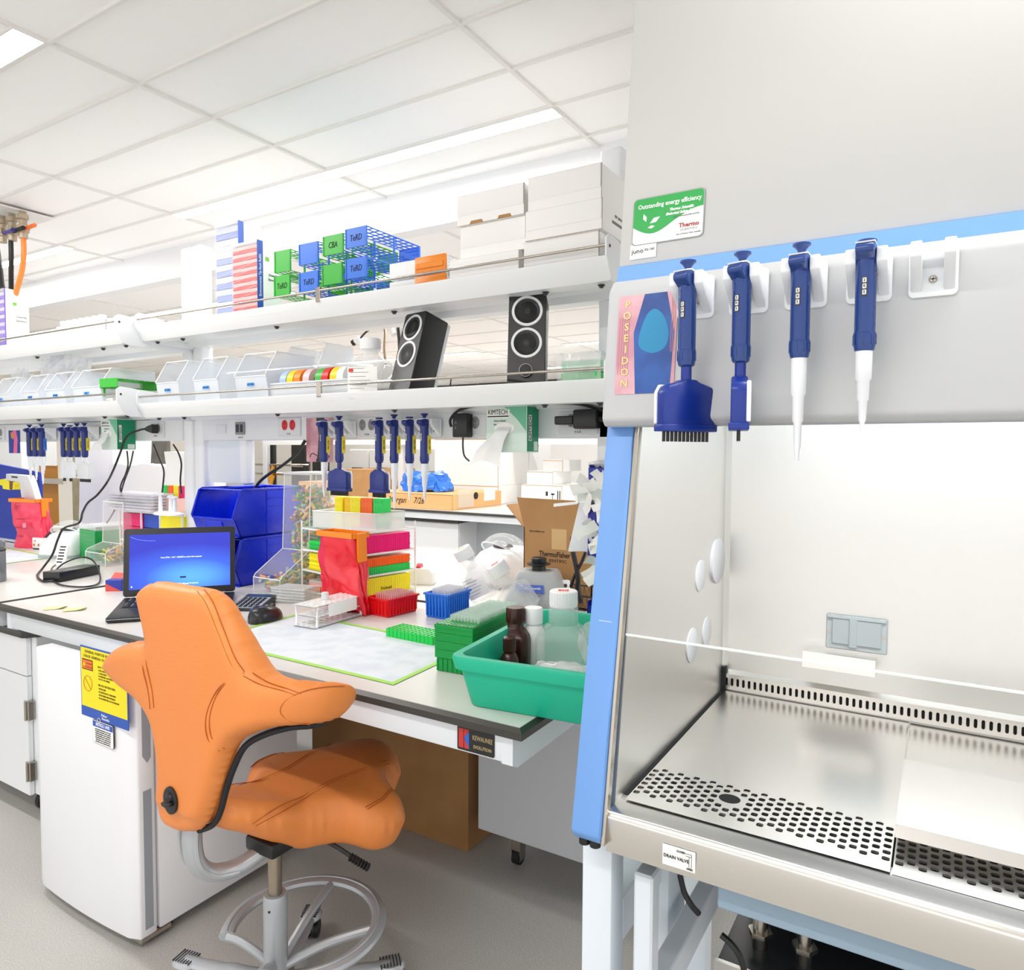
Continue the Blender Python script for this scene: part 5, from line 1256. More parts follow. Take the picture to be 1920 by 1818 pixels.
# corners of the rack on the bench: near corner, right corner, left corner
near = Vector((-2.03, 2.06, 0)); ax = R(13)
rk = thing('acrylic_rack', 'clear acrylic shelf rack holding coloured tube trays behind the red bag', 'rack', (-2.10, 2.30, Z0), R(-10))
Lr, Dr = .37, .35
rk.location = Vector((-2.10, 2.165, Z0)) + Matrix.Rotation(R(-10), 3, 'Z') @ Vector((-Lr/2, Dr/2, 0))
zl = [.012, .104, .197, .292]
for z in zl:
    b = B().mat(ACR).box(-Lr/2, Lr/2, -Dr/2, Dr/2, z-.004, z)
    b.mat(ACRE)
    for y in (-Dr/2, Dr/2): b.box(-Lr/2, Lr/2, y-.002, y+.002, z-.0045, z+.0035)
    for x in (-Lr/2, Lr/2): b.box(x-.002, x+.002, -Dr/2, Dr/2, z-.0045, z+.0035)
    obj('shelf_plate', b, rk)
for x, y in ((-Lr/2, -Dr/2), (Lr/2, -Dr/2), (-Lr/2, Dr/2), (Lr/2, Dr/2)):
    obj('corner_post', B().mat(ACRE).box(x-.004, x+.004, y-.002, y+.002, 0, .325), rk)
MR = rk.matrix_basis.copy()
def inrack(x, y, z): return tuple(MR @ Vector((x, y, z)))
G = 'coloured tube trays in the clear rack'; rr = R(-10)
XT = .110
TRY = [('yellow', .078, XT, zl[0], 'yellow tray marked in black pen, lowest shelf at the right of the rack', 'Techced', None),
       ('green', .034, XT, zl[1], 'green tray under the orange one on the second shelf of the rack', None, None), ('orange', .038, XT, zl[1]+.035, 'orange tray on top of the green one on the second shelf of the rack', None, None),
       ('pink', .080, XT, zl[2], 'hot pink tray on the third shelf of the rack, right of the red bag', None, None),
       ('orange', .030, -XT, zl[0], 'orange tray with a clear lid at the bottom left of the rack', None, FROST), ('yellow', .038, -XT, zl[1], 'yellow tray at the left of the second rack shelf, under another yellow one', None, None),
       ('yellow', .036, -XT, zl[1]+.039, 'yellow tray at the left of the second rack shelf, on top of another yellow one', None, None), ('green', .038, -XT, zl[2], 'green tray at the left of the third rack shelf, beside the caps dispenser', None, None),
       ('yellow', .07, .0, zl[2], 'yellow tray high in the rack behind the orange bag clip', None, None)]
for m, h, x, z, lb, wr_, lid in TRY:
    t = tray_box(RG[m], .31, .125 if x > 0 else .10, h, inrack(x, .0, z), rr+pi/2, lb, G, wr_, lid)
# frosted tray on top with cube racks
tp = thing('frosted_tray', 'shallow frosted tray on top of the acrylic rack', 'tray', inrack(-.025, .02, zl[3]), R(4))
b = B().mat(FROST); w, d, h = .36, .21, .075
for a_ in ((-w/2, w/2, -d/2, -d/2+.002), (-w/2, w/2, d/2-.002, d/2), (-w/2, -w/2+.002, -d/2, d/2), (w/2-.002, w/2, -d/2, d/2)): b.box(*a_, 0, h)
b.box(-w/2, w/2, -d/2, d/2, 0, .002); b.mat(ACRE).tube([(-w/2, -d/2, h), (w/2, -d/2, h), (w/2, d/2, h), (-w/2, d/2, h), (-w/2, -d/2, h)], .003, 5, smooth=1)
obj('tray', b, tp)
MTp = tp.matrix_basis.copy()
def cube_rack(m, x, y, w, lb, group='bright cube tube racks in the frosted trays', M=MTp, d=.06, h=.135, rz=R(4), z=.003):
    t = thing('cube_rack', lb, 'tube rack', tuple(M @ Vector((x, y, z))), rz, group)
    b = B().mat(m).box(-w/2, w/2, -d/2, d/2, 0, h, .002)
    for i in range(3):
        for j in (0, 1): b.cyl((-w*.28+i*w*.28, -d/2-.0015, h*.66+j*h*.22), (-w*.28+i*w*.28, -d/2, h*.66+j*h*.22), .0055, n=10)
    obj('rack_block', b, t); return t
cube_rack(RG['yellow'], -.095, .0, .044, 'yellow cube rack at the left end of the frosted tray'); cube_rack(RG['gold'], -.050, .01, .038, 'amber yellow cube rack, second from the left in the frosted tray')
cube_rack(RG['yellow'], .002, .0, .060, 'wide yellow cube rack in the middle of the frosted tray'); cube_rack(RG['orange'], .068, .0, .064, 'orange cube rack between the yellow and green ones in the frosted tray')
cube_rack(RG['green'], .132, .0, .056, 'green cube rack at the right end of the frosted tray')

# ---- red bag on an orange clip holder
BAGR = mat('bag_red', '#e8182f', .25, alpha=.985, noise=0, spec=.8); BAGR2 = mat('bag_red_pink', '#f2305a', .25, alpha=.9, noise=0, spec=.8); CLIP = plastic('clip_orange', '#f98a12', .35)
def red_bag(label, loc, rz, w=.17, d=.075, h=.245, m=BAGR, seed=1, prints=False):
    t = thing('waste_bag', label, 'waste bag', loc, rz)
    b = B().mat(m); n = 44; rows = 26; g = []
    for i in range(rows):
        v = i/(rows-1); z = h*(1-v); k = 1+.16*v-.10*max(0, .2-v)*3
        row = []
        for j in range(n+1):
            a_ = 2*pi*j/n; x = w/2*k*max(-1, min(1, 1.25*cos(a_))); y = d/2*(1-.45*v)*max(-1, min(1, 1.25*sin(a_)))
            q = Vector((x+(.02*v if j else 0), y, z)); q += mnoise.noise_vector(Vector((cos(a_)*1.6+seed, sin(a_)*1.6, v*3.2)))*.017*(.3+min(1, v*2.5)) + mnoise.noise_vector(Vector((cos(a_)*5+seed, sin(a_)*5, v*11)))*.006*(.3+v)
            q.z = min(max(q.z, .0), h)
            row.append(q)
        row[-1] = row[0].copy(); g.append(row)
    b.sheet(g, rows, n+1)
    b.add([q for q in g[-1][:-1]], [tuple(range(n))])
    bag = obj('bag', b, t, smooth=70)
    b = B().mat(CLIP); W_, D_ = w+.006, d+.006
    for a_ in ((-W_/2, W_/2, -D_/2, -D_/2+.004), (-W_/2, W_/2, D_/2-.004, D_/2), (-W_/2, -W_/2+.004, -D_/2, D_/2), (W_/2-.004, W_/2, -D_/2, D_/2)): b.box(*a_, h-.010, h+.012, .001)
    b.prism([(W_/2, h+.010), (W_/2+.006, h+.008), (W_/2+.012, h-.10), (W_/2, h-.11)], -.022, .022, 'y')
    b.tube([(W_/2-.004, 0, h-.02), (W_/2-.004, .0, .002), (W_/2-.02, -.02, .002), (-W_/2+.03, -.01, .002)], .002, 6, smooth=2)
    obj('clip_frame', b, t, label='orange clip frame')
    if prints:
        b = B().mat(mat('print_dark_red', '#8e1226', .6))
        for k, s_ in enumerate(('BIOHAZARD', 'RISQUE BIOLOGIQUE', 'PELIGRO')): b.text(s_, .013, face((0, -d/2-.012, h*.62-.055*k), (0, -1, 0)))
        b.mat(INK)
        for k in range(3): b.tube([(-.04+.011*cos(2*pi*k/3+1.57)+.009*cos(q*pi/6), -d/2-.010, h-.038+.011*sin(2*pi*k/3+1.57)+.009*sin(q*pi/6)) for q in range(1, 11)], .0014, 4, smooth=1)
        b.mat(mat('print_pink', '#f48aa8', .5)).box(.02, .05, -d/2-.014, -d/2-.0135, h*.45, h*.45+.03); obj('print', b, bag)
    return t
q = at(640, 1135, Z=BZ)
red_bag('red waste bag hanging in an orange clip frame in front of the clear rack', (-2.035, 2.05, Z0), R(-4), .205, .085, .310)

# ---- stack of clear well plates
p = P(512, 1133); t = thing('well_plate_stack', 'low stack of clear well plates in front of the caps dispenser', 'well plates', (-2.335, 2.075, Z0), R(12))
for k in range(5):
    b = B().mat(ACR).box(-.085, .085, -.055, .055, k*.0125+.0005, k*.0125+.0115, .001); b.mat(ACRE)
    b.tube([(-.085, -.055, k*.0125+.0115), (.085, -.055, k*.0125+.0115), (.085, .055, k*.0125+.0115), (-.085, .055, k*.0125+.0115), (-.085, -.055, k*.0125+.0115)], .0008, 4, smooth=1)
    if k == 4: perf(b.mat(mat('plate_white', '#e6e9eb', .3, alpha=.75)), -.078, .078, -.05, .05, .0635, 12, 8, .34, .002)
    obj('well_plate', b, t)
# candy box by the laptop and card
c = P(212, 1108)
t = thing('snack_box', 'small open blue and red paper snack box left of the laptop', 'box', (c.x-.01, c.y+.02, Z0), R(35))
b = B().mat(mat('snack_blue', '#2a3aa8', .5)).box(-.035, .035, -.025, .025, 0, .05, .001); b.mat(mat('snack_red', '#e0504a', .5)).prism([(-.035, 0), (.035, 0), (-.035, .035)], -.0258, -.0251, 'y'); obj('carton', b, t)
obj('flap', B().mat(mat('snack_red')).quad((-.035, .025, .05), (.035, .025, .05), (.04, .05, .07), (-.03, .055, .073)), t)
# ================================================================== PIPETTES AND HOLDERS
PBL = plastic('pipette_blue', '#143a80', .28, coat=.2); PNV = plastic('pipette_navy', '#1e2f7c', .3); PWH = plastic('pipette_white', '#eef1f6', .3)
LABY = mat('pipette_label_yellow', '#e8d22a', .5); LABB = mat('pipette_label_blue', '#3d78d8', .5)
def pipette(kind, label, loc, rz, m=PBL, group=None, press=0, tilt=0, wide=12, lab=None, tipm=PWH, tip_l=.155, head_rz=0, headm=None):
    """Hangs from the origin; z runs down the barrel. kind: single | multi."""
    t = thing('pipette', label, 'pipette', loc, rz, group)
    t.rotation_euler.x = tilt
    # plunger
    pz = -press
    obj('plunger', B().mat(m).lathe([(.0045, -.022), (.0050, pz-.018), (.0065, pz-.011), (.0105, pz-.006), (.0135, pz-.004), (.0135, pz-.001), (.010, pz)], 22), t)
    # body: white spine and blue grip
    b = B().mat(m)
    b.lathe([(.0145, -.150), (.0145, -.060), (.0150, -.045), (.0140, -.032), (.0130, -.024), (.010, -.021)], 26, sx=1, sy=1.1)
    # finger hook on the front
    hk = [(-.014, -.046), (-.018, -.042), (-.0285, -.036), (-.029, -.028), (-.024, -.022), (-.010, -.018), (.006, -.020), (.014, -.028), (.012, -.040)]
    b.prism(hk, -.0125, .0125, 'x', bev=.003)
    b.mat(PWH).prism([(-.026, -.0205), (-.010, -.0165), (.008, -.0185), (.018, -.028), (.018, -.033), (.008, -.021), (-.010, -.019), (-.025, -.0225)], -.0125, .0125, 'x')
    b.prism([(.011, -.028), (.0185, -.030), (.0185, -.150), (.011, -.150)], -.008, .008, 'x', bev=.001)
    b.mat(DARK).box(-.004, .004, -.0166, -.0155, -.098, -.070)
    b.mat(PAPER)
    for k in range(3): b.box(-.0026, .0026, -.0172, -.0160, -.0785-.0088*k, -.0715-.0088*k, .0008)
    b.mat(INK)
    for k, c in enumerate('000'): b.text('205'[k], .006, face((0, -.0172, -.075-.0088*k), (0, -1, 0), off=.0004))
    if lab: b.mat(lab).box(.0135, .0150, .001, .0178, -.142, -.078); b.mat(INK).text('TECH RED', .008, face((.0150, .0095, -.11), (1, 0, 0), up=(0, 1, 0), off=.0003), sx=1)
    obj('grip', b, t)
    b = B().mat(m).lathe([(.0155, -.150), (.0158, -.153), (.0158, -.165), (.0135, -.176), (.0105, -.178)], 24)
    for k in range(8): b.box(.0154, .0163, -.001, .001, -.168, -.153, T=Matrix.Rotation(2*pi*k/8, 4, 'Z'))
    obj('collar', b, t)
    if kind == 'single':
        L = tip_l
        b = B().mat(tipm).lathe([(.0105, -.172), (.0118, -.178), (.0112, -.178-L*.34), (.0088, -.178-L*.37), (.0083, -.178-L*.60), (.0062, -.178-L*.63), (.0052, -.178-L*.86), (.0036, -.178-L*.9), (.0030, -.178-L)], 22)
        b.mat(PWH).tube([(0, .0150, -.150), (0, .0165, -.180), (0, .0125, -.178-L*.3), (0, .0095, -.178-L*.5)], .0028, 6, smooth=4)
        obj('tip_cone', b, t)
    else:
        hm = headm or m
        M = Matrix.Rotation(head_rz, 4, 'Z')
        hd = B().mat(hm).lathe([(.009, -.200), (.009, -.176)], 20)
        W = wide*.0085+.004
        pf = [(-W/2, -.285), (-W/2, -.222), (-W/2+.006, -.212), (-.018, -.204), (-.012, -.200), (.012, -.200), (.018, -.204), (W/2-.006, -.212), (W/2, -.222), (W/2, -.285)]
        hd.prism(pf, -.014, .012, 'y', T=M, bev=.004)
        hd.prism([(-W/2-.003, -.288), (-W/2-.003, -.276), (W/2+.003, -.276), (W/2+.003, -.288)], -.017, .015, 'y', T=M, bev=.002)
        hd.mat(PWH).prism([(-W/2-.002, -.275), (-W/2-.002, -.222), (-W/2+.006, -.209), (W/2-.006, -.209), (W/2+.002, -.222), (W/2+.002, -.275)], .010, .017, 'y', T=M, bev=.002)
        ho = obj('channel_head', hd, t)
        b = B().mat(BLACK)
        for k in range(wide): b.cyl(M @ Vector(((k-(wide-1)/2)*.0085, -.001, -.288)), M @ Vector(((k-(wide-1)/2)*.0085, -.001, -.305)), .0029, n=8)
        obj('nozzles', b, ho, label='row of black tip nozzles')
    return t
HOLW = plastic('holder_white', '#eef1f4', .35)
def holder(label, loc, rz=0, group=None, tilt=0, lying=False):
    """Bracket whose back plate sits at y = 0, prongs towards -y."""
    t = thing('pipette_holder', label, 'pipette holder', loc, rz, group)
    b = B().mat(HOLW).prism(rrect(.064, .074, .008), 0, -.006, T=Matrix.Rotation(pi/2, 4, 'X') @ Matrix.Scale(-1, 4, (0, 0, 1)) if False else Matrix(((1, 0, 0, 0), (0, 0, 1, 0), (0, 1, 0, 0), (0, 0, 0, 1))), bev=.0015)
    for s in (-1, 1):
        b.prism([(-.004, .032), (-.060, .034), (-.062, .030), (-.062, .012), (-.050, .002), (-.004, -.030)], s*.021-.0075*1, s*.021+.0075*1, 'x', bev=.003)
    b.prism([(-.004, .030), (-.022, .028), (-.022, .014), (-.004, .004)], -.016, .016, 'x', bev=.002)
    obj('bracket', b, t)
    b = B().mat(CHROME).lathe([(.0055, 0), (.0055, .002), (.004, .003)], 16, T=Matrix.Translation((0, -.006, -.012)) @ Matrix.Rotation(pi/2, 4, 'X')); b.mat(INK).box(-.003, .003, -.0094, -.0089, -.0126, -.0114); b.box(-.0006, .0006, -.0094, -.0089, -.015, -.009)
    obj('screw', b, t)
    return t
# on the safety cabinet front panel
def onpan(px, py):
    v = at(px, py, Y=1.235)
    for _ in range(3): v = at(px, py, Y=yp(v.z)-.001)
    return v
G1 = 'white pipette holders on the safety cabinet'; G2 = 'blue pipettes hanging on the safety cabinet'
hx = []
for px, lb in ((1306, 'pipette holder nearest the poster on the safety cabinet'), (1405, 'pipette holder of the multichannel pipette seen edge on'), (1512, 'pipette holder carrying the longest white tipped pipette on the cabinet'),
               (1630, 'pipette holder of the pipette with the pressed plunger on the cabinet'), (1750, 'empty white pipette holder with a visible screw on the cabinet')):
    v = onpan(px, 545-(px-1306)*.075); hx.append(v); holder(lb, (v.x, v.y, 1.820), group=G1)
zc = 1.820
for k, (kind, lb, kw) in enumerate((
    ('multi', 'blue multichannel pipette with a broad head, hanging next to the poster', dict(head_rz=R(70), wide=12, headm=plastic('head_blue', '#12308c', .3))),
    ('multi', 'blue multichannel pipette seen edge on, second on the cabinet', dict(head_rz=R(-62), wide=8, headm=plastic('head_blue', '#12308c', .3))),
    ('single', 'blue single pipette with the longest white tip cone, third on the cabinet', dict(tip_l=.160)),
    ('single', 'blue single pipette with a pressed plunger and thin tip, fourth on the cabinet', dict(tip_l=.118, press=.013)))):
    v = hx[k]; pipette(kind, lb, (v.x, v.y-.050, 1.8735+(0, .001, .002, .0065)[k]), R((-12, -14, -6, -2)[k]), group=G2, **kw)
# under the right shelf
G3 = 'navy pipettes under the lower right shelf'; G4 = 'white pipette holders under the right shelf'
for k, (px, kind, lb, kw) in enumerate(((606, 'single', 'navy pipette in front of the poster under the right shelf', dict(tip_l=.135, press=.012)), (635, 'multi', 'navy multichannel pipette with the broader head under the shelf', dict(wide=13)),
        (710, 'multi', 'navy multichannel pipette with the narrower head under the shelf', dict(wide=9, press=.01)), (738, 'single', 'navy pipette with the thickest long tip under the shelf', dict(tip_l=.165)),
        (767, 'single', 'navy pipette with a pressed plunger in front of the blue plastic bag', dict(tip_l=.13, press=.010)), (795, 'single', 'navy pipette at the right end of the row under the right shelf', dict(tip_l=.13)))):
    v = at(px, 800, Y=2.215)
    pipette(kind, lb, (v.x, 2.218, 1.700), R(-8), m=PNV, group=G3, lab=LABY, **kw).scale = (1.12,)*3
    holder('white holder of the pipette '+('in front of the poster', 'with the broader multichannel head', 'with the narrower multichannel head', 'with the thickest tip', 'left of the row end, in front of the blue bag', 'at the row end under the right shelf')[k], (v.x+.0, 2.288, 1.646), group=G4)
G5 = 'navy pipettes under the lower left shelf'
for k, (px, kind, lb, kw) in enumerate(((54, 'single', 'navy pipette nearest the small picture under the left shelf', dict(tip_l=.13)), (65, 'single', 'navy pipette with a pressed plunger, middle of the left three', dict(tip_l=.13, press=.013)), (77, 'single', 'navy pipette with a blue label, right of the left three', dict(tip_l=.15, lab=LABB)),
        (118, 'multi', 'navy pipette with a small white multichannel head', dict(wide=4, headm=PWH)), (130, 'multi', 'navy pipette behind the white multichannel head, plunger low', dict(wide=4, headm=PWH, press=.01)),
        (143, 'single', 'navy pipette third in the row beside the tissue box', dict(tip_l=.10)), (157, 'multi', 'navy pipette with the large white multichannel head beside the tissue box', dict(wide=15, headm=PWH)))):
    v = at(px, 800, Y=2.215)
    kw.setdefault('lab', LABY)
    pipette(kind, lb, (v.x, 2.218, 1.705), R(-6), m=PNV, group=G5, **kw).scale = (1.12,)*3
    holder('white holder under the left shelf, '+('nearest the small picture', 'behind the pressed pipette', 'of the blue labelled pipette', 'of the small white head', 'behind the small white head', 'third beside the tissue box', 'nearest the tissue box')[k], (v.x, 2.288, 1.650), group='white pipette holders under the left shelf').scale = (.85, 1, 1)

# ---- posters: plain painted card with the lettering
PKP = blotch(mat('poster_pink', '#e3b7bf', .45), '#c98f9f', 9, .42, .62, 4); PBP = blotch(mat('poster_blue', '#2a5aa8', .45), '#1b3f86', 12, .42, .6, 4); GOLD = mat('poster_gold', '#e4d08c', .4); STRIPE = mat('poster_stripe', '#c07d7c', .5)
tl, br = onpan(1154, 540), onpan(1263, 748); 
v0, v1 = onpan(1156, 742), onpan(1264, 748); w = .112; h = .182
ctr = onpan(1211, 644); M = face((ctr.x, ctr.y, ctr.z), Vector((0, -1, .10)), off=.0008)
t = thing('poster', 'small pink and blue card lettered POSEIDON on the cabinet panel', 'poster', (0, 0, 0))
b = B().mat(PKP).prism(rrect(w, h, .0015), -.0006, 0, T=M)
b.mat(PBP).quad((-.016, -h/2, .0003), (w/2-.008, -h/2, .0003), (w/2-.004, h*.1, .0003), (w/2-.02, h/2, .0003), (-.006, h/2, .0003), (-.024, h*.12, .0003), T=M)
b.mat(mat('poster_teal', '#1787b8', .45)).prism(spline2([(-.014, .0), (-.004, .045), (.012, .062), (.030, .050), (.042, .018), (.036, -.010), (.010, -.018)], 5), .0003, .0006, T=M)
b.mat(STRIPE)
for k in range(5): b.box(-w/2+.004+k*.0045, -w/2+.0052+k*.0045, -h*.30, h*.28, .0002, .0004, T=M)
for k in range(3): b.box(w/2-.010+k*.003, w/2-.009+k*.003, -h*.1, h*.45, .0004, .0006, T=M)
b.mat(GOLD)
for k, c in enumerate('POSEIDON'): b.text(c, .019, M @ Matrix.Translation((-w/2+.018, h/2-.017-k*.0208, .0009)), bold=.02)
obj('card', b, t)
def poster2(label, px0, px1, z0, z1, cols, band):
    x0, x1 = at(px0, 830, Y=2.296).x, at(px1, 830, Y=2.296).x; w, h = x1-x0, z1-z0
    M = face(((x0+x1)/2, 2.2975, (z0+z1)/2), (0, -1, 0), off=0)
    b = B().mat(cols[0]).prism(rrect(w, h, .001), -.0006, 0, T=M)
    b.mat(cols[1]).prism([(-w*.1, -h/2), (w*.22, -h/2), (w*.30, h*.1), (w*.18, h/2), (-w*.12, h/2), (-w*.02, h*.1)], .0001, .0004, T=M)
    b.mat(cols[2])
    if band: b.prism([(-w*.3, h*.42), (-w*.08, h*.44), (w*.0, h*.25), (-w*.1, h*.1), (-w*.28, h*.2)], .0004, .0006, T=M)
    else:
        for k in range(4): b.box(-w/2+.006+k*.006, -w/2+.0074+k*.006, -h*.3, h*.45, .0002, .0004, T=M)
        for s in (-1, 1): b.mat(DARK).tube([(s*w*(.12+.24*cos(q*.55)), -h*.40+h*.09*sin(q*.9), .0004) for q in range(8)], .0022, 5, T=M, smooth=3)
    return obj('poster', b, label=label, cat='poster')
poster2('pink and dark poster hanging below the raceway behind the pipettes', 574, 624, 1.500, 1.700, (PKP, DARK, STRIPE), False)
poster2('small bright blue and pink picture left of the pipettes under the left shelf', 16, 37, 1.525, 1.675, (mat('picture_blue', '#1c3a96', .5), mat('picture_pink', '#ea6aa6', .5), mat('picture_amber', '#d9922c', .5)), True)
# ================================================================== THINGS ON THE SHELVES
ZU, ZL = 2.145-.028+.0006, 1.775-.028+.0006       # board surfaces of the right shelves
ZUL, ZLL = 2.125-.028+.0006, 1.785-.028+.0006
def onsh(px, Y, z=ZU): return at(px, 500, Y=Y).x
# ---- white cartons at the right end of the upper shelf
def carton(label, x0, x1, y0, y1, z0, z1, group='white cartons on the upper right shelf', slots=False, rz=0, printed=False, m=WBOX, name='white_carton', lidline=True):
    cx, cy = (x0+x1)/2, (y0+y1)/2; w, d, h = x1-x0, y1-y0, z1-z0
    t = thing(name, label, 'cardboard box', (cx, cy, z0), rz, group)
    b = B().mat(m).box(-w/2, w/2, -d/2, d/2, 0, h, .0015)
    if slots:
        b.mat(CARD)
        for s in (-.2, .22): b.prism([(w*s-.028, .001), (w*s+.028, .001), (w*s+.022, .012), (w*s-.022, .012)], -d/2-.0008, -d/2+.001, 'y')
    b.mat(mat('carton_seam', '#a08a6c', .8)); 
    if lidline: b.box(w/2-.0008, w/2+.0004, -d/2-.0005, -d/2+.0008, 0, h); b.box(-w/2, w/2, -d/2-.0006, -d/2, h-.0018, h-.0002); b.box(-w/2, w/2, -d/2-.0006, -d/2, .0, .0014)
    obj('carton', b, t)
    obj('lid_flap', B().mat(m).prism([(-d/2-.0018, h-.001), (-d/2-.0018, h*.35), (-d/2-.0004, h*.33), (-d/2-.0004, h+.0012), (d/2, h+.0012), (d/2, h)], -w/2+.003, w/2-.003, 'x'), t)
    if printed:
        b = B().mat(mat('ink_grey')).text('REF 1204-H', .012, face((w/2, 0, h*.68), (1, 0, 0))); b.box(w/2, w/2+.0004, -.05, .05, h*.40, h*.50); obj('print', b, t)
    return t
yA = 2.03
def zz(py, px, Y=yA): return at(px, py, Y=Y).z
def xx(px, py=450, Y=yA): return at(px, py, Y=Y).x
zb1, zb2, zb3 = zz(455, 1050), zz(395, 1050), zz(325, 1080)
x_a, x_b, x_c, x_d = xx(843, 500), xx(974, 480), xx(982, 480), xx(1124, 460)
hA = zz(468, 900)-ZU
top1 = zz(465, 975)
carton('white carton at the bottom of the left stack, right of the orange rack', x_a, x_b, yA, 2.28, ZU, top1-.004)
carton('white carton at the bottom of the right stack, behind the rail', x_c, x_d, yA, 2.28, ZU, zz(432, 1123)+.0)
carton('middle white carton of the left stack', xx(860, 430), xx(984, 410), yA+.01, 2.28, top1-.003, zz(402, 984))
carton('top white carton of the left stack with two brown finger slots', xx(857, 400), xx(983, 380), yA, 2.28, zz(402, 984)+.002, zz(342, 983), slots=True)
carton('middle white carton of the right stack with grey print on its side', xx(988, 420), xx(1132, 385), yA-.01, 2.27, zz(432, 1123)+.001, zz(372, 1130), printed=True)
carton('top white carton of the right stack, the highest box on the shelf', xx(988, 380), xx(1127, 340), yA+.005, 2.28, zz(372, 1130)+.002, zz(303, 1127))

# ---- wire tube racks, green and blue
TGR = plastic('rack_leaf_green', '#35b233', .35); TBL = plastic('rack_mid_blue', '#2f74e0', .35)
def wire_rack(m, label, loc, rz=0, group='green and blue tube racks on the upper shelf', L=.27, w=.088, h=.062, text=None, nx=9, ny=4):
    """Long axis along y; solid end plate facing -y."""
    t = thing('tube_rack', label, 'tube rack', loc, rz, group)
    b = B().mat(m)
    for z in (0.002, h): perf(b, -w/2, w/2, -L/2, L/2, z, ny, nx, .40, .0025, sq=True)
    b.tube([(-w/2, -L/2, h), (w/2, -L/2, h), (w/2, L/2, h), (-w/2, L/2, h), (-w/2, -L/2, h)], .0022, 5, smooth=1)
    for y in (-L/2, 0, L/2):
        for x in (-w/2+.002, w/2-.002): b.box(x-.0025, x+.0025, y-.004, y+.004, 0, h)
    obj('wire_deck', b, t)
    b = B().mat(m).prism([(-w/2, h+.001), (w/2, h+.001), (w/2-.006, h-.008), (w/2-.008, .006), (w/2-.004, 0), (-w/2+.004, 0), (-w/2+.008, .006), (-w/2+.006, h-.008)], -L/2-.002, -L/2, 'y')
    b.prism([(-w/2, h+.001), (w/2, h+.001), (w/2-.008, h-.008), (w/2-.008, 0), (-w/2+.008, 0), (-w/2+.008, h-.008)], L/2, L/2+.002, 'y')
    pl = obj('end_plate', b, t)
    if text: obj('handwriting', B().mat(INK).text(text, .034, face((.0, -L/2-.002, h*.48), (0, -1, 0)), sx=.75, slant=.15), pl)
    return t
yr = 2.045; Lr2 = .32
def wr(m, pxc, z, label, text=None, dy=0, w=.088, rz=0, h=.062):
    x = at(pxc, 500, Y=yr+dy).x
    return wire_rack(m, label, (x, yr+dy+Lr2/2, z), rz, L=Lr2, text=text, w=w, h=h)
def zr(px, py): return at(px, py, Y=yr).z
hR = .066
st = hR+.003
x0 = at(545, 560, Y=yr)
lev = [ZU+.012, ZU+.012+.098]
HH = .066
def zat(px, py): return at(px, py, Y=yr).z
for m, px, pt, pb, lb, tx in ((TGR, 530, 470, 505, 'green tube rack at the top left of the rack pile, nothing written on it', None), (TGR, 529, 517, 550, 'green tube rack marked TeRD at the bottom left of the pile', 'TeRD'),
        (TBL, 579, 456, 490, 'blue tube rack second from the left in the upper row', None), (TBL, 579, 510, 542, 'blue tube rack marked TeRD in the lower row, second from the left', 'TeRD'),
        (TGR, 625, 441, 472, 'green tube rack marked CBA in the upper row', 'CBA'), (TGR, 623, 496, 528, 'green unmarked tube rack below the one marked CBA', None),
        (TBL, 668, 427, 458, 'blue tube rack marked TeRD, topmost of the whole pile', 'TeRD'), (TBL, 668, 484, 516, 'blue tube rack marked TeRD below the topmost one', 'TeRD')):
    z0 = zat(px, pb)-.010; h = zat(px, pt)-z0
    t = wr(m, px, z0, lb, tx, h=h, w=.094 if px < 540 else .108)
for m, px, z, lb in ((TGR, 541, ZU, 'green tube rack at the very bottom behind the rail, left of the rail post'), (TBL, 660, ZU, 'blue tube rack at the very bottom behind the rail, right of the rail post'), (TBL, 600, ZU, 'blue tube rack lying flat at the bottom behind the rail post')):
    wr(m, px, z, lb, None, dy=.03, h=.036)
# ---- white perforated rack with orange end plates
b_or = plastic('plate_orange', '#f08c22', .35)
for k, (z, lb) in enumerate(((ZU, 'white rack with an orange end plate, lower of the two beside the white cartons'), (ZU+.068, 'white rack with an orange end plate, upper of the two beside the white cartons'))):
    x1 = xx(843, 500, 2.06); x0 = xx(735, 500, 2.06)
    t = thing('test_rack', lb, 'tube rack', ((x0+x1)/2, 2.10, z), 0, 'white and orange racks on the upper shelf')
    b = perf(B().mat(WPL), -(x1-x0)/2, (x1-x0)/2, -.05, .16, .060, 11, 9, .3, .003); b.box(-(x1-x0)/2, (x1-x0)/2, -.053, -.050, 0, .060); perf(b, -(x1-x0)/2, (x1-x0)/2, -.05, .16, .002, 11, 9, .3, .002)
    obj('rack_deck', b, t)
    W_ = xx(843, 500, 2.04)-xx(784, 500, 2.04)
    obj('end_plate', B().mat(b_or).box((x1-x0)/2-W_, (x1-x0)/2-.002, -.062, -.053, .0, .064, .003, 2).box((x1-x0)/2-W_+.008, (x1-x0)/2-.010, -.066, -.060, .020, .040, .002), t)
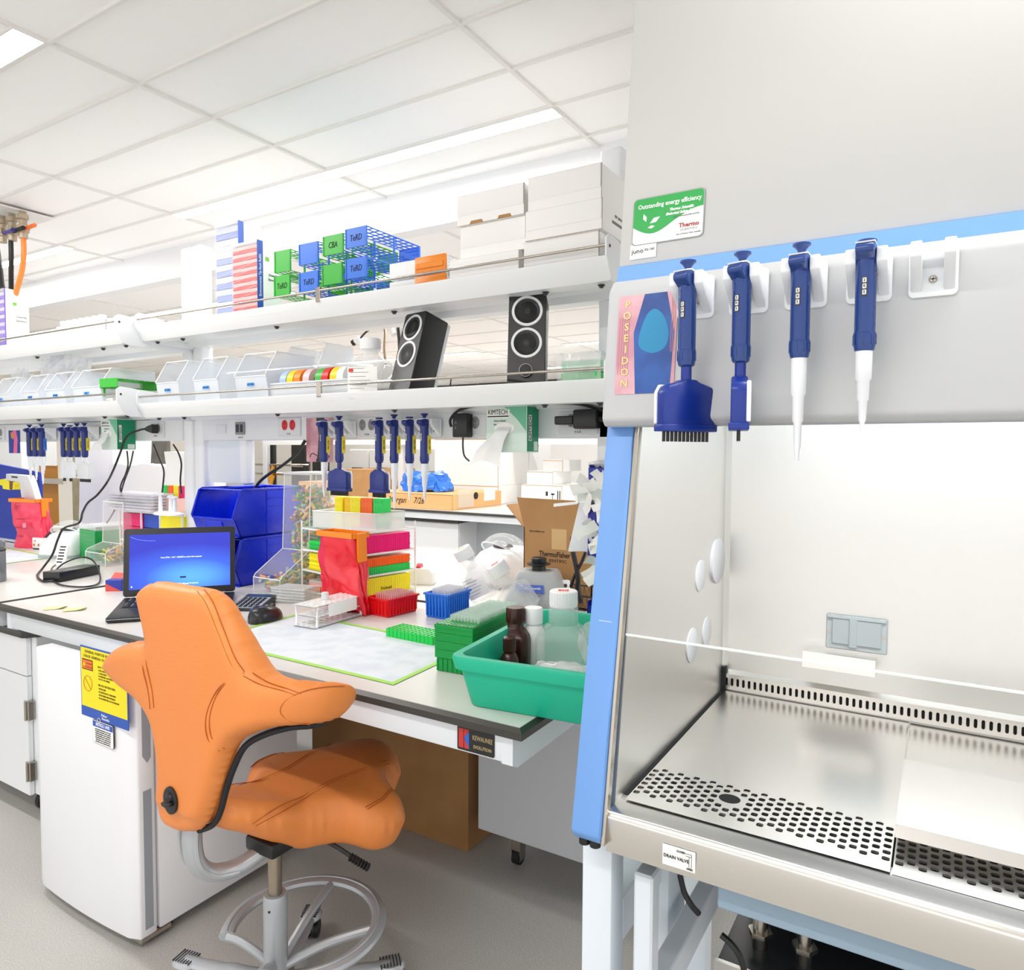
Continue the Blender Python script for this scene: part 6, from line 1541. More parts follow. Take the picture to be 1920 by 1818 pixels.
# ---- tip refill towers in clear wrap
def remix(m):
    c = m.diffuse_color; return mat(m.name+'_pale', tuple(.5+.5*v for v in c[:3]), .4)
def tower(label, pxl, pxr, ptop, col1, group, zb=ZU, Y=2.05, n=9, strip=None, red=False, lettering=True):
    x0, x1 = at(pxl, 500, Y=Y).x, at(pxr, 500, Y=Y).x; ht = at(pxr, ptop, Y=Y).z-zb; w = x1-x0; d = .125
    t = thing('tip_refill_tower', label, 'pipette tip tower', ((x0+x1)/2, Y+d/2, zb), 0, group)
    for k in range(n):
        z = .004+k*(ht-.02)/n; hh = (ht-.02)/n
        b = B().mat(col1).box(-w/2+.004, w/2-.004, -d/2+.004, d/2-.004, z, z+hh*.45, .001); b.mat(remix(col1)).box(-w/2+.004, w/2-.004, -d/2+.004, d/2-.004, z+hh*.47, z+hh*.96, .001)
        tr = obj('tip_tray', b, t)
    b = B().mat(mat('tower_film', '#f4f5f8', .1, alpha=.10, noise=0, spec=1)); 
    for s in ((-w/2, -w/2+.0008, -d/2, d/2), (w/2-.0008, w/2, -d/2, d/2), (-w/2, w/2, -d/2, -d/2+.0008)): b.box(*s, 0, ht)
    b.mat(mat('wrap_white', '#f7f8fb', .25, alpha=.75)).box(-w/2, w/2, -d/2, d/2, ht-.012, ht, .002)
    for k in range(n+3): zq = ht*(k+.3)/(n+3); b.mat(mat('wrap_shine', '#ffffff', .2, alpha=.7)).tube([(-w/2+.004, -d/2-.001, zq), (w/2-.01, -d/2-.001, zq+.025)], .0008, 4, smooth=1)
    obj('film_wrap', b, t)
    b = B().mat(SBL if lettering else mat('sleeve_violet', '#7a5ac8', .5)).box(w/2, w/2+.0012, -d/2, -d/2+(.03 if lettering else .006), 0.0, ht); (b.mat(PAPER).text('Environmental Tip-Rack Refills', .018, face((w/2+.0012, -d/2+.015, ht*.55), (1, 0, 0), up=(0, -1, 0)), sx=.8) if lettering else None)
    b.mat(WBOX).box(w/2, w/2+.0012, -d/2+(.03 if lettering else .006), d/2, 0, ht); b.mat(mat('logo_green', '#7cc243', .5)).box(w/2+.0012, w/2+.0018, -d/2+.042, -d/2+.062, ht*.75, ht*.75+.018)
    b.mat(INK).text('Green-Pak', .014, face((w/2+.0013, d*.18, ht*.58), (1, 0, 0)), sx=.9); b.text('SpaceSaver', .014, face((w/2+.0013, d*.18, ht*.52), (1, 0, 0)), sx=.9)
    obj('sleeve', b, t, label='white and blue printed side'); return t
TR_B = plastic('tip_tray_blue', '#8d9fe6', .35); TR_R = plastic('tip_tray_red', '#e33a34', .35)
tower('tall wrapped tip tower with blue trays, at the left end of the upper shelf', 403, 447, 412, TR_B, 'wrapped tip refill towers', Y=2.12, n=8)
tower('shorter wrapped tip tower with red trays beside the blue one', 434, 482, 448, TR_R, 'wrapped tip refill towers', Y=2.035, n=10)

# ---- speakers
SPK = mat('speaker_black', '#1a1b1c', .45); SPF = mat('speaker_front', '#2c2c2d', .35); RINGW = mat('speaker_ring', '#eceeee', .3)
def speaker(label, loc, rz, h=.30, w=.128, d=.12, lean=12, knob=False):
    t = thing('speaker', label, 'speaker', loc, rz, 'pair of black desktop speakers', rot=(0, 0, rz))
    M = Matrix.Rotation(-R(lean), 4, 'X')
    T_ = M
    b = B().mat(SPK).prism(rrect(w, h, .012, 4, 0, h/2), -d/2, d/2-.012, 'y', T=T_, bev=.002); obj('cabinet', b, t)
    obj('front_baffle', B().mat(SPF).prism(rrect(w-.004, h-.004, .011, 4, 0, h/2), -d/2-.003, -d/2+.001, 'y', T=T_), t)
    obj('back_shell', B().mat(plastic('speaker_silver', '#d4d8db', .3)).prism(rrect(w-.002, h-.01, .012, 4, 0, h/2), d/2-.012, d/2+.004, 'y', T=T_, bev=.003), t)
    for z in (h*.80, h*.46):
        Md = T_ @ Matrix.Translation((0, -d/2-.003, z)) @ Matrix.Rotation(pi/2, 4, 'X')
        dr = obj('driver', B().mat(BLACK).lathe([(.044, 0), (.042, .002), (.036, .001), (.028, -.002), (.001, .001)], 36, T=Md), t)
        obj('ring', B().mat(RINGW).lathe([(.043, .0005), (.053, .0005), (.052, .0035), (.044, .0035)], 40, T=Md, cap=False), dr, label='white ring')
    if knob:
        Md = T_ @ Matrix.Translation((0, -d/2-.003, h*.16)) @ Matrix.Rotation(pi/2, 4, 'X')
        obj('volume_knob', B().mat(SPK).lathe([(.022, 0), (.022, .012), (.020, .014), (.001, .0145)], 28, T=Md).mat(RINGW).lathe([(.0222, .0115), (.0222, .0125), (.0212, .0128)], 28, T=Md, cap=False), t)
    obj('foot', B().mat(plastic('speaker_silver')).prism([(d/2-.01, h*.30), (d/2+.006, h*.30), (d/2+.055, .002), (d/2+.045, -.0)], -w*.25, w*.25, 'x'), t)
    return t
sx_ = at(762, 728, Z=ZL)
v = at(766, 722, Y=2.10); speaker('left black speaker leaning back, turned away toward the clear bottle', (v.x+.0, 2.115, ZL+.012), R(-12), h=.315, lean=16)
v = at(985, 716, Y=2.10); speaker('right black speaker with a round volume knob', (v.x, 2.115, ZL+.012), R(24), h=.325, lean=9, knob=True)
b = B().mat(BLACK); 
for k in range(6):
    a_ = k*1.1; b.tube([(at(930, 700, Y=2.12).x+.03*cos(a_+q*.9)+q*.012-.05, 2.12+.03*sin(a_*2+q), ZL+.004+.02*abs(sin(q*1.3+k))) for q in range(7)], .0016, 6, smooth=4)
obj('speaker_cable', b, label='tangle of thin black cables left of the right speaker', cat='cable')
b = B().mat(BLACK); v = at(846, 700, Y=2.15); b.tube([(v.x-.06, 2.1, ZL+.003), (v.x-.01, 2.14, ZL+.03), (v.x, 2.15, ZL+.075), (v.x+.004, 2.15, ZL+.035), (v.x+.10, 2.13, ZL+.004)], .0018, 6)
obj('speaker_cable', b, label='thin cable looped upright between the two speakers', cat='cable')
t = thing('grey_box', 'low dark grey box behind the left speaker on the shelf', 'box', (at(838, 700, Y=2.3).x, 2.30, ZL)); obj('case', B().mat(DARK).box(-.075, .05, -.03, .03, 0, .055, .002), t); obj('lid', B().mat(mat('lid_grey', '#4a4b4e', .4)).box(-.076, .051, -.031, .031, .055, .061, .001), t)

# ---- wrapped stack of green trays at the right end of the lower shelf
xg = at(1098, 690, Y=2.12).x
t = thing('wrapped_tray_pack', 'film wrapped pack of green tip trays at the right end of the lower shelf', 'tray pack', (xg, 2.12, ZL))
b = B().mat(GRP).box(-.066, .066, -.045, .045, .012, .058, .001)
for k in range(6): b.mat(GR2).box(-.066+.022*k-.0008, -.066+.022*k+.0008, -.0458, -.045, .012, .058)
obj('green_trays', b, t); obj('upper_trays', B().mat(mat('pale_green_tray', '#9fdcb8', .4, alpha=.8)).box(-.066, .066, -.045, .045, .062, .098, .001), t)
b = B().mat(FILM).sheet(crumple(16, 10, lambda u, v: ((u-.5)*.155, -.055+.01*sin(u*9), .008+v*.115), .004, 40, 2), 16, 10).sheet(crumple(16, 8, lambda u, v: ((u-.5)*.155, -.05+v*.1, .122), .008, 40, 6), 16, 8); obj('film_wrap', b, t)

# ---- translucent bins on shelves
TB = mat('bin_translucent', '#eef3f9', .3, alpha=.42, noise=0, spec=.6); LBLU = mat('label_tape_blue', '#3f8fe0', .5)
def clear_bin(label, x, y, z, w=.125, d=.27, h=.118, group='translucent shelf bins on the lower right shelf', content=None, mouth=True):
    t = thing('shelf_bin', label, 'storage bin', (x, y, z), 0, group)
    b = B().mat(TB); side = [(-d/2+.02, 0), (d/2, 0), (d/2, h), (-d/2+.06, h), (-d/2, h*.55), (-d/2+.004, h*.52)]
    for s in (-1, 1): b.prism(side, s*w/2-.001, s*w/2+.001, 'x')
    b.box(-w/2, w/2, -d/2+.02, d/2, 0, .002); b.box(-w/2, w/2, d/2-.002, d/2, 0, h); b.prism([(-d/2+.02, 0), (-d/2+.022, 0), (-d/2+.006, h*.52), (-d/2+.003, h*.52)], -w/2, w/2, 'x')
    b.mat(mat('bin_rim_white', '#f8fafc', .3, alpha=.8))
    for s in (-1, 1): b.tube([(s*w/2, yy, z_) for yy, z_ in ((d/2, h), (-d/2+.06, h), (-d/2, h*.55))], .0028, 6, smooth=1)
    b.tube([(-w/2, -d/2+.003, h*.53), (w/2, -d/2+.003, h*.53)], .0028, 6, smooth=1); b.tube([(-w/2, -d/2+.06, h), (w/2, -d/2+.06, h)], .0028, 6, smooth=1)
    obj('bin_shell', b, t)
    M = Matrix.Translation((0, -d/2+.006, h*.38)) @ Matrix.Rotation(-.14, 4, 'X')
    b = B().mat(LBLU).box(-.022, .022, -.0016, -.0006, -.007, .007, T=M); b.mat(INK).text(label and content or 'TUBES', .009, M @ Matrix.Translation((0, -.0018, 0)) @ Matrix.Rotation(pi/2, 4, 'X'), sx=.8)
    obj('label_tape', b, t, label='blue label tape'); return t
for px, lb, c in ((312, 'translucent bin labelled with blue tape, leftmost on the lower right shelf', 'BAL CYNALE'), (384, 'translucent bin with a white card inside, second on the lower right shelf', 'SML STERILE'), (468, 'translucent bin with blue tape nearest the grey tape holder', 'PACK TUBES')):
    v = at(px, 730, Y=2.02); clear_bin(lb, v.x, 2.155, ZL, content=c, w=.17 if px != 468 else .20, h=.225)
t = thing('card_wallet', 'white and blue card standing in the second translucent bin', 'card', (at(402, 690, Y=2.1).x, 2.12, ZL+.004)); obj('card', B().mat(PAPER).prism([(-.045, 0), (.045, 0), (.045, .060), (-.035, .064)], -.001, .001, 'y'), t); obj('edge_stripe', B().mat(SBL).box(-.035, .0, -.0014, .0014, .064, .067), t)
v = at(560, 700, Y=2.16)
clear_bin('big translucent bin behind the coloured tape rolls', v.x+.035, 2.235, ZL, w=.22, d=.22, h=.26, content=' ')
# tape holder and rolls
v0, v1 = at(503, 730, Y=2.045), at(655, 720, Y=2.045)
t = thing('tape_holder', 'long light grey tray holding a row of tape rolls', 'tape holder', ((v0.x+v1.x)/2, 2.045, ZL)); w = v1.x-v0.x
TG = plastic('holder_grey', '#dde0e4', .4)
obj('trough', B().mat(TG).box(-w/2, w/2, 0, .004, 0, .082, .001).box(-w/2, w/2, .11, .114, 0, .082, .001).box(-w/2, w/2, 0, .114, 0, .003).box(-w/2, -w/2+.004, 0, .114, 0, .082).box(w/2-.004, w/2, 0, .114, 0, .082), t)
obj('front_lip', B().mat(TG).box(-w/2-.002, w/2+.002, -.004, .006, .078, .087, .002), t)
for px, c, lb in ((547, 'blue', 'pale blue tape roll, leftmost in the grey holder'), (560, 'yellow', 'yellow tape roll between the pale blue and orange rolls'), (573, 'orange', 'orange tape roll left of the pink roll'), (590, 'pink', 'pale pink tape roll with its core showing'),
                 (613, 'green', 'green tape roll beside the red one'), (625, 'red', 'red tape roll between the green and yellow ones'), (641, 'yellow', 'yellow tape roll nearest the clear bottle'), (653, 'white', 'white tape roll at the right end of the holder')):
    v = at(px, 690, Y=2.095); roll((v.x, 2.095, ZL+.092), TC[c], lb, 0, .050, .036, .022)
# clear bottle
v = at(690, 735, Y=2.08)
sq_bottle('media_bottle', 'big clear bottle with a printed label between the tape rolls and left speaker', (v.x+.005, 2.09, ZL), .058, .165, PET, CAPW, R(18), capr=.031, caph=.030, logo=LRED, lab=LRED, shoulder=.66, neck=.5)

# ================================================================== LEFT SHELVES
GW = 'white bottles on the upper left shelf'
wb = None
def wbottle(x, y, z, lb, h=.075, r=.021, clear=False):
    t = thing('sample_bottle', lb, 'bottle', (x, y, z), 0, GW)
    obj('bottle_body', B().mat(PET if clear else NAT).lathe([(r*.9, 0), (r, .003), (r, h*.72), (r*.62, h*.84), (r*.62, h)], 18), t); obj('cap', B().mat(CAPW).lathe([(r*.74, h-.012), (r*.74, h+.010), (r*.6, h+.012), (.001, h+.0122)], 18), t); return t
k = 0
for j, (row, y) in enumerate((('front', 1.97), ('back', 2.04))):
    for i in range(7):
        px = 52+i*11.5; v = at(px, 600, Y=y); wbottle(v.x, y, ZUL, '%s row white bottle, %s from the left on the upper left shelf' % (row, ('first', 'second', 'third', 'fourth', 'fifth', 'sixth', 'last')[i]), .070, .024)
t = thing('white_carton', 'open white carton of clear bottles on the upper left shelf', 'cardboard box', (at(170, 600, Y=2.05).x, 2.08, ZUL), 0)
x0, x1 = at(112, 600, Y=2.0).x-at(170, 600, Y=2.05).x, at(206, 600, Y=2.0).x-at(170, 600, Y=2.05).x
obj('carton', B().mat(WBOX).box(x0, x1, -.10, -.098, 0, .10).box(x0, x1, .15, .152, 0, .10).box(x0, x0+.002, -.10, .152, 0, .1).box(x1-.002, x1, -.1, .152, 0, .1).box(x0, x1, -.1, .152, 0, .002), t)
t_base = t.location.x
for j, row in enumerate(('front', 'second', 'rear')):
    for i in range(7):
        wbottle(t_base+x0+.035+i*(x1-x0-.05)/7, 2.005+j*.075, ZUL+.003, '%s row clear bottle in the open carton, %s from its left side' % (row, ('first', 'second', 'third', 'fourth', 'fifth', 'sixth', 'seventh')[i]), .115, .026, True)
tw = tower('white printed tip tower at the far left of the upper left shelf', -30, 6, 540, plastic('tip_tray_violet', '#7a5ac8', .4), 'wrapped tip refill towers', zb=ZUL, Y=1.96, n=8, lettering=False)
v = at(300, 575, Y=2.2)
t = thing('foam_rack', 'grey topped foam tube rack beside the uprights on the upper left shelf', 'foam rack', (v.x, 2.16, ZUL)); obj('foam_block', B().mat(WPL).box(-.09, .09, -.05, .12, 0, .075, .006), t); obj('top_plate', B().mat(mat('foam_grey', '#bdb8b0', .8)).box(-.085, .085, -.045, .11, .105, .11), t)
for s in (-1, 0, 1): obj('support', B().mat(WPL).cyl((s*.055, 0, .07), (s*.055, 0, .105), .026, n=18), t)
GB = 'translucent bagged bins on the lower left shelf'
for px, lb, c in ((-10, 'translucent bin cut off by the left edge of the picture', '15 ML'), (45, 'translucent bin with crumpled bags, second from the left on the lower left shelf', 'CAPS 500 ML'), (92, 'translucent bin overflowing with a tall crumpled bag', '50 ML STERILE'), (150, 'wide translucent bin with a blue tinted lining, left of the green rack', 'WIDE')):
    v = at(px, 740, Y=1.93); clear_bin(lb, v.x+.03, 2.085, ZLL, w=.185 if px < 130 else .26, d=.29, h=.20, group=GB, content=c)
BAGC = mat('bag_clear', '#eef1f5', .15, alpha=.5, noise=0, spec=1)
for px, py, w, h, lb, sd in ((30, 700, .26, .24, 'crumpled clear bag in the left bins', 3), (95, 690, .32, .31, 'tall crumpled clear bag rising from the bins to the upper shelf', 7), (138, 705, .26, .27, 'clear bag of tubes leaning right in the wide bin', 12)):
    v = at(px, py, Y=2.06)
    b = B().mat(BAGC)
    for s in (1, -1): b.sheet(crumple(24, 22, lambda u, q: ((u-.5)*w, s*.045*sin(pi*u)*sin(pi*min(1, q*1.1)), q*h*(1-.25*abs(u-.5))), .024, 18, sd*s), 24, 22)
    obj('clear_bag', b, label=lb, cat='plastic bag', loc=(v.x, 2.09, ZLL+.03), smooth=25)
v = at(225, 740, Y=1.96)
GSm = plastic('rack_leaf_green')
t = thing('tube_rack', 'small green tube rack beside the end bracket on the lower left shelf', 'tube rack', (-3.50, 2.03, ZLL+.098), R(5)); t.scale = (1.35,)*3
b = perf(B().mat(GSm), -.05, .05, -.06, .10, .0, 6, 8, .38, .002, sq=True); perf(b, -.05, .05, -.06, .10, .030, 6, 8, .38, .002, sq=True); b.box(-.05, .05, -.062, -.060, 0, .032); b.box(-.05, .05, .10, .102, 0, .032)
for x in (-.045, .045): b.box(x-.003, x+.003, -.05, -.045, -.03, 0)
obj('rack_deck', b, t)
t = thing('tube_rack', 'white tube rack with handwriting under the small green one', 'tube rack', (-3.53, 2.03, ZLL), 0); obj('rack_body', B().mat(NAT).box(-.05, .03, -.06, .10, 0, .047, .001), t); obj('handwriting', B().mat(INK).text('Tn Fd3', .014, face((-.012, -.06, .032), (0, -1, 0))), t)
t = thing('tube_rack', 'orange slotted rack tucked behind the end bracket of the lower left shelf', 'tube rack', (-3.43, 2.05, ZLL), 0); b = B().mat(b_or).box(-.045, .055, -.06, .10, 0, .062, .002)
for z in (.015, .035): b.mat(plastic('orange_shade', '#e0690a', .4)).box(-.046, .0555, -.0615, -.05, z, z+.006)
obj('rack_body', b, t)

# ================================================================== TISSUE BOXES AND PLUGS ON THE CHANNELS
KG = mat('carton_teal', '#0e8f63', .5); KP = mat('carton_pale', '#d7e8df', .5); TISS = mat('tissue', '#f2f3f3', .8, alpha=.93, noise=0)
def tissue(label, x0, x1, z0, z1, d, seed=0, s=1, Y=2.295):
    w, h = x1-x0, z1-z0; t = thing('tissue_box', label, 'tissue box', (x0, Y, z0), 0, 'green wipe boxes stuck to the channels')
    b = B().mat(KP).box(0, w, -d, 0, 0, h, .001)
    b.mat(mat('carton_mid', '#6fbf9a', .5)).prism([(w*.45, h*.98), (w*.98, h*.98), (w*.98, h*.45), (w*.75, h*.72)], -d-.0006, -d, 'y')
    b.mat(KG).box(w, w+.0008, -d, -.003, .004, h-.004); b.mat(KP).box(w+.0008, w+.0012, -d+.01+d*.45, -.008, .006, .040*s)
    b.mat(PAPER).box(.004, w*.58, -d-.0012, -d, h*.74, h*.93); b.box(w+.0008, w+.0013, -d+.01, -d+.032*s, h*.25, h*.8)
    b.mat(INK).text('KIMTECH', .026*s, face((w*.29, -d-.0012, h*.865), (0, -1, 0)), sx=.78); b.box(.006, w*.56, -d-.0016, -d-.0012, h*.765, h*.79)
    b.text('Science Brand', .009*s, face((w*.34, -d-.0006, h*.68), (0, -1, 0))); b.text('Kimwipes 280 wipes', .008*s, face((w*.38, -d-.0006, h*.60), (0, -1, 0)))
    b.text('KIMTECH', .026*s, face((w+.0014, -d+.021*s, h*.52), (1, 0, 0), up=(0, -1, 0)), sx=.8)
    obj('carton', b, t)
    b = B().mat(WBOX).lathe([(.001, 0), (.036*s, 0), (.036*s, .001)], 24, T=Matrix.Translation((w*.46, -d-.0008, h*.52)) @ Matrix.Rotation(pi/2, 4, 'X'), sx=1.2, sy=.6); obj('slot', b, t)
    g = crumple(16, 14, lambda u, v: (w*.46+(u-.5)*(.05+.09*v)*s-.05*v*s*1.3, -d-.004-.05*sin(pi*.6*v)*(1-.3*abs(u-.5)), h*.54-.145*s*v+.02*sin(pi*u)*v), .007, 22, seed)
    obj('tissue', B().mat(TISS).sheet(g, 16, 14), t, label='white wipe hanging out of the slot', smooth=60)
    return t
def sp2(px, py, Y=2.21): return at(px, py, Y=Y)
dbx = .085
a_, c_ = sp2(912, 760), sp2(988, 848); tissue('green and white wipe box hanging under the lower right shelf', a_.x, c_.x, c_.z, a_.z-.004, dbx, 4)
a_, c_ = sp2(196, 786), sp2(227, 843); tissue('green and white wipe box hanging under the lower left shelf', a_.x, c_.x, c_.z, a_.z, dbx+.02, 9, .78)
def plug(label, px, py, Y=2.285): 
    v = at(px, py, Y=Y); t = thing('power_adapter', label, 'power adapter', tuple(v)); return t
t = plug('black square plug adapter in the socket left of the right wipe box', 871, 797); obj('body', B().mat(BLACK).box(-.035, .035, -.035, .008, -.048, .045, .006, 2), t); obj('text', B().mat(mat('text_grey', '#8e9094', .6)).text('CE  UL', .012, face((-.018, -.035, 0), (0, -1, 0), up=(1, 0, 0))), t)
obj('cable', B().mat(BLACK).tube([(0, -.01, -.045), (.001, -.012, -.085), (.008, -.012, -.12), (.03, -.01, -.14)], .0035, 8), t)
t = plug('black flat plug and transformer in the rightmost socket', 1105, 786); obj('body', B().mat(BLACK).box(-.045, .045, -.045, .006, -.034, .034, .008, 2), t); obj('plug_head', B().mat(BLACK).box(-.12, -.045, -.04, .006, -.018, .012, .004), t)
obj('cable', B().mat(BLACK).tube([(.03, -.02, .0), (.10, -.02, -.005), (.20, -.02, -.01)], .010, 8), t)
v = [at(x, y, Y=2.26) for x, y in ((846, 800), (845, 785), (862, 768), (893, 761), (960, 757), (1040, 756), (1090, 758), (1140, 773), (1170, 785))]
obj('power_cable', B().mat(BLACK).tube(v, .0055, 8, smooth=6), label='thick black cable taped along the underside of the lower right shelf', cat='cable')
v = [at(572, 826, Y=2.285), at(556, 850, Y=2.28), at(530, 872, Y=2.28), at(505, 888, Y=2.28), at(485, 905, Y=2.30), at(470, 930, Y=2.33)]
obj('power_cable', B().mat(BLACK).tube(v, .0075, 8, smooth=6), label='thick black cable sloping down behind the blue bins', cat='cable')
# left channel: black plug with the long cable to the power brick
v = at(290, 804, Y=2.275)
t = thing('power_brick', 'black laptop power brick with a looped cable on the left bench', 'power adapter', (0, 0, 0))
pk = P(100, 1098); 
c0, c1 = P(112, 1092), P(188, 1076)
an = yaw2(c0, c1); L6 = (c1-c0).length
b = B().mat(mat('brick_black', '#191a1b', .35)).box(0, L6, 0, .10, 0, .048, .004, 2, T=Matrix.Translation((c0.x, c0.y, Z0)) @ Matrix.Rotation(an, 4, 'Z')); obj('brick', b, t)
obj('mains_plug', B().mat(BLACK).prism([(-.030, -.012), (.022, -.024), (.022, .024), (-.030, .012)], -.030, .006, 'y', T=Matrix.Translation(v)).cyl(v+Vector((-.03, -.012, 0)), v+Vector((-.06, -.012, 0)), .010, n=10), t)
cab = [v+Vector((-.055, -.012, 0)), at(262, 806, Y=2.25), at(238, 818, Y=2.22), at(225, 850, Y=2.2), at(213, 880, Y=2.15), at(200, 905, Y=2.1), at(182, 928, Y=2.08), at(165, 942, Y=2.05), at(155, 960, Y=2.0), at(148, 980, Y=1.98), at(120, 990, Y=1.97), at(108, 1012, Y=1.95), at(98, 1040, Y=1.92)]+[Vector((*P(x, y).xy, Z0+.008)) for x, y in ((80, 1068), (70, 1082), (80, 1092), (100, 1092))]
obj('mains_cable', B().mat(BLACK).tube(cab, .0055, 8, smooth=5), t)
lp = [Vector((*P(x, y).xy, Z0+h)) for x, y, h in ((100, 1082, .02), (120, 1078, .06), (155, 1075, .085), (178, 1076, .06), (188, 1092, .01), (165, 1102, .006), (120, 1100, .006), (98, 1090, .01), (97, 1078, .03), (104, 1066, .02))]
obj('output_cable', B().mat(BLACK).tube(lp, .004, 8, smooth=5), t)
for pts, lb in (([(288, 833), (300, 862), (307, 882), (306, 905), (303, 930)], 'thin black cable dropping from the left channel near the uprights'), ([(325, 833), (335, 850), (340, 870), (338, 900), (340, 925)], 'thin black cable nearest the upright under the left channel'), ([(238, 845), (240, 870), (235, 890), (228, 905), (226, 920), (236, 945)], 'grey cable hanging below the left wipe box'), ([(250, 845), (244, 872), (232, 905), (222, 940), (210, 965), (200, 980)], 'second grey cable crossing below the left wipe box')):
    obj('hanging_cable', B().mat(BLACK if 'black' in lb else DARK).tube([at(x, y, Y=2.30) for x, y in pts], .0045, 7, smooth=5), label=lb, cat='cable')
# ================================================================== LEFT BENCH
def scl(o, k): o.scale = tuple(a*k for a in o.scale); return o
q = P(55, 1020); red_bag('red waste bag printed with warnings in an orange clip frame on the left bench', (-5.06, 2.30, Z0), R(10), .25, .11, .31, m=BAGR2, seed=5, prints=True)
obj('tape_patch', B().mat(mat('print_pink')).box(-.01, .03, -.002, 0, 0, .02)) if False else None
# blue board standing at the back
x0, x1 = at(-40, 940, Y=2.45).x, at(75, 940, Y=2.45).x
obj('blue_board', B().mat(mat('board_blue', '#1438b0', .5)).prism([(x0, BZ), (x1, BZ), (x1, at(75, 885, Y=2.45).z), (x0, at(-40, 862, Y=2.45).z)], 2.45, 2.47, 'y'), label='large royal blue board standing behind the red bag on the left bench', cat='board')
# pipette controller on the board
c = at(45, 915, Y=2.30)
t = thing('pipette_controller', 'white pistol shaped pipette controller behind the left red bag', 'pipette controller', (c.x, 2.34, c.z))
k = (at(70, 900, Y=2.34).x-at(20, 900, Y=2.34).x)/.05
def pc(px, py): v = at(px, py, Y=2.34); return (v.x-c.x, v.z-c.z)
obj('grip', B().mat(PWH).prism([pc(*p) for p in ((17, 888), (58, 891), (64, 905), (74, 940), (73, 960), (50, 960), (42, 904), (17, 900))], -.02, .02, 'y', bev=.004), t)
obj('nameplate', B().mat(DARK).prism([pc(*p) for p in ((28, 892), (39, 893), (39, 896), (28, 895))], -.0212, -.02, 'y'), t)
obj('trigger', B().mat(mat('trigger_brown', '#7c4a3c', .5)).prism([pc(*p) for p in ((22, 901), (28, 901), (27, 918), (22, 917))], -.012, .012, 'y'), t)
obj('wall_holder', B().mat(RG['yellow']).prism([pc(*p) for p in ((1, 899), (14, 897), (22, 903), (22, 918), (10, 916), (9, 910), (1, 908))], -.015, .03, 'y').prism([pc(*p) for p in ((29, 903), (42, 904), (42, 907), (32, 908), (31, 917), (28, 918))], -.015, .03, 'y'), t, label='yellow wall bracket')
# heat block
c = P(88, 1030); t = thing('dry_block', 'small white and grey bench instrument between the red bag and the centrifuge', 'lab instrument', (c.x, c.y+.06, Z0), R(12))
obj('housing', B().mat(CWH).prism(rrect(.24, .17, .02, 3), .008, .075, bev=.004).mat(BLACK).prism(rrect(.235, .165, .02, 3), 0, .008), t)
obj('lid', B().mat(BLACK).prism([(-.02, .078), (.12, .078), (.10, .12), (.03, .118)], -.07, .08, 'y'), t)
obj('buttons', B().mat(mat('button_amber', '#c9743a', .5)).cyl((-.09, -.085, .03), (-.09, -.087, .03), .008, n=12).cyl((-.05, -.085, .03), (-.05, -.087, .03), .008, n=12).cyl((-.08, -.085, .055), (-.08, -.087, .055), .005, n=12), t)
c = P(125, 1045); scl(centrifuge('white mini centrifuge with a clear dome on the left bench, beside the green racks', (c.x-.07, c.y+.06, Z0), R(20), 1.55, name='mini_centrifuge'), 1)
c = P(160, 1045); vortex('vortex_mixer', 'white vortex mixer with a black cup head behind the left centrifuge', (c.x+.05, c.y+.42, Z0), R(10), CWH, logo=False, s=1.45)
t = thing('mesh_holder', 'black wire mesh pen holder beside the left green rack', 'pen holder', (*P(143, 1042).xy, Z0)); t.location.y += .05
b = B().mat(BLACK)
for k_ in range(14): a_ = 2*pi*k_/14; b.tube([(.034*cos(a_), .034*sin(a_), 0), (.034*cos(a_+.9), .034*sin(a_+.9), .13)], .0012, 4, smooth=1); b.tube([(.034*cos(a_), .034*sin(a_), 0), (.034*cos(a_-.9), .034*sin(a_-.9), .13)], .0012, 4, smooth=1)
for z in (.002, .13): b.tube([(.035*cos(q*pi/8), .035*sin(q*pi/8), z) for q in range(17)], .003, 5, smooth=1)
b.lathe([(.033, 0), (.033, .002)], 20); obj('mesh_cup', b, t); obj('clip', B().mat(BLACK).box(-.05, -.01, -.004, .004, .13, .138).box(-.012, .004, -.003, .003, .12, .16), t)
# green stack with clear lid
p0, p1 = P(150, 1045), P(179, 1052); a6 = yaw2(p0, p1); w6 = (p1-p0).length; dd = Vector((cos(a6), sin(a6), 0)); nn = Vector((-sin(a6), cos(a6), 0)); d6 = .30; h6 = at(165, 984, Y=p0.y).z-BZ
c = p0+dd*w6/2+nn*d6/2
t = thing('tip_rack_stack', 'green stack of tip racks with a clear lid on the left bench', 'pipette tip box', (c.x, c.y, Z0), a6)
b = B().mat(GR2).box(-w6/2, w6/2, -d6/2, d6/2, 0, h6*.86, .002)
for k_ in range(5): b.box(-w6/2-.001, w6/2+.001, -d6/2-.001, d6/2+.001, h6*(.3+.11*k_), h6*(.3+.11*k_)+.003)
for k_ in range(5): x = -w6/2+.012+k_*(w6-.024)/4; b.box(x-.003, x+.003, -d6/2-.002, -d6/2, .004, h6*.22)
obj('racks', b, t); obj('lid', B().mat(FROST).box(-w6/2+.002, w6/2-.002, -d6/2+.002, d6/2-.002, h6*.86, h6, .003), t)
dispenser('clear dispenser of mixed caps on the left bench behind the laptop screen', (*(P(217, 1057)+Vector((-.04, .02, 0))).xy, Z0), 0, .20, .22, .34, .28, 110, 7)
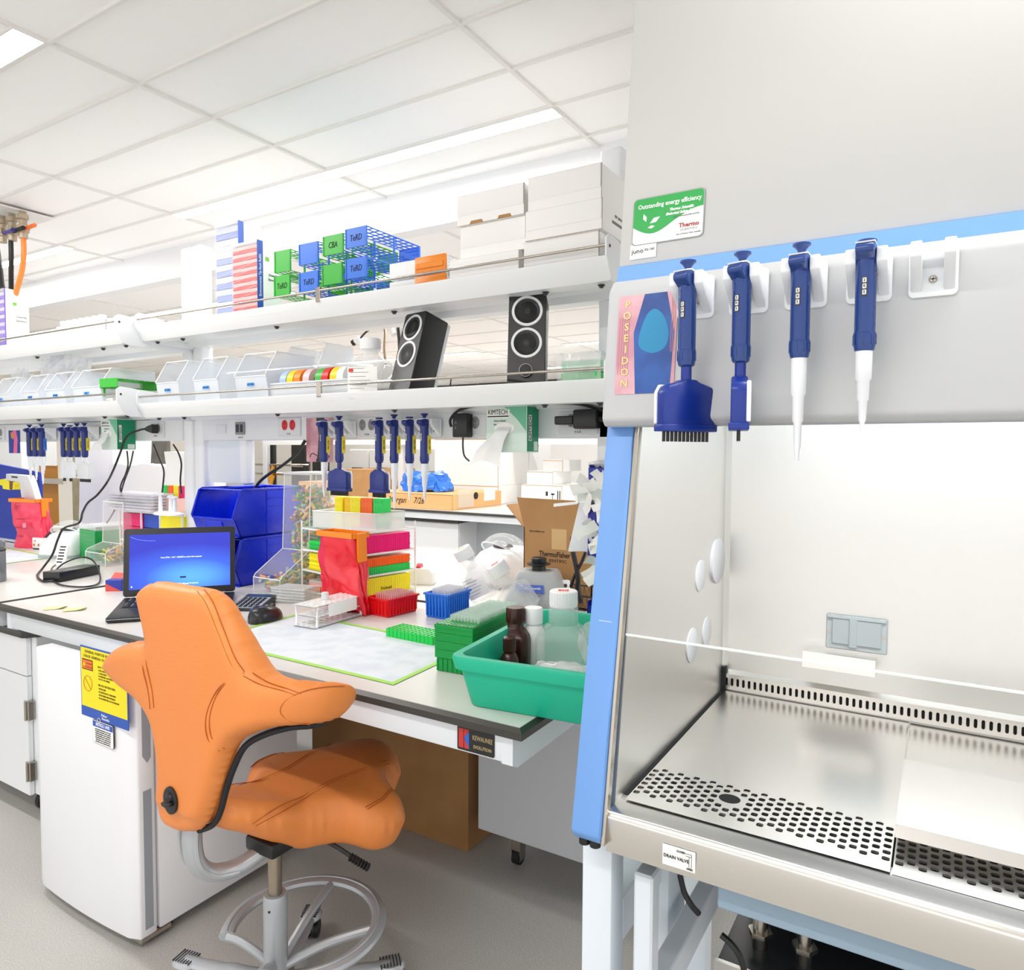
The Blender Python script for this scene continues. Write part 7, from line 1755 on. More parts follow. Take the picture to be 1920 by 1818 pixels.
# rack of pink, blue and yellow trays
v0, v1 = at(222, 985, Y=2.26), at(352, 985, Y=2.26); zt_ = at(280, 962, Y=2.26).z
rk2 = thing('acrylic_rack', 'clear rack of pink, blue and yellow trays on the left bench behind the laptop', 'rack', (v0.x, 2.27, Z0)); wk = v1.x-v0.x-.06; hk2 = zt_-BZ
for z in (.004, hk2*.45, hk2): obj('shelf_plate', B().mat(ACR).box(0, wk, 0, .17, z-.004, z).mat(ACRE).box(0, wk, -.002, .002, z-.004, z+.003), rk2)
for x in (0, wk*.36, wk*.66, wk): obj('upright', B().mat(ACRE).box(x-.003, x+.003, -.004, .004, 0, hk2+.012), rk2)
for m, xa, xb, lb in (('magenta', .012, .34, 'magenta trays at the left of the rear rack on the left bench'), ('blue', .36, .60, 'dark blue trays in the middle of the rear rack on the left bench'), ('yellow', .62, .985, 'yellow trays at the right of the rear rack, next to the uprights')):
    w = (xb-xa)*wk; t = thing('tube_tray', lb, 'tube tray', (v0.x+(xa+xb)/2*wk, 2.36, Z0+hk2*.45+.001), 0, 'trays in the rear rack on the left bench')
    for z in (0, hk2*.26): 
        b = B().mat(RG[m]).box(-w/2, w/2, -.075, .06, z, z+hk2*.25, .002); b.box(-w/2-.012, -w/2, -.06, .04, z+hk2*.16, z+hk2*.18); obj('rack_body', b, t)
tp2 = thing('lid_stack', 'stack of clear frosted lids on the rear rack of the left bench', 'lids', (at(258, 950, Y=2.3).x, 2.32, Z0+hk2+.004)); ws = at(300, 950, Y=2.3).x-at(220, 950, Y=2.3).x
for k_ in range(6): obj('lid', B().mat(mat('lid_lilac', '#eceaf6', .3, alpha=.6, noise=0)).box(-ws/2, ws/2, -.07, .07, k_*.017, k_*.017+.014, .003).box(-ws/2-.016, -ws/2, -.05, .05, k_*.017+.008, k_*.017+.011), tp2)
tp3 = thing('frosted_tray', 'shallow pink tinted frosted tray of cube racks on the left bench', 'tray', (at(322, 950, Y=2.38).x, 2.42, Z0+hk2+.004)); ws = .20
b = B().mat(mat('frosted_pink', '#f7d2cf', .35, alpha=.6, noise=0)).box(-ws/2, ws/2, -.08, -.078, 0, .075).box(-ws/2, ws/2, .078, .08, 0, .075).box(-ws/2, -ws/2+.002, -.08, .08, 0, .075).box(ws/2-.002, ws/2, -.08, .08, 0, .075).box(-ws/2, ws/2, -.08, .08, 0, .002); obj('tray', b, tp3)
M3 = tp3.matrix_basis.copy(); G6 = 'cube racks in the pink tinted tray'
for m, x, lb in (('green', -.077, 'green cube rack at the left of the pink tinted tray'), ('orange', -.028, 'orange cube rack in the pink tinted tray'), ('yellow', .024, 'yellow cube rack in the pink tinted tray'), ('magenta', .072, 'magenta cube rack nearest the upright in the pink tinted tray')):
    cube_rack(RG[m], x, 0, .046, lb, G6, M3, .06, .14, 0)
t = thing('pipette_stand', 'white stand with three upright prongs on top of the left rear rack', 'stand', (at(318, 985, Y=2.24).x, 2.235, Z0+hk2+.004))
b = B().mat(PWH).lathe([(.085, 0), (.085, .008), (.06, .016), (.001, .018)], 30, sx=1.3, sy=.6); obj('base', b, t)
for x, h_ in ((-.07, .10), (.02, .09), (.055, .085)): obj('prong', B().mat(PWH).cyl((x, 0, .012), (x, 0, h_), .011, .008, n=14).lathe([(.016, h_), (.018, h_+.006), (.010, h_+.014)], 14, (x, 0, 0)), t)
# small white card standing, grey block at the far left
t = thing('package_card', 'small white printed card propped up behind the power brick', 'card', (*P(112, 1062).xy, Z0), R(10), rot=(R(-20), 0, R(24)))
b = B().mat(WPL).box(-.03, .03, -.006, .006, 0, .12, .004); b.mat(INK)
for k_ in range(6): b.box(-.02, .012+.002*(k_ % 3), -.0066, -.006, .02+.017*k_, .027+.017*k_)
obj('card', b, t)
t = thing('steel_cup', 'grey metal canister cut off by the left edge of the picture', 'canister', (*P(-12, 1090).xy, Z0)); obj('body', B().mat(mat('canister_grey', '#8b8f96', .35, .5)).lathe([(.05, 0), (.052, .004), (.052, .15), (.047, .158), (.047, .165), (.052, .168), (.052, .19), (.04, .2), (.001, .2)], 28), t); obj('rim', B().mat(DARK).lathe([(.053, .148), (.0535, .150), (.0535, .154), (.053, .156)], 28), t)

# ================================================================== RIGHT END BEHIND THE CABINET
t = thing('carton', 'open brown carton lettered ThermoFisher SCIENTIFIC on the rear bench', 'cardboard box', (-1.35, 2.60, Z0))
xa, xb = -1.52+1.35, -1.20+1.35; hb = .32
b = B().mat(CARD)
for a_ in ((xa, xb, 0, .004), (xa, xb, .30, .304), (xa, xa+.004, 0, .304), (xb-.004, xb, 0, .304)): b.box(*a_, 0, hb)
b.box(xa, xb, 0, .304, 0, .004); obj('box_body', b, t)
obj('flap', B().mat(CARD).prism([(xa, hb), (xb, hb), (xb+.03, hb+.12), (xa-.035, hb+.125)], .0, .004, 'y'), t)
obj('flap', B().mat(CARD).prism([(.0, hb), (.304, hb), (.28, hb+.01), (.02, hb+.01)], xa-.11, xa-.106, 'x') if False else B().mat(CARD).add([(xa, 0, hb), (xa, .30, hb), (xa-.10, .28, hb+.09), (xa-.10, .02, hb+.09), (xa, 0, hb-.004), (xa, .30, hb-.004), (xa-.10, .28, hb+.086), (xa-.10, .02, hb+.086)], [(0, 1, 2, 3), (7, 6, 5, 4), (0, 3, 7, 4), (1, 5, 6, 2), (3, 2, 6, 7)]), t)
obj('tape', B().mat(mat('parcel_tape_pale', '#d9b47c', .4)).box(-.035, .035, -.0008, 0, .235, hb).box(-.04, .045, -.0008, 0, 0, .03), t)
b = B().mat(INK).text('ThermoFisher', .031, face((-.022, 0, .212), (0, -1, 0)), bold=.015, sx=.82); b.text('SC IENTIFIC', .018, face((-.022, 0, .186), (0, -1, 0)), sx=1.25); b.text('thermofisher.com', .011, face((-.105, 0, .305), (0, -1, 0)), sx=.9)
for x in (.065, .105): b.box(x-.014, x+.014, -.0008, 0, .255, .257); b.box(x-.014, x+.014, -.0008, 0, .290, .292); b.box(x-.014, x-.012, -.0008, 0, .255, .292); b.box(x+.012, x+.014, -.0008, 0, .255, .292); b.cyl((x, 0, .273), (x, -.0008, .273), .007, n=12)
obj('lettering', b, t)
# hanging white panel, bags of wrapped parts and blue hanging bins at the right upright
v = at(1085, 1000, Y=2.30)
obj('white_board', B().mat(plastic('panel_white', '#e4e6ea', .4)).prism([(at(px, py, Y=2.26).x, at(px, py, Y=2.26).z) for px, py in ((1086, 940), (1120, 940), (1104, 1034), (1064, 1034))], 2.26, 2.28, 'y', bev=.004), label='leaning white panel in front of the brown carton', cat='board')
obj('ruler', B().mat(WPL).prism([(at(px, py, Y=2.24).x, at(px, py, Y=2.24).z) for px, py in ((1038, 944), (1082, 940), (1082, 945), (1038, 950))], 2.24, 2.25, 'y'), label='thin white strip sticking out across the carton flap', cat='strip')
BN = plastic('bin_dark_blue', '#0c1f8c', .35); G7 = 'dark blue hanging bins beside the safety cabinet'
for z, lb in ((at(1118, 920, Y=2.2).z, 'topmost dark blue hanging bin with glass vials, beside the cabinet'), (at(1118, 985, Y=2.2).z, 'middle dark blue hanging bin beside the cabinet'), (at(1118, 1046, Y=2.2).z, 'third dark blue hanging bin from the top, beside the cabinet'), (Z0+.0, 'lowest dark blue bin standing on the bench beside the cabinet')):
    t = thing('hanging_bin', lb, 'storage bin', (at(1106, 950, Y=2.15).x+.09, 2.2, z-.0), 0, G7); sc_ = .10 if z > 1 else .16
    b = B().mat(BN).box(-.09, .12, .07, .075, 0, sc_).box(-.09, -.086, -.06, .075, 0, sc_*.9).box(.116, .12, -.06, .075, 0, sc_*.9).box(-.09, .12, -.06, .075, 0, .004).box(-.09, .12, -.064, -.06, 0, sc_*.8); obj('bin_shell', b, t)
b = B().mat(PET); xv = at(1112, 880, Y=2.2).x
t = thing('glass_vials', 'clear vials lying in the topmost dark blue bin', 'vials', (xv+.08, 2.2, at(1118, 920, Y=2.2).z+.07))
for k_ in range(7): obj('vial', B().mat(PET).cyl((-.07+.022*k_, -.04, .02), (-.07+.022*k_, .04, .03), .010, n=12), t)
PACK = mat('sterile_pack', '#f1f1ee', .5, alpha=.92, noise=0)
rnd = random.Random(11)
for (px, py, w, n_, lb) in ((1098, 925, .24, 15, 'bunch of wrapped white packs hanging level with the carton flap'), (1102, 1010, .20, 12, 'bunch of wrapped white packs hanging above the vortex mixer'), (1108, 1070, .16, 8, 'loose white wrapped packs lowest in the row beside the cabinet')):
    v = at(px, py, Y=2.10); t = thing('sterile_packs', lb, 'wrapped packs', tuple(v), 0, 'bunches of wrapped packs beside the cabinet')
    for k_ in range(n_):
        M = Matrix.Translation((rnd.uniform(.0, .11), rnd.uniform(-.04, .04), rnd.uniform(-.035, .035))) @ Matrix.Rotation(rnd.uniform(-1.1, 1.1), 4, 'Y') @ Matrix.Rotation(rnd.uniform(-.6, .6), 4, 'X') @ Matrix.Rotation(rnd.uniform(-.8, .8), 4, 'Z')
        L_2 = w*rnd.uniform(.38, .62); g = crumple(8, 4, lambda u, q_: ((u-.5)*L_2, .008*sin(3*u), (q_-.5)*.034), .006, 30, k_)
        b = B().mat(PACK).sheet([[M @ p for p in r] for r in g], 8, 4)
        if k_ % 4 == 0: b.mat(mat('pack_mark', '#b08c8c', .6)).tube([M @ Vector((.009*cos(q*pi/6), -.003, .009*sin(q*pi/6))) for q in range(13)], .0009, 4, smooth=1)
        obj('pack', b, t, smooth=60)
for pts, lb in (([(1074, 1034), (1080, 1060), (1084, 1085), (1083, 1105), (1090, 1130)], 'black cable dropping from the white panel'), ([(1098, 1034), (1090, 1055), (1078, 1078), (1070, 1100)], 'second black cable crossing behind the vortex mixer'), ([(985, 1083), (995, 1074), (1010, 1077), (1000, 1085), (988, 1088)], 'thin black cable looped at the foot of the brown carton')):
    obj('black_cable', B().mat(BLACK).tube([at(x, y, Y=2.56 if 'looped' in lb else 2.32) for x, y in pts], .009 if 'drop' in lb else .006, 7, smooth=5), label=lb, cat='cable')
t = thing('wire_basket', 'black wire mesh desk basket behind the digital timer', 'basket', (*(P(1082, 1150)+Vector((0, .10, 0))).xy, Z0))
b = B().mat(BLACK)
for z, r in ((.004, .055), (.06, .065), (.105, .072)): b.tube([(r*1.2*cos(q*pi/8), r*.8*sin(q*pi/8), z) for q in range(17)], .0032, 5, smooth=2)
for k_ in range(26): a_ = 2*pi*k_/26; b.tube([(.066*cos(a_), .044*sin(a_), 0), (.086*cos(a_+.25), .057*sin(a_+.25), .105)], .0009, 4, smooth=1); b.tube([(.066*cos(a_), .044*sin(a_), 0), (.086*cos(a_-.25), .057*sin(a_-.25), .105)], .0009, 4, smooth=1)
obj('mesh', b, t)
M = t.matrix_basis.copy()
pn = thing('marker_pen', 'yellow green marker pen in the black wire basket', 'pen', tuple(M @ Vector((0, 0, .03))), rot=(R(-20), R(32), 0)); obj('barrel', B().mat(plastic('marker_yellow', '#d8e022', .35)).cyl((0, 0, 0), (0, 0, .12), .009, n=14), pn); obj('cap', B().mat(plastic('marker_yellow')).cyl((0, 0, .12), (0, 0, .145), .010, .006, n=14), pn)
obj('paper_wrapper', B().mat(PACK).sheet(crumple(10, 6, lambda u, q_: ((u-.5)*.12, (q_-.5)*.08, .01+.03*u*q_), .010, 20, 2), 10, 6), label='torn white wrapper lying at the rear rim of the green tub', cat='wrapper', loc=(at(1085, 1125, Y=2.05).x, 2.07, BZ+.02))

# ================================================================== UNDER THE SAFETY CABINET, RAISED TRAY
t = thing('folded_tray', 'folded stainless rest lying on the right of the perforated work tray', 'steel tray', (at(1683, 1540, Z=TZ).x, 1.20, TZ+.0005))
b = B().mat(STEEL).prism([(.052, .018), (.055, .018), (.068, .030), (.34, .034), (.34, .036), (.067, .033)], .0, .60, 'x'); b.prism([(.065, .031), (.33, .034), (.33, .0), (.20, .0)], 0, .002, 'x')
obj('plate', b, t)
t = thing('blower_unit', 'dark metal unit on a shelf low under the safety cabinet', 'equipment', (-.02, 1.5, .455))
b = B().mat(mat('unit_dark', '#1b2026', .3)).box(-.36, .5, -.02, .30, 0, .02, .002); b.box(-.36, .5, .28, .30, 0, .24, .002); obj('chassis', b, t)
obj('edge_rail', B().mat(STEEL).box(-.365, .5, -.03, -.02, -.02, .02), t)
for x, lb in ((-.29, 1), (-.20, 0), (.12, 1)): obj('fitting', B().mat(CHROME).cyl((x, .06, .02), (x, .06, .09), .016, n=16).cyl((x, .06, .05), (x, .06, .06), .026, n=6), t)
for x in (-.33, .46): obj('bracket', B().mat(SW).box(x-.02, x+.02, .22, .27, -.455, 0), t)
for pts, lb in (([(1275, 1640, 1.35), (1283, 1672, 1.35), (1297, 1697, 1.35), (1310, 1712, 1.36)], 'black hose dropping behind the stand of the safety cabinet'), ([(1352, 1752, 1.30), (1372, 1770, 1.30), (1388, 1795, 1.30), (1398, 1830, 1.30)], 'black cable hanging in front of the dark unit')):
    obj('hose', B().mat(BLACK).tube([at(x, y, Y=Y) for x, y, Y in pts], .006, 8, smooth=5), label=lb, cat='hose')

# ================================================================== CEILING SERVICE PANEL WITH VALVES AND CABLES
t = thing('service_panel', 'ceiling service panel with gas valves and hanging cables', 'service panel', (-4.62, 2.02, CEIL))
BR = mat('valve_tan', '#b3a48e', .4, .4); 
obj('panel', B().mat(GRID).box(-.34, .22, -.14, .14, -.012, 0, .002), t)
for x, y, m, lb in ((.22, -.02, mat('lever_orange', '#f0702a', .4), 'orange'), (.12, -.03, INK, 'black'), (.03, -.04, mat('lever_violet', '#3a2f86', .4), 'violet')):
    b = B().mat(BR)
    b.lathe([(.022, -.16), (.022, -.13), (.030, -.125), (.030, -.10), (.020, -.095), (.020, -.06), (.028, -.055), (.028, -.03), (.018, -.025), (.018, -.012)], 12, (x, y, 0)); b.box(x-.03, x+.03, y-.025, y+.025, -.115, -.085, .004)
    vv = obj('valve', b, t); obj('lever', B().mat(m).cyl((x, y, -.11), (x+.19, y-.03, -.125), .011, n=10), vv, label=lb+' lever')
for pts, m, r, in (([(.10, -.03, -.16), (.10, -.03, -.24), (.07, -.02, -.33), (.02, 0, -.42)], BLACK, .013), ([(.22, -.02, -.16), (.22, -.02, -.24), (.17, -.01, -.33), (.08, 0, -.43), (-.02, .02, -.52), (-.10, .04, -.60)], mat('hose_orange', '#f58a3c', .4), .014), ([(-.20, 0, -.01), (-.16, 0, -.15), (-.13, 0, -.28), (-.10, 0, -.40), (-.02, .02, -.50), (.04, .05, -.62)], BLACK, .024)):
    obj('hanging_hose', B().mat(m).tube(pts, r, 10, smooth=6), t)
obj('cable_tie', B().mat(WPL).tube([(-.06, 0, -.01), (-.03, -.01, -.07), (-.07, -.02, -.13)], .006, 6), t)
# ---- second panel seen between the shelves
t = thing('service_panel', 'far ceiling service panel with dangling plugs, seen between the two shelves', 'service panel', (-4.75, 5.35, 2.80))
obj('panel', B().mat(GRID).box(-.3, .35, -.2, .2, -.012, -.0, .002), t)
for pts, r, m in (([(-.05, 0, -.01), (-.1, 0, -.03), (-.2, 0, -.05), (-.28, -.02, -.12)], .010, BLACK), ([(.02, 0, -.01), (.03, 0, -.1), (.02, 0, -.25), (.04, 0, -.4)], .012, mat('rope_tan', '#8d7d66', .8)), ([(.20, 0, -.01), (.22, 0, -.15), (.24, 0, -.35), (.34, 0, -.55), (.45, 0, -.62)], .026, BLACK), ([(.38, 0, -.01), (.36, 0, -.15), (.30, 0, -.30)], .014, BLACK), ([(.50, 0, -.18), (.42, 0, -.28), (.32, 0, -.42)], .014, mat('hose_orange')), ([(.08, 0, -.01), (.12, -.02, -.06), (.17, -.03, -.12)], .030, WPL)):
    obj('hanging_hose', B().mat(m).tube(pts, r, 8, smooth=5), t)
obj('plug', B().mat(WPL).cyl((-.28, -.02, -.12), (-.34, -.03, -.15), .028, n=14).mat(BLACK).cyl((-.34, -.03, -.15), (-.37, -.035, -.165), .030, n=14), t)
# ================================================================== THE ROOM BEYOND: next island, cartons, cabinets
FB = 6.12
struct('trim_2', B().mat(mat('band_dark', '#4a443a', .5)).box(-11, 4.5, 10.86, 10.9, 2.62, 2.80))
bench('lab_bench', 'far lab bench beyond the aisle with cartons and a blue bag on it', -8.6, -1.4, FB, FB+1.6, 'island lab benches')
EDG = EDGE
def fcab(x0, x1, lab, zt=.80, y=FB+.15, top=True, m=None):
    t = thing('base_cabinet', lab, 'cabinet', ((x0+x1)/2, y, 0), group='base cabinets under the far bench')
    w = x1-x0; obj('body', B().mat(m or WHITE_METAL).box(-w/2, w/2, .02, .7, 0.0, zt-.03, .003), t); n = 2
    for k in range(n): obj('door', B().mat(m or WHITE_METAL).box(-w/2+k*w/n+.004, -w/2+(k+1)*w/n-.004, -.0, .02, .06, zt-.04, .003), t)
    if top: obj('top', B().mat(EDGE).box(-w/2-.01, w/2+.01, -.03, .7, zt-.03, zt, .003), t)
fcab(at(640, 1000, Y=FB+.15).x, at(860, 1000, Y=FB+.15).x, 'white base cabinet with a black top under the left part of the far bench')
fcab(at(872, 1000, Y=FB+.5).x, at(1150, 1000, Y=FB+.5).x, 'grey base cabinet under the right part of the far bench', .83, FB+.5, False, mat('cabinet_shade_grey', '#c6ccd2', .45))
def fbox(lab, px0, px1, pyt, pyb, Y, d, m, group='cartons on the far bench', z0=None, name='carton', marks=None):
    a_, c_ = at(px0, pyb, Y=Y), at(px1, pyt, Y=Y); zb = BZ+.001 if z0 is None else z0
    t = thing(name, lab, 'cardboard box', ((a_.x+c_.x)/2, Y, zb), group=group); w = c_.x-a_.x; h = c_.z-zb
    obj('carton', B().mat(m).box(-w/2, w/2, 0, d, 0, h, .004), t)
    b = B().mat(mat('seam_tan', '#b98f5e', .8)).box(-w/2, w/2, -.002, 0, h-.012, h-.004).box(w/2-.001, w/2+.002, -.001, .006, 0, h)
    obj('seam', b, t)
    if marks: obj('marking', marks(B().mat(INK), w, h), t)
    return t, zb+h
ORC = mat('carton_tan', '#e3b27a', .8)
t, zt1 = fbox('wide flat tan carton with handwriting at the edge of the far bench', 690, 848, 927, 957, 6.22, 1.0, ORC, marks=lambda b, w, h: b.text('Blake Morgan', .10, face((-w*.22, -.002, h*.5), (0, -1, 0)), slant=.3, sx=.85).text('7/26', .10, face((w*.12, -.002, h*.5), (0, -1, 0)), slant=.3, sx=.85))
x_r = at(848, 940, Y=6.22).x
obj('side_label', B().mat(PAPER).box(.0, .006, .62, .85, .05, .19).mat(INK).cyl((.0, .45, .12), (.007, .45, .12), .04, n=16).mat(mat('tape_clear', '#eadcc8', .15, alpha=.6)).box(0, .005, .1, .4, 0, h if False else .2), None, loc=(x_r+.001, 6.22, BZ+.02), label='white shipping label on the side of the tan carton', cat='label')
t, zt2 = fbox('long flat white carton behind the tan one on the far bench', 800, 934, 911, 946, 7.25, 1.4, WBOX)
t, zt3 = fbox('biggest white carton on the far bench, resting on the flat white one', 815, 934, 822, 911, 7.27, 1.35, WBOX, z0=zt2+.002)
v = at(934, 870, Y=7.27)
obj('side_label', B().mat(PAPER).box(0, .006, .75, 1.0, -.35, .28).mat(YEL).box(0, .008, .76, .99, -.35, -.29).box(0, .008, .7, .76, .2, .28).mat(mat('label_violet', '#6a2a7a', .5)).box(0, .008, .76, .99, .22, .28), None, loc=(v.x+.001, 7.27, v.z), label='white label with yellow band on the side of the biggest white carton', cat='label')
t, zt4 = fbox('white carton with black handling symbols on the far bench', 977, 1053, 910, 946, 7.3, .9, WBOX, marks=lambda b, w, h: b.box(w*.12, w*.17, -.004, 0, h*.5, h*.7).box(w*.25, w*.33, -.004, 0, h*.55, h*.62).box(w*.28, w*.29, -.004, 0, h*.35, h*.6).box(w*.40, w*.42, -.004, 0, h*.35, h*.75).box(w*.45, w*.47, -.004, 0, h*.35, h*.75))
fbox('white carton at the right end of the far bench, half behind the upright', 1055, 1085, 908, 946, 7.35, .9, WBOX)
t, zt5 = fbox('small white carton on top of the one with symbols', 988, 1036, 884, 909, 7.4, .5, WBOX, z0=zt4+.002)
fbox('small grey white carton above the other small one on the far bench', 1018, 1055, 862, 884, 7.45, .5, mat('carton_grey_white', '#dcdcdc', .7), z0=zt5+.002)
fbox('stacked brown cartons behind the multichannel pipette', 640, 700, 880, 948, 7.3, .9, CARD)
fbox('low tan carton left of the brown cartons on the far bench', 560, 640, 905, 948, 7.2, .8, ORC)
# blue plastic bag on the tan carton
BG = mat('bag_blue', '#1f78e6', .22, noise=0, spec=.8); c = at(800, 928, Y=6.6)
b = B().mat(BG); n, rows = 40, 18; g = []
for i in range(rows):
    f_ = i/(rows-1); ph = pi/2*f_; row = []
    for j in range(n):
        a_ = 2*pi*j/n; p = Vector((.30*cos(a_)*cos(ph)**.5, .22*sin(a_)*cos(ph)**.5, .20*sin(ph))); p += mnoise.noise_vector(p*7)*.075+mnoise.noise_vector(p*22)*.028; p.z = max(p.z, 0); row.append(p)
    row.append(row[0].copy()); g.append(row)
b.sheet(g, rows, n+1); obj('blue_bag', b, label='crumpled bright blue plastic bag on the tan carton', cat='plastic bag', loc=(c.x, 6.62, zt1+.004), smooth=30)
# far wall cabinets, doors and equipment
CABW = mat('wall_cabinet_white', '#f3f2f0', .5)
for k, (px0, px1, pyt, pyb, Y, lb) in enumerate(((655, 690, 842, 884, 9.6, 'left white wall cabinet beyond the far bench, behind the hanging pipettes'), (692, 745, 842, 884, 9.6, 'right white wall cabinet beyond the far bench, behind the hanging pipettes'))):
    a_, c_ = at(px0, pyb, Y=Y), at(px1, pyt, Y=Y); t = thing('wall_cabinet', lb, 'cabinet', ((a_.x+c_.x)/2, Y, a_.z)); w, h = c_.x-a_.x, c_.z-a_.z
    obj('body', B().mat(CABW).box(-w/2, w/2, .02, 1.28, 0, h, .003), t); dr = obj('door', B().mat(CABW).box(-w/2+.01, w/2-.01, 0, .02, .01, h-.01, .004), t); obj('handle', B().mat(DARK).box(-.15, .1, -.02, -.005, .05, .08), dr)
a_, c_ = at(546, 898, Y=8.6), at(570, 832, Y=8.6)
t = thing('dark_cabinet', 'tall black rack cabinet beyond the blue bins', 'equipment rack', (a_.x, 8.6, 0)); w = c_.x-a_.x
obj('frame', B().mat(BLACK).box(0, w, 0, .6, 0, c_.z, .01), t)
for k in range(5): obj('shelf_edge', B().mat(CHROME).box(.04, w-.02, -.01, 0, c_.z-.4-.35*k, c_.z-.38-.35*k), t)
a_, c_ = at(466, 880, Y=7.6), at(482, 828, Y=7.6)
obj('blue_curtain', B().mat(mat('curtain_blue', '#2d5fa8', .6)).prism([(0, 0), (c_.x-a_.x, 0), (c_.x-a_.x-.12, 2.6), (0, 2.6)], 0, .04, 'y'), label='tall blue panel seen left of the black cable', cat='panel', loc=(a_.x, 7.5, 0))
obj('dark_screen', B().mat(DARK).box(0, .22, 0, .04, 0, 2.3), label='narrow dark panel beside the tall blue one', cat='screen', loc=(a_.x+.10, 7.85, 0))
v = at(460, 1, Y=8.9)
t = thing('wire_shelf', 'open wire shelving with orange handled clamps beyond the blue bins', 'shelving', (at(520, 900, Y=7.9).x, 7.9, 0)); b = B().mat(CHROME)
for z in (at(520, 871, Y=7.9).z, at(520, 888, Y=7.9).z):
    sh = B().mat(CHROME)
    for k in range(9): sh.tube([(-.35+.09*k, -.1, z), (-.33+.09*k, .3, z)], .012, 5, smooth=1)
    sh.tube([(-.4, -.1, z), (.45, -.1, z)], .018, 5, smooth=1); obj('wire_tier', sh, t); obj('clamp', B().mat(mat('handle_amber', '#f0a62a', .4)).cyl((.05, -.12, z-.02), (-.02, -.14, z-.24), .028, n=10), t)
for x in (-.4, .45): obj('upright_pole', B().mat(CHROME).box(x-.02, x+.02, .28, .32, 0, 2.2), t)
for px, Y, lb in ((1092, 4.6, 'white upright of the far shelving seen right of the wipe box'), (1107, 4.6, 'second white upright of the far shelving, right of the first')):
    a_ = at(px, 900, Y=6.0); obj('shelf_upright', B().mat(WHITE_METAL).box(-.07, .03, 0, .08, 0, 2.6, .008), label=lb, cat='shelf upright', loc=(a_.x, FB+1.62, 0))
obj('shelf_upright', B().mat(WHITE_METAL).box(-.07, .03, 0, .08, 0, 2.6, .008), label='white upright of the far shelving behind the hanging pipettes', cat='shelf upright', loc=(at(752, 900, Y=7.74).x, 7.74, 0))
obj('shelf_upright', B().mat(WHITE_METAL).box(-.07, .03, 0, .08, 0, 2.6, .008), label='white upright of the far shelving beside the tall blue panel', cat='shelf upright', loc=(at(498, 900, Y=7.74).x, 7.74, 0))
t = thing('far_shelf', 'long white shelf of the far island, seen as a bright line under the channel', 'shelf', (-5.0, 7.60, at(900, 832, Y=7.6).z)); obj('shelf_board', B().mat(SHF).box(-4.2, 3.4, 0, .4, 0, .09, .004), t); obj('front_edge', B().mat(WHITE_METAL).box(-4.2, 3.4, -.012, 0, -.01, .10, .003), t)
# draped white covers and panels seen under the left shelves
DR = mat('drape_white', '#f4f4f3', .8)
for sd, (px0, px1, pyt, Y, lb) in enumerate(((205, 318, 873, 3.0, 'white dust cover draped over equipment behind the left shelves'), (312, 350, 848, 2.9, 'tall narrow white dust cover beside the uprights'), (150, 212, 800, 3.05, 'pale standing cover behind the left wipe box'))):
    a_, c_ = at(px0, 1000, Y=Y), at(px1, pyt, Y=Y); w, h = c_.x-a_.x, c_.z-BZ
    t = thing('dust_cover', lb, 'dust cover', ((a_.x+c_.x)/2, Y, BZ+.001)); 
    g = []
    for i in range(16):
        v_ = i/15; row = []
        for j in range(33):
            s_ = j/32; per = s_*4; x = -w/2+w*min(1, per) if per < 1 else w/2 if per < 2 else w/2-w*(per-2) if per < 3 else -w/2; y = 0 if per < 1 else .3*(per-1) if per < 2 else .3 if per < 3 else .3*(4-per)
            p = Vector((x, y, h*v_))+mnoise.noise_vector(Vector((x*8+sd, y*8, v_*2)))*.022; p.z = h*v_+mnoise.noise(Vector((x*6, y*6, sd)))*.02*v_; row.append(p)
        g.append(row)
    b = B().mat(DR).sheet(g, 16, 33); b.add([p for p in g[-1][:-1]], [tuple(range(32))]); obj('cover', b, t, smooth=60)
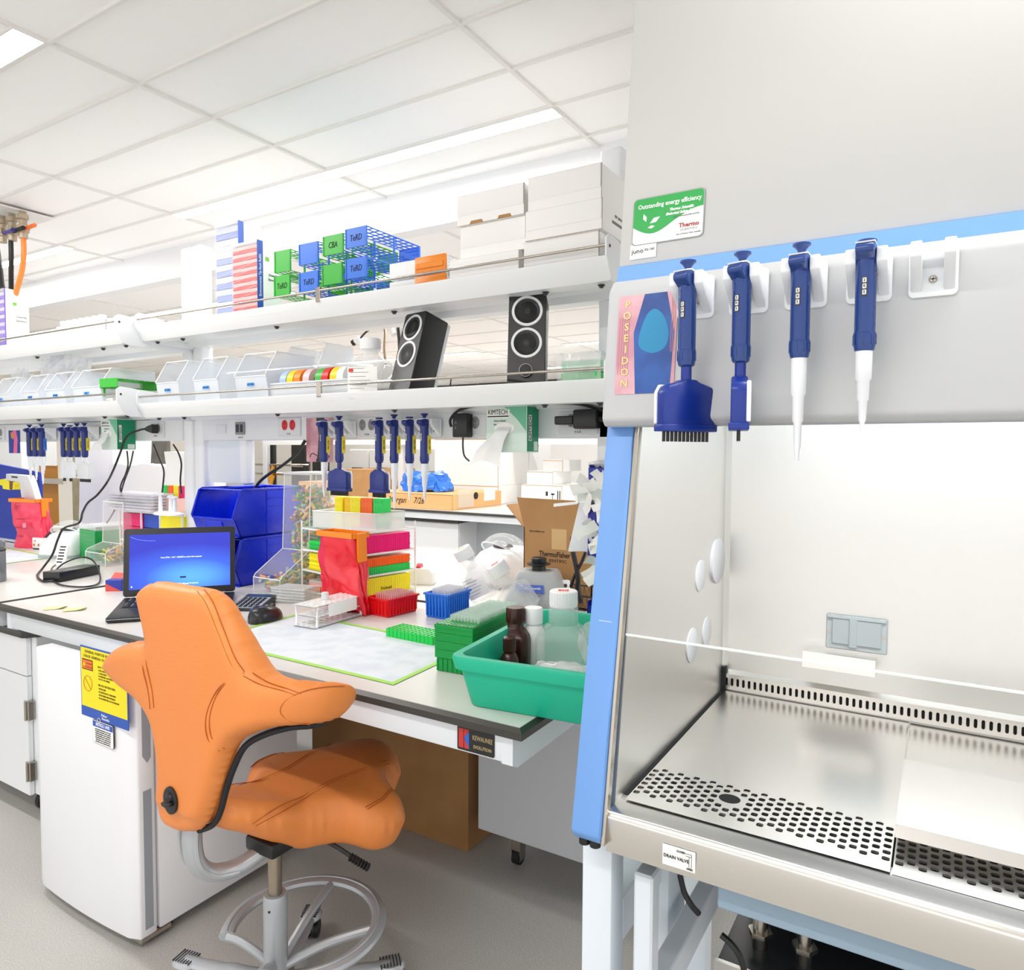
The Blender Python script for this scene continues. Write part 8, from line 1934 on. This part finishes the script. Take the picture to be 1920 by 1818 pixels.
a_, c_ = at(265, 905, Y=5.0), at(312, 832, Y=5.0); obj('grey_wall_panel', B().mat(blotch(mat('panel_dark_grey', '#66635e', .6), '#58554f', 8)).box(0, c_.x-a_.x, 0, .05, 0, 1.0), label='dark grey panel seen above the white dust cover', cat='panel', loc=(a_.x, 5.0, a_.z))
a_, c_ = at(76, 965, Y=3.1), at(107, 872, Y=3.1); 
t = amb = thing('amber_screen', 'amber tinted screen with a steel crossbar behind the blue board', 'screen', (a_.x, 3.1, BZ+.001)); obj('amber_sheet', B().mat(mat('amber_sheet', '#b8780c', .25)).box(0, c_.x-a_.x, 0, .006, 0, c_.z-BZ), t); obj('crossbar', B().mat(STEEL).box(0, .45, -.03, -.005, at(90, 906, Y=3.1).z-BZ, at(90, 896, Y=3.1).z-BZ), t)
a_, c_ = at(108, 960, Y=3.3), at(152, 832, Y=3.3); obj('olive_panel', B().mat(blotch(mat('panel_olive', '#a39c82', .7), '#948d74', 10)).box(0, c_.x-a_.x, 0, .02, 0, c_.z), label='olive grey panel behind the left multichannel pipette', cat='panel', loc=(a_.x, 3.43, 0))
a0 = a_; a_, c_ = at(66, 872, Y=3.1), at(107, 828, Y=3.1); obj('paper_sheet', B().mat(PAPER).prism([(0, 0), (c_.x-a_.x, 0), (c_.x-a_.x, c_.z-a_.z), (0, c_.z-a_.z)], 0, .003, 'y').mat(GRP).box(0, .03, -.002, 0, -.005, .03), amb, label='white sheet taped up behind the left pipettes', loc=(a_.x-amb.location.x, -.01, a_.z-amb.location.z))
a_, c_ = at(0, 868, Y=3.2), at(40, 825, Y=3.2); 
obj('rear_cabinet', B().mat(WHITE_METAL).box(-1.2, c_.x-a_.x, 0, .1, 0, 1.0, .01), label='pale cabinet side seen above the blue board', cat='cabinet', loc=(a_.x, 3.2, BZ+.001))
obj('carton', B().mat(WBOX).box(-.3, .3, 0, .4, 0, 1.25, .01), label='tall pale carton closing the view left of the dust covers', cat='cardboard box', loc=(at(262, 900, Y=3.6).x-.55, 3.7, BZ-.9))
